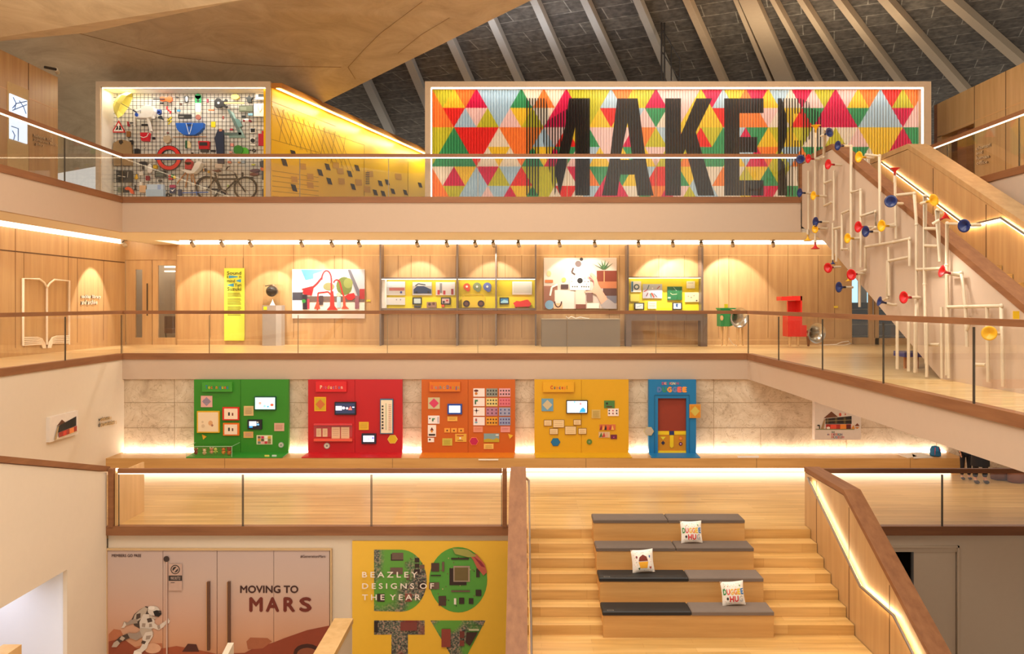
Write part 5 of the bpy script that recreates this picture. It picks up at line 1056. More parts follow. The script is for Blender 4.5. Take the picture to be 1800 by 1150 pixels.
def title(t, word, cols, x0, y0, x1, y1, bx, hexc):
    m = MB(); m.pbox(*bx, DBD-.08, .08, C(hexc, .5, 0, .02)); m.build('title_board', t)
    ws = [{'i': .3, 'l': .3, 't': .45, 'r': .45, 'm': 1.1, 'G': 1, 'D': 1, 'C': 1, 'P': .85, 'T': .8, ' ': .35}.get(c, .72) for c in word]; tot = sum(ws); x = x0; u = (x1-x0)/tot
    m = MB(); asc = 'bdfhklti'; desc = 'gpqy'
    for c, w_, k in zip(word, ws, range(99)):
        if c != ' ':
            H = y1-y0; yt = y0 if (c.isupper() or c in asc) else y0+H*.30; yb = y1+(H*.28 if c in desc else 0)
            m.text(c, x+.15*u, yt, x+(w_-.12)*u, yb, DBD-.083, C(cols[k % len(cols)], .5, 0, 0), .025)
        x += w_*u
    m.build('title_lettering', t)
def dia(x0, y0, x1, y1, h): return ('p', [((x0+x1)/2, y0), (x1, (y0+y1)/2), ((x0+x1)/2, y1), (x0, (y0+y1)/2)], h)
def hexa(t, cx, cy, r, h, rim, lab=None):
    m = MB()
    for rr, hh, k in ((r, rim, .02), (r-.9, h, .024)):
        m.ppoly([(cx+rr*math.cos(math.radians(60*i)), cy+rr*.93*math.sin(math.radians(60*i))) for i in range(6)], DBD-k, k, C(hh, .5, 0, 0))
    m.build('hexagon_badge', t)
def rnd(t, cx, cy, r, h, rim):
    m = MB(); m.disc(cx, cy, r, DBD-.02, C(rim), t=.02); m.disc(cx, cy, r-.8, DBD-.023, C(h)); m.disc(cx, cy, r*.35, DBD-.025, C('7f8a80')); m.build('round_badge', t)
# green: Techniques
G = board('techniques_board', '2f841a', 341, 507, 423, 'green exhibition board titled Techniques on the ledge', (327, 496), '2a8e28')
title(G, 'Techniques', ['2f6fae', 'd9c23c', 'd8452c', '2a7a4c', 'e87c28', '3aa04a', '2f6fae', 'd9c23c', 'd8452c', '2f6fae'], 360.5, 677.5, 402, 684, (355, 672, 408, 689), '3c9428')
card(G, 'text_card', 353, 696, 373, 716, 'e0a8a0', [dia(355, 698, 371, 714, '9a8a9c')]+lines(357, 703, 369, 3, 2.2, '7c6c84'))
card(G, 'framed_drawing', 346, 723, 385.5, 761, 'e0aa1c', [('b', (348, 725, 383.5, 759), 'ecd2ae'), ('d', (370, 744, 4, 4.5), 'd9a070'), ('d', (373, 748, 2), 'a86c50'), ('d', (356, 742, 2), 'd6bb98'), ('d', (357, 749, 3), 'd6bb98')], .06)
card(G, 'red_frame', 391, 716, 420, 739, 'd82a18', [('b', (394, 718.5, 417.5, 737), 'f0d8c0'), ('b', (401, 725, 404, 731), '2a1a1a'), ('b', (407.5, 726, 410, 731), '7a2a1c')], .06, lab='red picture frame')
card(G, 'orange_frame', 392, 744, 420, 766, 'e8701c', [('b', (394.5, 746.5, 417, 764), 'f0d8c0'), ('b', (401, 752, 404, 758), '2a1a1a'), ('b', (407.5, 753, 410, 758), '6b4030')], .06, lab='orange picture frame')
card(G, 'monitor', 447, 697.5, 484.5, 721, '1d3a48', [('b', (448.5, 699, 483.5, 719.5), 'b8f0e0', 1.1), ('d', (457, 709, 2.6), 'e89a90', .9), ('d', (478, 712, 3, 2.5), 'e85a48', .9), ('d', (465, 714, 2), '8ad8c8', .9), ('p', [(469, 714), (473, 714), (471, 717)], '2a86b8', .9)], .07)
card(G, 'text_card', 428.5, 714, 445.5, 731, 'd9b87c', lines(431, 717, 443, 6, 2, '9a8a6c'))
card(G, 'tablet', 435, 738, 460, 755, '171a22', [('b', (438, 741, 450.5, 749), 'eaf2ff', 1.2), ('b', (438, 749.5, 444, 752), '2f9ae0', 1.0), ('d', (453, 742.7, 1.2), 'e8d8c8', 1), ('b', (451.5, 745, 455.5, 748), '6ab0f0', 1.0)], .06)
card(G, 'text_card', 482, 744, 499.5, 758, 'd9a890', lines(484, 747, 497, 4, 2.2, 'a87868'))
card(G, 'text_card', 428, 759, 445, 770, 'dca860', lines(431, 762, 443, 3, 2.2, 'b07890'))
card(G, 'picture_grid', 451, 765.5, 478.5, 781.5, 'e8d8b0', [('b', (453+i*6, 767+j*4.6, 458+i*6, 771+j*4.6), ['6c5a48', 'c82858', 'efe6d8', 'd8a82c', 'd9862c', '5a5030', 'efe8e0', '8a8040', '6a7a78', 'e8a0a0', 'c83040', '9a7a50'][i+4*j]) for i in range(4) for j in range(3)])
m = MB(); m.ppoly([(355, 764), (363, 768), (357, 773)], DBD-.02, .02, C('e0a020')); m.build('triangle_badge', G)
rnd(G, 494, 782.5, 4.8, 'c8c4b0', '9aa49a')
# acrylic case with toy figures
vc = thing('acrylic_case', 'low acrylic case holding small knitted toys at the foot of the green board', 'display case', P(370, 806, 21.1))
x0, x1 = P(330, 0, 21)[0], P(409.5, 0, 21)[0]; zb, zt = -3.772, P(0, 785, 20.93)[2]
m = MB(); m.box(x0, x1, 20.92, 20.926, zb, zt, GLASS); m.box(x0, x0+.006, 20.92, 21.5, zb, zt, GLASS); m.box(x1-.006, x1, 20.92, 21.5, zb, zt, GLASS); m.box(x0, x1, 20.92, 21.5, zt-.006, zt, GLASS); m.build('cover', vc)
m = MB()
for a, b in (((x0, 20.92, zt), (x1, 20.92, zt)), ((x1, 20.92, zt), (x1, 21.5, zt)), ((x1, 20.92, zb), (x1, 20.92, zt)), ((x0, 20.92, zb), (x0, 20.92, zt)), ((x0, 20.92, zt), (x0, 21.5, zt))): m.tube([a, b], .006, C('bfe0c0', .2), 4)
m.build('edges', vc)
def plush(x, y, c1, c2, c3, lab, ears=1, sc_=1):
    y -= .9; t = thing('plush_toy', lab, 'toy', P(x, y, 21.15)); d = 21.15; s = 21.15/F
    m = MB(); c = P(x, y-3.2*sc_, d); m.ball(c, 3.1*sc_*s, C(c1, .9), 1, .8, 1.05); m.build('body', t)
    m = MB(); c = P(x, y-8*sc_, d); m.ball(c, 2.9*sc_*s, C(c2, .9)); m.build('head', t)
    for dx in (-2.6, 2.6):
        m = MB(); m.ball(P(x+dx*sc_, y-(10.5 if ears else 8)*sc_, d), 1.3*sc_*s, C(c3, .9), n=8); m.build('ear', t)
        m = MB(); m.ball(P(x+dx*sc_, y-4*sc_, d-.03), 1.2*sc_*s, C(c2, .9), n=8); m.build('arm', t)
plush(344.5, 800, '7a2a20', '8c4030', 'c9a080', 'brown and maroon knitted toy, leftmost in the acrylic case')
plush(359.5, 801, 'c9a070', 'dcc098', 'a87850', 'tan knitted toy, second from the left in the acrylic case')
plush(372, 799, 'd89a78', 'c07858', 'e8c8a8', 'pinkish brown knitted toy in the middle of the acrylic case')
plush(379, 799, '7aa83c', 'c8c85c', '4a8a3c', 'green and yellow knitted toy in the acrylic case')
plush(393, 800, 'd8902c', 'c8641c', '6c3018', 'orange knitted toy in the acrylic case', 1, 1.05)
plush(403, 801, 'c86a1c', '7c2c18', '5c2014', 'largest brown and orange knitted toy, right end of the acrylic case', 1, 1.3)
pic('leaflet', 'yellow leaflet lying on the green apron', 465, 800, 473, 803.5, 21.0, [], 'd8c860', .02, 'leaflet')
pic('leaflet', 'white leaflet lying on the green apron', 478, 800, 486, 803.5, 21.0, [], 'c8d4c8', .02, 'leaflet')
# red: Production
D = board('production_board', 'ba0c18', 541.5, 707, 624, 'red exhibition board titled Production on the ledge', (530, 705), 'c4141e')
title(D, 'Production', ['f0c8a0', '6a6a9c', 'c86a8c', 'd8a03c', 'f0d0a8', '8a78a8', 'd8b8a0', 'e8a040', '5a78b0', 'f0c8b0'], 561.5, 677.5, 603, 684, (555, 671, 609, 689), 'd41820')
card(D, 'text_card', 552.5, 698, 573, 723, 'e8ae1c', [('b', (554, 700, 571.5, 721), 'c4a81c'), dia(554.5, 702, 571.5, 720, 'c86a34')])
card(D, 'monitor', 588, 707, 625.5, 729.5, '161a26', [('b', (590, 709, 623.5, 727), '26304e', .8), ('b', (590, 714, 601, 721.5), 'f0e8ff', 1.1), ('d', (604, 717.5, 2.5), 'f0f0ff', 1), ('d', (610, 718, 2.2), 'f0c0c8', 1), ('p', [(612, 721), (616, 714), (619, 721)], 'e86a60', 1), ('b', (619, 715, 623, 717), 'c8d0f0', .9)], .07)
m = MB(); m.pbox(551.5, 745, 619, 777, DBD-.09, .008, GLASS); m.pbox(551.5, 745.5, 619, 748, DBD-.09, .09, C('dc4448', .3)); m.pbox(551.5, 772, 619, 776, DBD-.09, .09, C('e85a48', .3)); m.build('acrylic_shelf', D)
for x0, y0, x1, y1 in ((556, 753.5, 564.5, 768), (567, 753.5, 575.5, 768), (583, 751, 597.5, 771), (599.5, 751, 614, 771)): card(D, 'sketch_sheet', x0, y0, x1, y1, 'eac49a', lines(x0+2, y0+4, x1-2, 4, (y1-y0-6)/4, 'c89a78'))
card(D, 'framed_chart', 668, 701.5, 691, 763, '3a6a8a', [('b', (669.5, 703.5, 689.5, 761.5), 'ecdcc0'), ('b', (678, 709, 679, 756), '7aa07c'), *[('b', (671, 713+i*5.5, 674, 716+i*5.5), '241c1c') for i in range(8)], *[('b', (683, 711+i*3.4, 687.5, 712+i*3.4), 'c88a80') for i in range(14)]], .06)
card(D, 'text_card', 631, 742, 648, 756, 'e0b42c', lines(633, 745, 646, 4, 2.3, 'b8903c'))
card(D, 'tablet', 635.5, 762.5, 661, 780.5, '1e2438', [('b', (638.5, 766, 657.5, 777), 'f0eaff', 1.2), ('b', (654, 769, 657, 771.5), '3a4ac0', 1), ('d', (648, 772, 2), 'd8b8e8', .9)], .06)
rnd(D, 574.5, 784, 5.3, 'ded8c0', '8aa0a0'); hexa(D, 690, 772.5, 9, 'd8b41c', 'e8cf6a')
# orange: Graphic Design
O = board('graphic_design_board', 'c05a06', 741, 905.5, 823, 'orange exhibition board titled Graphic Design on the ledge', (737, 903), 'd8780c')
title(O, 'Graphic Design', ['d8453c', 'b8a89c', '8a8a9c', 'c8506a', '3a8a8c', 'c86a4c', 'a8a090', '', '3a6aa8', 'c83a4c', 'a89a3c', 'c86a3c', '4a5a9c', '8a9a6c'], 756, 677.5, 808, 684, (755, 672, 809, 688.5), 'd46e0c')
card(O, 'text_card', 752.5, 699, 773, 719, 'c9b88c', [dia(754, 700.5, 771.5, 717.5, 'cf3a60')])
card(O, 'tablet', 786.5, 710.5, 812, 728.5, '1f4aa0', [('b', (789.5, 713.5, 809, 725.5), 'ffffff', 1.5)], .06)
card(O, 'sketch_sheet', 752.5, 731, 772.5, 745, 'efe4e0', [('d', (755.5, 736, 1.3), '241c20'), ('b', (759.5, 736, 762, 741), '2f6a4c'), ('b', (759.5, 735.5, 764.5, 737.5), '3a8a5c'), ('b', (769, 733, 771, 743), 'b8a8b8')])
card(O, 'sketch_sheet', 752, 747.5, 766.5, 768, 'f0e4da', [('p', [(756, 757), (759, 751), (762.5, 757)], '6b2018'), ('d', (759, 758.5, 2), 'd88a2c'), ('b', (753.5, 763, 765, 766), '2a1a18')])
card(O, 'sketch_sheet', 752, 770, 763, 777.5, 'efe6dc', [('d', (755.5, 773, 1.7), '3a1c18')])
card(O, 'text_card', 786.5, 732.5, 804, 740.5, 'e8b04c', lines(789, 735, 801, 2, 2.2, 'a8843c'))
for x in (781, 793, 805.5): card(O, 'small_card', x, 753, x+10, 760.5, 'e8a03c', [('d', (x+5, 757, 1.5), '5c2814')])
card(O, 'sketch_sheet', 800, 763, 820, 777, 'dca83c', [('b', (803, 765, 815, 767), 'b8502c'), ('d', (809, 770.5, 1.8), 'efe6d8'), ('b', (804, 774, 814, 775), '8a5a2c')])
card(O, 'text_card', 777.5, 771, 795, 783.5, 'c8b848', lines(780, 774, 792, 4, 2.2, '9a8c30'))
for i in range(4):
    for j in range(3):
        h = [['eadcd6', '8c8c80', 'd89aa0'], ['eedcd4', 'dcc47c', 'd8707c'], ['eee0d8', 'b07890', '9a98b0'], ['ece0dc', 'dc982c', '9098b8']][i][j]
        x0 = 832+j*22.6; y0 = 683+i*16.8; x1 = x0+20; y1 = y0+14.5; L = []
        if j == 0: L = [[('d', (837, 687, 4, 2), '5c1a14'), ('d', (837, 692, 2.5), 'c8741c')], [('b', (834.5, 703, 837, 711), '2f5a40'), ('b', (834.5, 703, 840, 706), '3a7a50')], [('l2', 0, 0), ('d', (837.5, 722, 1.8), '3c1a20'), ('b', (833, 721.5, 842, 722.3), '3c1a20'), ('b', (837, 718, 837.8, 727), '3c1a20')], [('d', (837, 743, 2.6, 1.4), '6aa0b8'), ('b', (835.5, 736, 838.5, 741), 'a84a50')]][i]; L = [q for q in L if q[0] != 'l2']
        else:
            nn = [8, 8, 6, 8][i]
            for k in range(nn):
                cxk = x0+3+(k % (nn//2))*(14.5/(nn//2-1)); cyk = y0+4+(k//(nn//2))*6
                L.append(('d', (cxk, cyk, 1.4), ['241a1c', '2c3a2c' if j == 1 else 'a83a50', '5a2c48' if j == 1 else '3c4a80', '3a2418' if j == 1 else '4a3a70'][i]))
        card(O, 'sketch_sheet', x0, y0, x1, y1, h, L)
card(O, 'text_card', 832, 750, 848.5, 760, 'dc8c70', lines(834, 753, 846, 2, 2.2, 'c86a50')); card(O, 'text_card', 880, 750, 896.5, 760, 'dc9088', lines(882, 753, 894, 2, 2.2, 'c86a60'))
card(O, 'landscape_print', 850.5, 762.5, 877.5, 777.5, '7f9a9c', [('p', [(850.5, 773), (858, 771), (868, 773), (872, 770), (877.5, 772), (877.5, 777.5), (850.5, 777.5)], 'b89c1c'), ('d', (874, 765, 3, 1.2), 'e0dcd4')])
card(O, 'text_card', 850.5, 780.5, 867.5, 789.5, 'e8bc5c', lines(853, 783, 865, 3, 2, 'a88c40'))
hexa(O, 833, 776, 8.5, 'b8184c', 'f08a50')
m = MB(); m.ppoly([(893, 763), (902, 766), (896, 772)], DBD-.02, .02, C('e0b02c')); m.build('triangle_badge', O)
m = MB(); m.pbox(841, 807, 876, 809.5, 20.86, .012, C('ece0cc')); m.build('ledge_label', label='white strip label on the ledge front under the orange board', cat='label')
# yellow: Concept
Y = board('concept_board', 'd49e06', 939.5, 1105, 1022, 'yellow exhibition board titled Concept on the ledge', (941, 1111), 'd8a40a')
title(Y, 'Concept', ['c8281c', '2a3a60', 'e8641c', '2a3a8c', 'c8281c', 'e8782c', '241c20'], 966.5, 678, 998, 684.5, (954.5, 671.5, 1009, 689.5), 'dca00a')
card(Y, 'text_card', 952, 701, 972.5, 723, '6a98b0', [dia(953.5, 703, 971, 721, 'c8b48c')])
card(Y, 'monitor', 995.5, 704, 1033, 727, '1c2030', [('b', (997, 705.5, 1031.5, 725.5), 'e8f4ff', 1.15), ('p', [(1018, 725), (1021, 719), (1025, 716), (1029, 720), (1029, 725)], '2a98d8', 1), ('d', (1014, 714, 5, 4.5), 'f4e0e0', 1.1), ('d', (1020.5, 710, 1.8, 2.5), 'd88a90', 1), ('d', (1010, 707, 1.2), '3aa8d8', 1)], .07)
card(Y, 'text_card', 1040, 720.5, 1055.5, 735.5, 'cfae60', lines(1042, 723, 1053.5, 6, 2, 'a8904c'))
card(Y, 'leaf_print', 1062, 704.5, 1080.5, 717.5, '4a7a3c', [('d', (1067, 709.5, 2), '2a241c'), ('b', (1066, 714, 1076, 716), '5a3a20')]); card(Y, 'sketch_sheet', 1068.5, 718.5, 1087.5, 731.5, 'efdcd4', [('d', (1071+i*6.5, 722+j*5, 1.3), ['3a2a30', 'c85a60', '2a2a38', '24202a', '8a2a3c', '2a2024'][i+3*j]) for i in range(3) for j in range(2)])
card(Y, 'cartoon_strip', 1054, 746.5, 1082, 756, 'c86a3c', [('p', [(1054+i*4, 756), (1057+i*4, 747), (1059+i*4, 756)], ['8a1c30', 'e8a040', '241c20', 'd8502c', 'a83040', 'e8b050'][i]) for i in range(6)])
card(Y, 'cartoon_strip', 1052.5, 759.5, 1072, 769.5, 'cfb08a', [('p', [(1053+i*5, 769), (1057+i*5, 760), (1059+i*5, 768)], ['4a6a34', 'b83a34', 'd89a80', 'c84050'][i]) for i in range(3)])
card(Y, 'purple_card', 1073.5, 764.5, 1084.5, 772, '6a1c3c', [('d', (1079, 769, 1.2), 'b05a8a')])
for x0, y0, x1, y1 in ((956, 738.5, 970, 749), (972, 738, 992, 752), (1008, 738, 1021.5, 747.5), (966, 753.5, 981, 764), (993, 749.5, 1013, 764), (1016.5, 753, 1031, 763.5)): card(Y, 'sketch_sheet', x0, y0, x1, y1, '8a5c30', [('b', (x0+.7, y0+.7, x1-.7, y1-.7), 'e6c896')]+lines(x0+2.5, y0+3, x1-2.5, 3, (y1-y0-4)/3, 'c09a6c'), .03)
hexa(Y, 976.5, 777.5, 8.5, '0f6a9c', '24607c'); rnd(Y, 1036, 777, 4.8, '5a7c2c', '5a7c2c')
# blue: doorway board
B = thing('blue_doorway_board', 'blue doorway shaped board with a plain brown and yellow panel inside', 'exhibition board', P(1181, 799, DBD))
BLc = C('0b72a8', .5, 0, .02)
m = MB(); a = P(1140, 667.5, DBD); b = P(1223, 800, DBD); zb = -3.795
xi0, xi1 = P(1156, 0, DBD)[0], P(1206, 0, DBD)[0]; zi = P(0, 700, DBD)[2]
m.box(a[0], xi0, DBD-.05, DBD+.12, zb, a[2], BLc); m.box(xi1, b[0], DBD-.05, DBD+.12, zb, a[2], BLc); m.box(xi0, xi1, DBD-.05, DBD+.12, zi, a[2], BLc); m.build('frame', B)
m = MB(); q0, q1 = P(1151, 0, DBD-.05)[0], P(1211, 0, DBD-.05)[0]; zz = P(0, 695, DBD-.05)[2]
m.box(q0-.015, q0, DBD-.065, DBD-.05, zb, zz, C('0a5c88')); m.box(q1, q1+.015, DBD-.065, DBD-.05, zb, zz, C('0a5c88')); m.box(q0, q1, DBD-.065, DBD-.05, zz, zz+.015, C('0a5c88')); m.build('moulding', B)
m = MB(); m.pbox(1156, 700, 1206, 758, DBD+.04, .05, C('8c2f18')); m.build('brown_panel', B)
m = MB(); m.pbox(1156, 758, 1206, 793, DBD+.03, .06, C('c8820c')); m.pbox(1156, 758, 1206, 764.5, DBD+.02, .01, C('e8c010')); m.pbox(1156, 793, 1206, 799.5, DBD+.0, .08, C('e8c820')); m.ppoly([(1177.5, 764), (1184, 764), (1184, 785), (1180.7, 788), (1177.5, 785)], DBD+.015, .01, C('e8c010')); m.pbox(1176.5, 758, 1185, 765, DBD+.01, .01, C('1c2a60')); m.build('yellow_panel', B)
m = MB(); m.flat([(1161, 768), (1170, 768), (1165.5, 773.5)], DBD+.02, C('e0d030')); m.flat([(1165.5, 775), (1169, 778.7), (1165.5, 782.5), (1162, 778.7)], DBD+.02, C('1c2040')); m.disc(1196.5, 771, 3.3, DBD+.02, C('d8501c')); m.disc(1196.5, 771, 2.4, DBD+.018, C('e8902c')); m.disc(1196.5, 780.5, 3.3, DBD+.02, C('5c1438')); m.disc(1196.5, 780.5, 1.4, DBD+.018, C('d8a0c0')); m.build('badges', B)
m = MB()
def word(m, s_, cols, x0, y0, x1, y1, d, b_=.04, gap=.9):
    ws = [.35 if c in 'iI' else (.4 if c == ' ' else 1) for c in s_]; u = (x1-x0)/sum(ws); x = x0
    for c, w_, k in zip(s_, ws, range(99)):
        if c != ' ': m.text(c, x, y0+(y1-y0)*(.0 if not c.islower() else .22), x+w_*u*gap, y1, d, C(cols[k % len(cols)], .5, 0, 0), b_)
        x += w_*u
word(m, 'DESIGNING', ['d83a50', 'e8a08c', '3a9aa8', 'c84a5c', 'e8c890', 'f0e0b0', '3a8aa0', 'c8506a', '4a80a8'], 1163.5, 672, 1198, 676.5, DBD-.056, .02)
word(m, 'DUGGEE', ['5a78b0', '2f8a6a', 'e8943c', '6a80b0', 'e8685c', 'f09a3c'], 1155, 680, 1208, 690, DBD-.056, .09, .95)
m.build('lettering', B)
m = MB(); m.prism([(a[0], DBD-.05, zb), (b[0], DBD-.05, zb), (P(1231, 0, 20.9)[0], 20.9, zb), (P(1145, 0, 20.9)[0], 20.9, zb)], (0, 0, .02), BLc); m.build('apron', B)
card(B, 'text_card', 1212, 711, 1231.5, 735, 'd8902c', [('b', (1213.5, 713, 1230, 733.5), 'cc841c'), dia(1213.5, 714, 1230, 732, 'c8b24c')], .03, DBD-.06)
m = MB()
for rr, hh, k in ((9, 'c8b47c', .085), (7.8, 'b8a890', .09)): m.ppoly([(1140.5+rr*math.cos(math.radians(60*i)), 758.5+rr*.93*math.sin(math.radians(60*i))) for i in range(6)], DBD-k, .03, C(hh))
m.build('hexagon_badge', B)
# museum picture boards
def house(k, fx):  # layers in a 100 x 75 unit picture
    L = [('p', [(16, 40), (30, 25), (42, 36)], '5c2c14'), ('p', [(20, 42), (66, 36), (66, 50), (20, 52)], '2a2018'), *[('p', [(22+i*5.6, 43-i*.7), (25.4+i*5.6, 42.6-i*.7), (25.4+i*5.6, 51), (22+i*5.6, 51)], '8a7a48') for i in range(8)], ('b', (20, 52, 66, 60), 'c83a20'), ('b', (34, 53, 40, 60), '7a1c18'), ('b', (46, 52, 57, 60), 'e0862c'), ('b', (57, 53, 65, 60), '5c1c18'), ('d', (23, 59, 3, 2), 'ece4d8'), ('p', [(12, 60), (17, 42), (20, 42), (19, 60)], 'a88c60'), ('b', (8, 60, 84, 61), '5a7a3c')]
    return L
mp = MB(); bx = (1432, 709, 1513.5, 773.5); dd2 = DBD+.1
t = thing('museum_picture', 'white picture board of a brown roofed building with lettering, right on the stone wall', 'picture', P(1472, 773, dd2))
m = MB(); m.pbox(1432, 705, 1513.5, 773.5, dd2, .185, C('d9ccbf', .6)); m.build('panel', t)
m = MB(); k = .003
for L in [('p', [(1447.5, 735.5), (1461.5, 723.5), (1473, 733)], '6a3a1c'), ('p', [(1451, 736), (1497, 731.5), (1497, 745.5), (1451, 745.5)], '2c2118')]+[('p', [(1452.7+i*5.05, 736.4-i*.45), (1456.3+i*5.05, 736-i*.45), (1456.3+i*5.05, 744.8), (1452.7+i*5.05, 744.8)], '241a14' if i % 3 else '5a4a28') for i in range(9)]+[('p', [(1451, 740), (1497, 738), (1497, 738.6), (1451, 740.6)], 'b0a070'), ('b', (1452, 746, 1496, 755), 'a82c1c'), ('b', (1460, 747, 1470, 755), 'd84a30'), ('b', (1477, 746, 1487.5, 755), 'e0862c'), ('b', (1488, 747, 1495, 755), '5a2014'), ('d', (1456, 752.5, 3.2, 2.2), 'ece0d0'), ('p', [(1443, 754), (1449, 737), (1451, 737), (1448, 754)], 'a08058'), ('b', (1434, 754.3, 1502, 755.3), '6a7a3c'), ('b', (1437, 747, 1441, 749), '241a14'), ('b', (1440, 748, 1441.5, 754), '241a14'), ('p', [(1502.5, 749), (1507, 744), (1511, 749)], '7a3a1c'), ('p', [(1502.5, 751), (1511, 751), (1507, 754)], 'c87a2c'), ('p', [(1497, 754), (1500, 747), (1502.5, 754)], 'd88a2c'), ('d', (1477, 729, 2, 3), 'c84a30'), ('d', (1486, 728.5, .9, 1.8), 'c84a30')]:
    k += .0008
    if L[0] == 'p': m.flat(L[1], dd2-k, C(L[2], .6))
    elif L[0] == 'b': m.flat([(L[1][0], L[1][1]), (L[1][2], L[1][1]), (L[1][2], L[1][3]), (L[1][0], L[1][3])], dd2-k, C(L[2], .6))
    else: m.disc(L[1][0], L[1][1], L[1][2], dd2-k, C(L[2], .6), 12, ry=L[1][3])
m.build('building_print', t)
m = MB(); word(m, 'at', ['3a4a8c', 'c84a60'], 1454.5, 762, 1459, 765.2, dd2-.005, .01); word(m, 'the', ['3a5a60', '4a8a5c', '6a5a3c'], 1461.5, 757.5, 1467.5, 761, dd2-.005, .01)
word(m, 'DESIGN', ['d84a40', '8a3a5c', 'e0603c', '7a8a9c', '3a8a7c', '4a4a7c'], 1461.5, 762, 1481, 766, dd2-.005, .01); word(m, 'MUSEUM', ['e0503c', '4a6a60', '3a7ab8', 'd84a50', '7a4a3c', 'c8405c'], 1461.5, 767, 1484, 771, dd2-.005, .01)
m.build('lettering', t)
# left wall picture: same print on the side wall
t = thing('museum_picture', 'white picture board of a brown roofed building on the lower left wall', 'picture', PX(105, 770, XL))
XQ = XL+.08
def QL(u, v, o=0): # u,v 0..1 over the picture
    x = 81+(131-81)*u; yt = 734+(722-734)*u; yb = 778+(763-778)*u
    p = PX(x, yt+(yb-yt)*v, XL); return (XQ+o, p[1], p[2])
m = MB(); m.prism([QL(0, 0, -.08), QL(1, 0, -.08), QL(1, 1, -.08), QL(0, 1, -.08)], (.08, 0, 0), C('dccfc2', .6)); m.build('panel', t)
m = MB(); k = .003
for sh, ar, h in [('p', [(.24, .42), (.42, .2), (.56, .38)], '5c3216'), ('p', [(.26, .44), (.93, .22), (.93, .62), (.28, .70)], '2a2018')]+[('p', [(.30+i*.08, .46-i*.026), (.35+i*.08, .445-i*.026), (.35+i*.08, .66-i*.01), (.30+i*.08, .67-i*.01)], '15110f') for i in range(8)]+[('p', [(.28, .70), (.93, .62), (.93, .86), (.3, .90)], '9c2c1a'), ('p', [(.44, .70), (.56, .68), (.56, .88), (.44, .9)], 'c8341f'), ('p', [(.66, .66), (.82, .64), (.82, .86), (.66, .87)], 'dd7a2c'), ('p', [(.12, .95), (.24, .45), (.29, .44), (.2, .95)], 'a88c60'), ('p', [(.2, .93), (.95, .84), (.95, .88), (.2, .97)], 'c8b48c')]:
    k += .0015; m.add([QL(u, v, k) for u, v in ar], [tuple(range(len(ar)))], C(h, .6))
m.build('building_print', t)
side_text('wall_lettering', [('welcome', 172, 192, 734, 741, 730, 737), ('downstairs', 172, 201, 743, 751, 737, 745)], XL, .01, C('c8a060', .4), 'two lines of raised brass lettering on the lower left wall beside the picture', .06, .05)
# plain slabs and things on the ledge
pic('white_plate', 'white plate lying on the ledge to the right of the blue board', 1297, 802, 1334, 806.5, 21.0, [], 'e9e2dc', .03, 'plate')
m = MB(); zb = -3.798
for pts, h in (([(1578, 799.5), (1600, 797.5), (1612, 803), (1596, 806)], 'd9cdbb'), ([(1602, 796), (1618, 795.5), (1640, 805), (1606, 806.5)], 'cfc7ba')):
    m.prism([P(x, y, 3.798*F/(y-VY)) for x, y in pts], (0, 0, .012), C(h))
m.build('paper_sheets', label='loose white drawing sheets spread on the ledge beside the blue backpack', cat='paper')
bp = thing('backpack', 'small blue backpack with red trim standing on the ledge', 'bag', P(1644, 804, 21.2))
m = MB(); c = P(1644, 804, 21.2); s = 21.2/F
m.lathe((c[0], c[1], -3.80), (0, 0, 1), [(.02, .0), (.12, .005), (.13, .05), (.125, .16), (.09, .235), (.03, .255), (.005, .257)], C('1a6a96', .7), 12); m.build('body', bp)
m = MB(); m.box(c[0]-.07, c[0]+.07, c[1]-.15, c[1]-.11, -3.78, -3.66, C('145a82', .7)); m.build('pocket', bp)
for dx in (-.06, .06): m = MB(); m.tube([(c[0]+dx, c[1]-.12, -3.79), (c[0]+dx*1.2, c[1]-.14, -3.68), (c[0]+dx*.8, c[1]-.1, -3.57)], .008, C('c8283c'), 5); m.build('strap', bp)
# ---------------------------------------------------------------- posters under the gallery
def gradmat(name, z0, z1, cols):
    m, n, l, b = newmat(name); tc = n.new('ShaderNodeTexCoord'); sp_ = n.new('ShaderNodeSeparateXYZ'); l.new(tc.outputs['Generated'], sp_.inputs[0])
    r = n.new('ShaderNodeValToRGB'); e = r.color_ramp.elements; e[0].position = 0; e[0].color = (*lin(hx(cols[0])), 1); e[1].position = 1; e[1].color = (*lin(hx(cols[-1])), 1)
    for i, c in enumerate(cols[1:-1]): q = e.new((i+1)/(len(cols)-1)); q.color = (*lin(hx(c)), 1)
    l.new(sp_.outputs['Z'], r.inputs[0]); l.new(r.outputs[0], b.inputs['Base Color']); b.inputs['Roughness'].default_value = .5; return m
DM = D0+.04
MARS = gradmat('printed_mars_sky', 0, 1, ['8a4a2c', 'a8623c', 'bc7c54', 'c69474', 'c6a08c', 'c2a89a', 'bea8a0'])
t = thing('mars_doors', 'wide double doors covered with a Moving to Mars astronaut poster', 'door', P(385, 1150, DM))
for i, (x0, x1) in enumerate(((190.5, 287.2), (288, 382), (383, 481.5), (482.3, 579.5))):
    m = MB(); a = P(x0, 967.5, DM); b = P(x1, 0, DM); m.box(a[0], b[0], DM-.03, DM+.018, L0+.05, a[2], MARS); m.build('leaf', t)
m = MB(); a = P(187.5, 964, DM); b = P(584, 0, DM); c_ = C('c8a87c', .6); m.box(a[0], a[0]+.03, DM-.05, DM+.018, L0, a[2]-.03, c_); m.box(b[0]-.03, b[0], DM-.05, DM+.018, L0, a[2]-.03, c_); m.box(a[0], b[0], DM-.05, DM+.018, a[2]-.03, a[2], c_); m.build('frame', t)
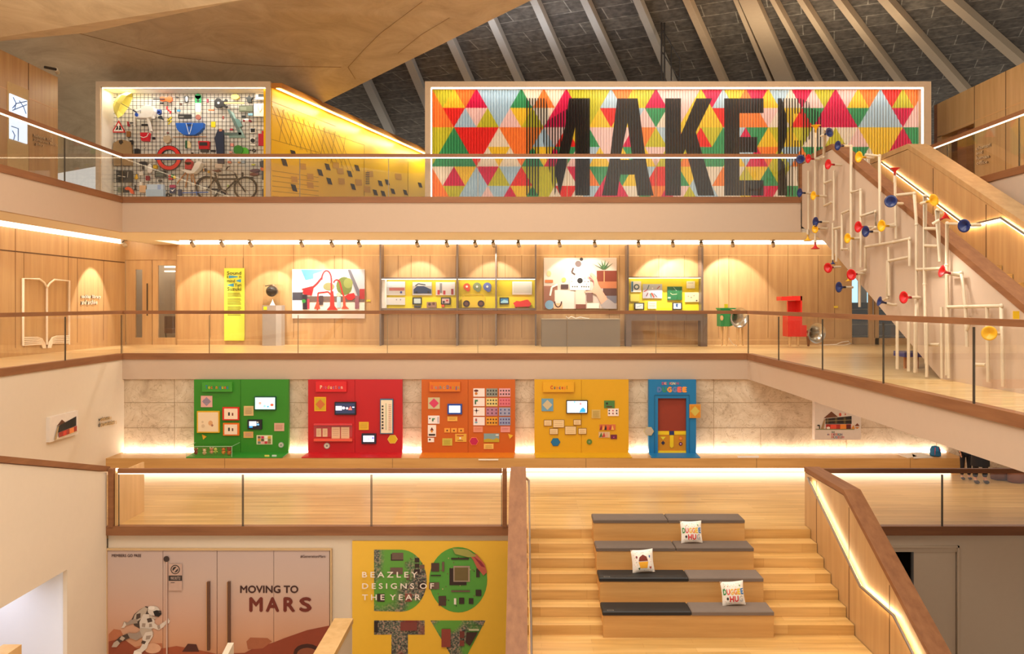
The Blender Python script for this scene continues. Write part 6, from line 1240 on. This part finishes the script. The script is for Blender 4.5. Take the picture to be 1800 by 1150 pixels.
for x in (363.5, 399.5): m = MB(); m.pbox(x, 1023.5, x+4.5, 1144, DM-.09, .05, C('5c3a28', .4)); m.pbox(x-.8, 1023.5, x, 1144, DM-.04, .02, C('e0a860')); m.build('handle', t)
dl = DM-.036
BR = C('3c1812', .6, 0, 0); BR2 = C('6c2416', .6, 0, 0)
m = MB(); m.text('MOVING TO', 422, 1029.5, 524.5, 1043, dl, BR, .03); [m.text(c_, a_, 1050, b_, 1076, dl, BR2, .04) for c_, a_, b_ in (('M', 438, 462), ('A', 467, 491), ('R', 498, 519), ('S', 526, 548))]; m.text('MEMBERS GO FREE', 196.5, 974.5, 248, 979.5, dl, BR, .01); m.text('#GenerationMars', 528, 976, 572, 981, dl, BR, .005); m.build('lettering', t)
def flats(m, L, d, off=.0007):
    k = 0
    for sh, ar, h in L:
        k += off; mt = C(h, .6, 0, .1)
        if sh == 'p': m.flat(ar, d-k, mt)
        elif sh == 'b': m.flat([(ar[0], ar[1]), (ar[2], ar[1]), (ar[2], ar[3]), (ar[0], ar[3])], d-k, mt)
        else: m.disc(ar[0], ar[1], ar[2], d-k, mt, 16, ry=ar[3] if len(ar) > 3 else None)
m = MB()
flats(m, [('p', [(191, 1115), (200, 1106), (212, 1108), (222, 1128), (236, 1138), (260, 1132), (285, 1131), (287, 1156), (191, 1156)], 'b06a48'), ('p', [(191, 1128), (215, 1122), (240, 1140), (287, 1140), (287, 1156), (191, 1156)], '8c4228'), ('p', [(287, 1140), (310, 1136), (345, 1142), (381, 1150), (381, 1156), (287, 1156)], '9c4c2c'),
 ('p', [(383, 1150), (430, 1148), (445, 1140), (480, 1130), (500, 1122), (540, 1108), (579, 1100), (579, 1156), (383, 1156)], '8a3c24'), ('p', [(433, 1128), (440, 1121), (470, 1122), (478, 1128), (462, 1140), (436, 1142)], 'a05c3c'), ('d', (540, 1148, 24, 16), '3c1812'), ('d', (540, 1150, 18, 11), '8a4a30'), ('d', (268, 1140, 15, 9), 'd0a080'), ('p', [(320, 1146), (330, 1132), (345, 1133), (350, 1146)], '4a2018')], dl+.004)
m.build('landscape_print', t)
m = MB(); SU, SH, SD, SB = 'cfc3b6', '9a897b', '473830', 'b3a392'
flats(m, [('p', [(246, 1072), (256, 1066), (266, 1068), (262, 1078), (268, 1092), (262, 1106), (250, 1108), (236, 1100), (231, 1090), (236, 1080)], SD), ('p', [(244, 1074), (254, 1067), (260, 1070), (254, 1084), (240, 1094), (234, 1090), (237, 1081)], SB), ('p', [(240, 1080), (247, 1078), (247, 1086), (239, 1090)], SD),
 ('p', [(252, 1080), (266, 1080), (272, 1092), (270, 1104), (258, 1110), (246, 1106), (245, 1094)], SU), ('p', [(258, 1088), (266, 1086), (268, 1093), (260, 1095)], SD), ('p', [(250, 1096), (256, 1096), (255, 1103), (249, 1102)], SH), ('p', [(262, 1097), (269, 1096), (268, 1102), (262, 1103)], SH),
 ('d', (270, 1074, 10.5, 8.5), SU), ('d', (266, 1069, 6, 3.5), 'e4dace'), ('p', [(269, 1075), (275, 1073), (283, 1074), (284, 1080), (279, 1085), (272, 1083)], '151110'), ('p', [(277, 1075), (282, 1075), (282, 1078)], '5a4a44'), ('p', [(262, 1080), (268, 1084), (276, 1086), (272, 1089), (262, 1086)], SB),
 ('p', [(266, 1094), (272, 1096), (278, 1101), (286, 1095), (291, 1092), (293, 1096), (287, 1103), (279, 1108), (268, 1104)], SU), ('p', [(276, 1101), (281, 1099), (282, 1105), (278, 1107)], SH), ('p', [(290, 1092), (296, 1087), (297, 1091), (299, 1090), (297, 1096), (293, 1097)], 'ddcfc2'),
 ('p', [(240, 1088), (230, 1090), (224, 1095), (218, 1093), (216, 1097), (222, 1100), (232, 1097), (242, 1096)], SH), ('p', [(219, 1093), (216, 1100), (213, 1104), (218, 1104), (222, 1099)], SU),
 ('p', [(247, 1104), (266, 1106), (270, 1114), (262, 1121), (250, 1120), (245, 1112)], SB), ('p', [(256, 1112), (267, 1110), (269, 1118), (262, 1130), (252, 1133), (250, 1122)], SU), ('p', [(257, 1118), (266, 1117), (263, 1124), (256, 1125)], SH), ('p', [(252, 1130), (262, 1128), (258, 1140), (250, 1147), (240, 1148), (237, 1144), (246, 1140)], 'd8cdc0'), ('p', [(236, 1144), (250, 1148), (247, 1152), (234, 1151)], 'ece2d6'), ('p', [(250, 1126), (257, 1128), (254, 1133), (248, 1131)], SD),
 ('p', [(246, 1110), (250, 1120), (240, 1126), (228, 1122), (222, 1118), (226, 1113), (238, 1114)], SH), ('p', [(224, 1114), (228, 1122), (214, 1128), (204, 1134), (200, 1130), (210, 1120)], SD), ('p', [(206, 1126), (200, 1130), (196, 1138), (205, 1138), (211, 1131)], SB), ('p', [(214, 1118), (220, 1122), (216, 1127), (210, 1124)], SB)], dl-.001)
m.build('astronaut_print', t)
m = MB(); flats(m, [('b', (292, 980, 294.3, 1150), 'c8a898'), ('b', (294.3, 980, 295, 1150), '6c4c40'), ('d', (292.5, 983, 5.2), '3a2c28'), ('b', (296.5, 991.5, 320, 1038.5), 'c0a090'), ('b', (296.5, 1012, 320, 1021.5), '2c2422'), ('d', (308, 1001.5, 8.2), '2c2422'), ('d', (308, 1001.5, 6.6), 'c0a090'), ('d', (308, 1001.5, 5), '2c2422'), ('p', [(304, 1004), (311, 996.5), (313, 999), (306, 1006.5)], 'c0a090'), ('b', (300, 1024, 307, 1025), '4c3c38')], dl-.0175)
m.text('MARS SHUTTLE', 300, 1014, 317, 1019.5, dl-.026, C('c8b0a4', .6, 0, 0), 0); m.build('bus_stop_print', t)
# yellow DOTY poster wall
t = thing('yellow_poster', 'yellow poster wall with big circuit board filled letters', 'poster', P(756, 1150, DM))
a = P(619.5, 951, DM); m = MB(); m.box(a[0], P(895.5, 0, DM)[0], DM-.02, DM+.015, L0+.05, a[2], C('e6b630', .5, 0, .03)); m.build('panel', t)
dl = DM-.024
def circ(name, base):
    m, n, l, b = newmat(name); tc = n.new('ShaderNodeTexCoord'); v = n.new('ShaderNodeTexNoise'); v.inputs['Scale'].default_value = 30; v.inputs['Detail'].default_value = 4; l.new(tc.outputs['Object'], v.inputs['Vector'])
    g = n.new('ShaderNodeTexNoise'); g.inputs['Scale'].default_value = 1.1; l.new(tc.outputs['Object'], g.inputs['Vector'])
    r = n.new('ShaderNodeValToRGB'); e = r.color_ramp.elements; e[0].position = .38; e[0].color = (*lin(hx('3a2c34')), 1); e[1].position = .66; e[1].color = (*lin(hx('b08a7c')), 1); q = e.new(.5); q.color = (*lin(hx('5a6a58')), 1)
    l.new(v.outputs['Fac'], r.inputs[0]); r2 = n.new('ShaderNodeValToRGB'); r2.color_ramp.elements[0].position = .46; r2.color_ramp.elements[1].position = .54; l.new(g.outputs['Fac'], r2.inputs[0])
    mx = n.new('ShaderNodeMixRGB'); mx.inputs[2].default_value = (*lin(hx(base)), 1); l.new(r2.outputs[0], mx.inputs[0]); l.new(r.outputs[0], mx.inputs[1]); l.new(mx.outputs[0], b.inputs['Base Color']); return m
CG = circ('printed_circuit_green', '5a9a34'); CGD = C('4f9a34', .5); CR = circ('printed_circuit_red', '8a3c34')
Dp = [(657.5, 966.5), (705, 966.5)]+arc(705, 1021, 45, 54.5, -90, 90, 20)+[(657.5, 1074.5)]
m = MB(); m.flat(Dp, dl, CG); m.disc(805.5, 1019.5, 51, dl, CGD, 40, ry=57.5)
m.flat([(657.5, 1091), (746.5, 1091), (746.5, 1116), (717, 1116), (717, 1160), (688, 1160), (688, 1116), (657.5, 1116)], dl, CR)
m.flat([(756.5, 1091), (853.5, 1091), (817, 1160), (797, 1160)], dl, CG); m.build('letter_prints', t)
m = MB(); CH, CH2, CG2 = '33241f', '6a5346', 'a08c78'
L = [('b', (687, 974, 709, 986), CH), ('b', (689, 972, 709, 984), CH2), ('b', (729, 981, 737, 989), CH), ('b', (729, 991, 737, 998), CH), ('b', (728, 1001, 738, 1008), CH), ('b', (686, 998, 708, 1010), CH2), ('b', (738, 993, 746, 1000), CH2), ('b', (735, 1024, 748, 1036), CH), ('b', (712, 1044, 724, 1058), '8a4a3c'), ('b', (663, 1044, 676, 1058), CH), ('p', [(715, 1010), (721, 1010), (720, 1020), (714, 1019)], CH2),
 ('b', (790, 999, 820, 1029), '2c1c18'), ('b', (797, 995, 826, 1023), CG2), ('b', (799, 998, 823, 1021), '6c5c34'), ('b', (758, 990, 772, 1005), '4a342c'), ('b', (754, 1024, 772, 1036), CH2), ('b', (771, 1048, 784, 1065), '4a342c'), ('b', (807, 1051, 816, 1062), CH), ('b', (824, 1052, 832, 1062), CH), ('b', (836, 1037, 846, 1048), CH), ('b', (837, 1000, 843, 1015), CH), ('b', (793, 1038, 826, 1041), CH2), ('b', (793, 981, 824, 984), CH), ('b', (757, 1011, 775, 1013), CH), ('b', (777, 988, 781, 1005), CH2), ('b', (798, 1052, 802, 1063), 'e8e0d0'),
 ('p', [(822, 972), (838, 975), (852, 992), (856, 1006), (850, 1012), (838, 998), (832, 985)], 'b85a48'), ('p', [(832, 978), (846, 988), (853, 998), (846, 996)], '8a2434'), ('p', [(795, 964), (822, 966), (838, 978), (824, 980), (800, 974)], '9a9a4a'),
 ('b', (704, 1094, 733, 1109), '7c3a34'), ('b', (657.5, 1093, 664, 1112), '241c1c'), ('b', (776, 1106, 792, 1138), '8c3c30'), ('b', (808, 1110, 816, 1122), '6c3028'), ('b', (808, 1126, 816, 1136), '7c3a30'), ('p', [(820, 1112), (840, 1112), (826, 1136), (818, 1130)], '3a201c'), ('b', (822, 1099, 850, 1100), '2c5a24'), ('b', (824, 1106, 842, 1109), 'c8c8a0')]
flats(m, L, dl-.002)
for i in range(70):
    x = R.uniform(712, 850); y = R.uniform(975, 1065)
    if (abs(x-700) < 45 and 975 < y < 1066) or ((x-805)/47)**2+((y-1019)/52)**2 < 1: m.flat([(x, y), (x+1.6, y), (x+1.6, y+2), (x, y+2)], dl-.0015-.0001*(i % 9), C(['241c1a', 'c8b878', '6a4a3c'][i % 3], .6))
m.build('circuit_details', t)
m = MB(); WL_ = C('efe2d4', .5, 0, 0)
for s_, x0, x1, y in (('B E A Z L E Y', 636.5, 734, 1005.5), ('D E S I G N S  O F', 636.5, 763, 1025.5), ('T H E  Y E A R', 636.5, 739, 1045.3)): m.text(s_, x0, y, x1, y+10, dl-.04, WL_, .02)
m.build('lettering', t)
# ---------------------------------------------------------------- pillows
def pillow(x, y, i, pr, label, tilt=0):
    dd = 15.5-.6*i+.30; zz = zs[i]+.068; s = .385
    t = thing('throw_pillow', label, 'pillow', (P(x, 0, dd)[0], dd, zz)); c = Vector((P(x, 0, dd)[0], dd, zz+s/2-.005))
    n_ = 10; vs = []; fs = []
    ca, sa = math.cos(tilt), math.sin(tilt); la = math.radians(14)
    def tr(u, v, w_):
        u, v = u*ca-v*sa, u*sa+v*ca
        return (c[0]+u, c[1]+(v)*math.sin(la)+w_*math.cos(la), c[2]+v*math.cos(la)-w_*math.sin(la))
    def bulge(a, b): return .075*math.sqrt(max(0, (1-a*a)*(1-b*b)))
    def shp(a, b): k = 1-.07*(1-abs(a)**2)*abs(b)**2-.0; k2 = 1-.07*(1-abs(b)**2)*abs(a)**2; return a*s/2*k2, b*s/2*k
    m = MB()
    for side in (-1, 1):
        vs = []; fs = []
        for j in range(n_+1):
            for k in range(n_+1):
                a, b = -1+2*k/n_, -1+2*j/n_; u, v = shp(a, b); vs.append(tr(u, v, side*bulge(a, b)))
        for j in range(n_):
            for k in range(n_): q = j*(n_+1)+k; fs.append((q, q+1, q+n_+2, q+n_+1))
        m.add(vs, fs, C('efe6da', .8, 0, .03), True)
    m.build('cover', t)
    m = MB()
    def on(a, b, o=.004): u, v = shp(a, b); return tr(u, v, -bulge(a, b)-o)
    def glyph(ch, x0, y0, x1, y1, h):
        v, f, asp = text_geo(ch, .035); m.add([on(x0+(x1-x0)*p, y0+(y1-y0)*q, .004+.0008*w_) for p, q, w_ in v], f, C(h, .7, 0, 0))
    for k in range(46):
        a, b = R.uniform(-.85, .85), R.uniform(-.85, .85)
        if pr == 'w' and abs(a) < .85 and -.6 < b < .35: continue
        if pr == 'o' and abs(a) < .5 and abs(b) < .7: continue
        r_ = .028; m.add([on(a+r_*math.cos(q), b+r_*math.sin(q)) for q in (0, 1.57, 3.14, 4.71)], [(0, 1, 2, 3)], C(['3a6a4c', 'c8485c', '4a4a4c', 'd8a03c'][k % 4], .7, 0, 0))
    if pr == 'w':
        for k, (ch, h) in enumerate(zip('DUGGEE', ['1f8a3c', 'd83a3c', 'e8b43c', 'e88a2c', 'e8c02c', '2a7ac0'])): glyph(ch, -.90+k*.305, -.10, -.62+k*.305, .38, h)
        for k, (ch, h) in enumerate(zip('HUG', ['d8282c', 'd8282c', 'b8b8b8'])): glyph(ch, -.38+k*.40, -.72, -.03+k*.40, -.2, h)
        m.add([on(-.55+.1*math.cos(q), -.42+.13*math.sin(q)) for q in [i*.9 for i in range(7)]], [tuple(range(7))], C('3a2c2c', .7, 0, 0)); m.add([on(-.6, .7), on(-.45, .55), on(-.35, .68), on(-.5, .6)], [(0, 1, 2, 3)], C('d8642c', .7)); m.add([on(.5, .7), on(.65, .65), on(.62, .5)], [(0, 1, 2)], C('3a9a4c', .7))
    else:
        fan = lambda L, h, o: m.add([on(a*.5 if False else a*s_+cx*(1-s_), b*s_+cy*(1-s_), o) for s_ in (0, .34, .67, 1) for a, b in L for cx, cy in [(sum(q[0] for q in L)/len(L), sum(q[1] for q in L)/len(L))]], [(i*len(L)+j, i*len(L)+(j+1) % len(L), (i+1)*len(L)+(j+1) % len(L), (i+1)*len(L)+j) for i in range(3) for j in range(len(L))], C(h, .7, 0, 0))
        dense = lambda L: [(L[i][0]+(L[(i+1) % len(L)][0]-L[i][0])*q/4, L[i][1]+(L[(i+1) % len(L)][1]-L[i][1])*q/4) for i in range(len(L)) for q in range(4)]
        fan(dense([(-.40, .0), (.44, .0), (.34, .36), (.02, .56), (-.30, .34)]), '7a2c1c', .006); fan(dense([(-.42, -.06), (.46, -.06), (.32, -.62), (-.28, -.62)]), 'e8a82c', .006)
        m.add([on(.0, .7), on(.05, .7), on(.03, .74)], [(0, 1, 2)], C('7a2c1c', .7))
        m.add([on(-.55+.09*math.cos(q), .35+.12*math.sin(q)) for q in [i*.9 for i in range(7)]], [tuple(range(7))], C('8a3a3c', .7)); m.add([on(.58, .5), on(.7, .4), on(.62, .2), on(.54, .35)], [(0, 1, 2, 3)], C('3a6aa0', .7)); m.add([on(.5, -.55), on(.75, -.5), on(.65, -.75)], [(0, 1, 2)], C('a83a2c', .7)); m.add([on(-.5, -.6), on(-.3, -.55), on(-.35, -.8)], [(0, 1, 2)], C('3a5a3c', .7))
    m.build('print', t)
pillow(1215, 0, 1, 'w', 'white dotted pillow with colourful letters on the second seating row', .02)
pillow(1129.5, 0, 2, 'o', 'white dotted pillow with a brown and yellow print on the left black pad', .07)
pillow(1288, 0, 3, 'w', 'white dotted pillow with colourful letters on the bottom seating row', .06)
# ---------------------------------------------------------------- visitors and poufs at the lower right
def skin(name, chain, mat, parent, sub=2):
    """chain: dict id -> (pos, radius), edges"""
    pts, edges = chain; me = bpy.data.meshes.new(name); o0 = parent['_w']
    ids = list(pts); me.from_pydata([tuple(pts[i][0][k]-o0[k] for k in range(3)) for i in ids], [(ids.index(a), ids.index(b)) for a, b in edges], [])
    o = bpy.data.objects.new(name, me); COL.objects.link(o); o.parent = parent
    md = o.modifiers.new('skin', 'SKIN'); md.use_smooth_shade = True
    for i, q in enumerate(ids): r_ = pts[q][1]; me.skin_vertices[0].data[i].radius = r_ if isinstance(r_, tuple) else (r_, r_)
    me.skin_vertices[0].data[0].use_root = True
    s = o.modifiers.new('sub', 'SUBSURF'); s.levels = s.render_levels = sub
    me.materials.append(mat); return o
def person(base, label, H, top, bottom, hair, skinh='c89070', lean=0.0, face=1, skirt=False):
    X, Y, Z = base; k = H/1.7
    t = thing('person', label, 'person', base)
    def q(x, y, z): return (X+(x*k), Y+(y-lean*max(0, z-.85))*k, Z+z*k)
    SK = C(skinh, .6)
    body = ({'pel': (q(0, 0, .95), (.15*k, .11*k)), 'wai': (q(0, 0, 1.12), (.13*k, .10*k)), 'che': (q(0, 0, 1.32), (.16*k, .11*k)), 'nec': (q(0, 0, 1.47), .055*k), 'hd1': (q(0, -.01, 1.56), .075*k), 'hd2': (q(0, -.01, 1.64), .085*k),
     'sl': (q(-.19, 0, 1.38), .055*k), 'el': (q(-.26, -.02, 1.12), .042*k), 'wl': (q(-.25, -.14, .90), .03*k), 'sr': (q(.19, 0, 1.38), .055*k), 'er': (q(.26, -.02, 1.12), .042*k), 'wr': (q(.25, -.14, .90), .03*k),
     'hl': (q(-.10, 0, .88), .085*k), 'kl': (q(-.11, -.01, .48), .06*k), 'al': (q(-.11, .02, .09), .038*k), 'tl': (q(-.12, -.13, .03), .032*k), 'hr': (q(.10, 0, .88), .085*k), 'kr': (q(.11, -.03, .48), .06*k), 'ar': (q(.11, 0, .09), .038*k), 'tr': (q(.12, -.14, .03), .032*k)},
     [('pel', 'wai'), ('wai', 'che'), ('che', 'nec'), ('nec', 'hd1'), ('hd1', 'hd2'), ('che', 'sl'), ('sl', 'el'), ('el', 'wl'), ('che', 'sr'), ('sr', 'er'), ('er', 'wr'), ('pel', 'hl'), ('hl', 'kl'), ('kl', 'al'), ('al', 'tl'), ('pel', 'hr'), ('hr', 'kr'), ('kr', 'ar'), ('ar', 'tr')])
    skin('body', body, SK, t)
    for sx_ in (-1, 1):   # hands with palm, four fingers and thumb
        w0 = Vector(q(.25*sx_, -.14, .90)); dn = Vector((0, -.35, -.93)); sd = Vector((0, -.93, .35))
        ps = {'w': (tuple(w0), .022*k), 'p': (tuple(w0+dn*.06*k), (.03*k, .018*k))}; es = [('w', 'p')]
        for f in range(4):
            b0 = w0+dn*.075*k+sd*(f-1.5)*.019*k; L_ = (.07, .08, .075, .06)[f]*k
            ps['f%da' % f] = (tuple(b0), .009*k); ps['f%db' % f] = (tuple(b0+dn*L_*.5+Vector((-.006*sx_, 0, 0))), .008*k); ps['f%dc' % f] = (tuple(b0+dn*L_+Vector((-.02*sx_, 0, 0))), .007*k); es += [('p', 'f%da' % f), ('f%da' % f, 'f%db' % f), ('f%db' % f, 'f%dc' % f)]
        ps['t1'] = (tuple(w0+dn*.03*k+sd*.035*k), .010*k); ps['t2'] = (tuple(w0+dn*.07*k+sd*.055*k), .008*k); es += [('w', 't1'), ('t1', 't2')]
        skin('hand', (ps, es), SK, t, 1)
    TM = C(top, .8); BM = C(bottom, .8)
    up = ({'w': (q(0, 0, .97), (.17*k, .125*k)), 'm': (q(0, 0, 1.15), (.15*k, .115*k)), 'c': (q(0, 0, 1.33), (.175*k, .125*k)), 'n': (q(0, 0, 1.42), (.085*k, .075*k)), 'sl': (q(-.19, 0, 1.38), .066*k), 'el': (q(-.26, -.02, 1.12), .055*k), 'wl': (q(-.25, -.12, .94), .045*k), 'sr': (q(.19, 0, 1.38), .066*k), 'er': (q(.26, -.02, 1.12), .055*k), 'wr': (q(.25, -.12, .94), .045*k)},
      [('w', 'm'), ('m', 'c'), ('c', 'n'), ('c', 'sl'), ('sl', 'el'), ('el', 'wl'), ('c', 'sr'), ('sr', 'er'), ('er', 'wr')])
    skin('top', up, TM, t)
    if skirt: m = MB(); m.lathe(q(0, 0, .42), (0, 0, 1), [(.21*k, 0), (.20*k, .2*k), (.18*k, .42*k), (.15*k, .62*k)], BM, 18); m.build('skirt', t)
    if True:
        lo = ({'p': (q(0, 0, .93), (.17*k, .12*k)), 'hl': (q(-.10, 0, .85), .10*k), 'kl': (q(-.11, -.01, .48), .075*k), 'al': (q(-.11, .02, .13), .06*k), 'hr': (q(.10, 0, .85), .10*k), 'kr': (q(.11, -.03, .48), .075*k), 'ar': (q(.11, 0, .13), .06*k)}, [('p', 'hl'), ('hl', 'kl'), ('kl', 'al'), ('p', 'hr'), ('hr', 'kr'), ('kr', 'ar')])
        skin('trousers', lo, BM, t)
    for sx_ in (-1, 1): m = MB(); c = q(.115*sx_, -.06, .045); m.ball(c, .05*k, C('3a2a28', .6), .95, 2.3, .85, 12); m.build('shoe', t)
    HM = C(hair, .8); m = MB(); c = q(0, .015, 1.645); m.ball(c, .112*k, HM, .95, 1.0, 1.05, 16); m.ball(q(0, .05, 1.56), .09*k, HM, .9, .7, 1.2, 14); m.build('hair', t)
    m = MB(); m.ball(q(0, -.04*face, 1.60), .083*k, SK, .85, .95, 1.2, 16); m.ball(q(0, -.125*face, 1.585), .013*k, SK, 1, 1, 1.5, 8); m.build('face', t)
    for sx_ in (-1, 1): m = MB(); m.ball(q(.03*sx_, -.112*face, 1.61), .010*k, C('2a2020', .3), 1.3, .6, .8, 8); m.build('eye', t); m = MB(); m.ball(q(.083*sx_, -.01, 1.60), .022*k, SK, .4, .8, 1.3, 8); m.build('ear', t)
    m = MB(); m.ball(q(0, -.117*face, 1.55), .018*k, C('a85048', .6), 1.4, .4, .35, 8); m.build('mouth', t)
    return t
b1 = P(1723, 849.5, 20.0); person((b1[0], 20.0, L1), 'person in black top and wide black skirt standing behind the lower right glass', 1.66, '16141a', '121016', '2a1c18', skirt=True)
b2 = P(1703, 846.5, 20.3); person((b2[0], 20.45, L1), 'shorter person in grey white top and dark trousers beside the one in black', 1.22, '9c9a90', '15151e', '3a2418')
def pouf(x, y, r, h, label, hexc):
    d = F*(-L1)/(y-VY); t = thing('pouf', label, 'pouf', (P(x, 0, d)[0], d, L1)); c = (P(x, 0, d)[0], d, L1)
    n_ = 20; m = MB()
    vs = []; prof_ = [(r*.6, .0), (r*.95, .05*h), (r, .4*h), (r*.97, .75*h), (r*.8, .97*h), (.02, h)]
    for rr, hh in prof_: vs += [(c[0]+rr*(1+.025*math.cos(5*2*math.pi*j/n_*2))*math.cos(2*math.pi*j/n_), c[1]+rr*math.sin(2*math.pi*j/n_), c[2]+hh) for j in range(n_)]
    fs = [(i*n_+j, i*n_+(j+1) % n_, (i+1)*n_+(j+1) % n_, (i+1)*n_+j) for i in range(len(prof_)-1) for j in range(n_)]
    m.add(vs, fs, C(hexc, .7), True); m.build('seat', t)
    m = MB(); m.lathe((c[0], c[1], c[2]+h-.001), (0, 0, 1), [(.05, 0), (.04, .012), (.001, .014)], C('4a2416'), 12); m.build('button', t)
pouf(1786, 848, .19, .28, 'front brown leather pouf at the far lower right behind the glass', '7c4424')
pouf(1757, 843, .2, .26, 'rear brown leather pouf beside the glowing ledge end', '6c3a20')
# ---------------------------------------------------------------- white pipe and horn installation
PIPE = C('cfbda2', .45)
XP = 7.02
t = thing('pipe_horn_sculpture', 'network of white pipes with red, blue and yellow horns on the stair wall', 'sculpture', PX(1653, 665, 7.0))
def pipe(pts, r=.028, X=XP):
    m = MB(); q = [PX(x, y, X if len(p) < 3 else p[2]) for p in pts for x, y in [p[:2]]]
    m.tube(q, r, PIPE, 8)
    for p in q[1:-1]: m.ball(p, r*1.35, PIPE, n=8)
    m.build('pipe', t)
for q in [[(1433, 232), (1433, 385)], [(1421, 300), (1421, 413)], [(1432, 280), (1448, 276), (1450, 228), (1455, 230)], [(1449, 290), (1449, 360)], [(1466, 300), (1466, 388)], [(1484, 256), (1496, 257), (1496, 470)], [(1522, 272), (1546, 274), (1547, 430)], [(1573, 302), (1575, 420)], [(1577, 343), (1607, 340), (1611, 395), (1611, 520)], [(1640, 350), (1626, 345), (1625, 500), (1628, 640, 6.9)], [(1655, 374), (1647, 370), (1652, 460)], [(1626, 402), (1649, 402)], [(1690, 394), (1665, 393), (1664, 466), (1664, 660)], [(1626, 432), (1649, 433)],
 [(1496, 338), (1513, 334), (1513, 470)], [(1513, 380), (1539, 372), (1539, 400), (1530, 406)], [(1449, 322), (1463, 317)], [(1449, 362), (1463, 355)], [(1480, 375), (1494, 369)], [(1480, 377), (1480, 438), (1492, 438)], [(1466, 402), (1480, 399)], [(1470, 404), (1470, 460)], [(1464, 392), (1464, 458)], [(1521, 434), (1570, 426), (1599, 420), (1599, 468)], [(1562, 434), (1563, 520)], [(1521, 434), (1521, 475), (1500, 482)], [(1562, 459), (1598, 452)], [(1511, 482), (1511, 540)], [(1612, 474), (1655, 472)], [(1612, 520), (1613, 560)], [(1560, 458), (1560, 524), (1551, 529)], [(1598, 520), (1592, 523)], [(1449, 402), (1437, 402)], [(1448, 391), (1436, 390)], [(1433, 405), (1433, 432)],
 [(1610, 523), (1610, 655, 6.85)], [(1668, 482), (1690, 480), (1697, 540), (1700, 610)], [(1665, 540), (1760, 538), (1763, 680)], [(1735, 540), (1737, 672)], [(1664, 462), (1668, 665)], [(1700, 580), (1706, 560)], [(1715, 641), (1733, 642)], [(1655, 540), (1656, 665)], [(1628, 606), (1652, 606)], [(1597, 560, 6.7), (1597, 653, 6.7)], [(1577, 556, 6.5), (1577, 649, 6.5)], [(1608, 560, 6.8), (1608, 655, 6.8)], [(1629, 560, 6.9), (1629, 663, 6.9)], [(1421, 405), (1421, 420)], [(1500, 420), (1512, 419)], [(1560, 397), (1575, 394)]]: pipe(q)
HC = {'r': C('c8141c', .35), 'b': C('15265e', .35), 'y': C('e6ae12', .35)}; NK = {'r': C('8a1018', .5), 'b': C('10142a', .5), 'y': C('b8860e', .5)}
def horn(x, y, c, kind, rp):
    X = 6.72; d = F*X/(x-VX); r = rp*d/F; o = Vector(PX(x, y, X))
    ax = {'L': (-.96, -.28, 0), 'F': (-.6, -.8, .05), 'U': (0, -.05, 1), 'D': (0, -.05, -1), 'RU': (.5, -.3, .35), 'RF': (.35, -.93, .1), 'LF': (-.85, -.5, -.1), 'LE': (-.98, -.02, .25)}[kind]
    ax = Vector(ax).normalized()
    h = bpy.data.objects.new('horn', None); COL.objects.link(h); h.parent = t; o0 = tuple(o-ax*r*.9); h['_w'] = o0; w = t['_w']; h.location = tuple(o0[i]-w[i] for i in range(3)); h.empty_display_size = .05
    m = MB(); m.lathe(o0, ax, [(.02, 0), (r*.22, r*.2), (r*.42, r*.55), (r*.75, r*.82), (r, r*.95), (r, r*.98), (r*.72, r*.88), (r*.35, r*.6), (.001, r*.4)], HC[c], 20); b = m.build('bell', h)
    m = MB(); m.tube([o0, tuple(Vector(o0)-ax*r*.55)], r*.2, NK[c], 8); m.build('neck', h)
    m = MB(); e = Vector(o0)-ax*r*.5; tip = e-ax*.12
    pth = [tuple(e), tuple(tip)]
    if kind in ('L', 'F', 'LF', 'LE'): pth.append((7.05, tip[1]+.02, tip[2]))
    m.tube(pth, .026, PIPE, 8); m.build('stub', h)
for q in [(1434, 221, 'y', 'U', 9), (1458, 233, 'b', 'RF', 8.5), (1407, 280, 'b', 'F', 8), (1421, 279, 'r', 'L', 8), (1456, 289, 'r', 'L', 9), (1473, 256, 'b', 'L', 8.5), (1510, 276, 'y', 'L', 10), (1573, 296, 'r', 'U', 9), (1566, 354, 'b', 'F', 11), (1641, 352, 'y', 'RF', 11), (1665, 379, 'r', 'RU', 10), (1695, 397, 'b', 'LF', 12), (1406, 339, 'b', 'L', 8), (1430, 344, 'y', 'L', 8), (1434, 390, 'b', 'L', 8.5), (1433, 403, 'y', 'LF', 7), (1420, 423, 'y', 'D', 7.5), (1433, 437, 'r', 'D', 8), (1522, 407, 'b', 'L', 10), (1509, 399, 'r', 'L', 10), (1550, 397, 'y', 'L', 10.5), (1490, 419, 'y', 'L', 9), (1456, 471, 'r', 'LF', 9), (1464, 464, 'b', 'D', 5), (1497, 483, 'r', 'LF', 10), (1475, 505, 'b', 'L', 9.5), (1492, 494, 'y', 'D', 6), (1546, 530, 'b', 'LE', 9), (1589, 523, 'r', 'L', 11), (1656, 477, 'r', 'LE', 11), (1739, 586, 'y', 'F', 13)]: horn(*q)
pic('caption_card', 'bright yellow caption card on the white stair wall at the right edge', 1781, 547, 1792, 561, PX(1786, 0, 7.05)[1]-.02, [], 'e0b41c', .01, 'card')
# reflection-free end: tidy helper properties
for o in bpy.data.objects:
    if '_w' in o: del o['_w']
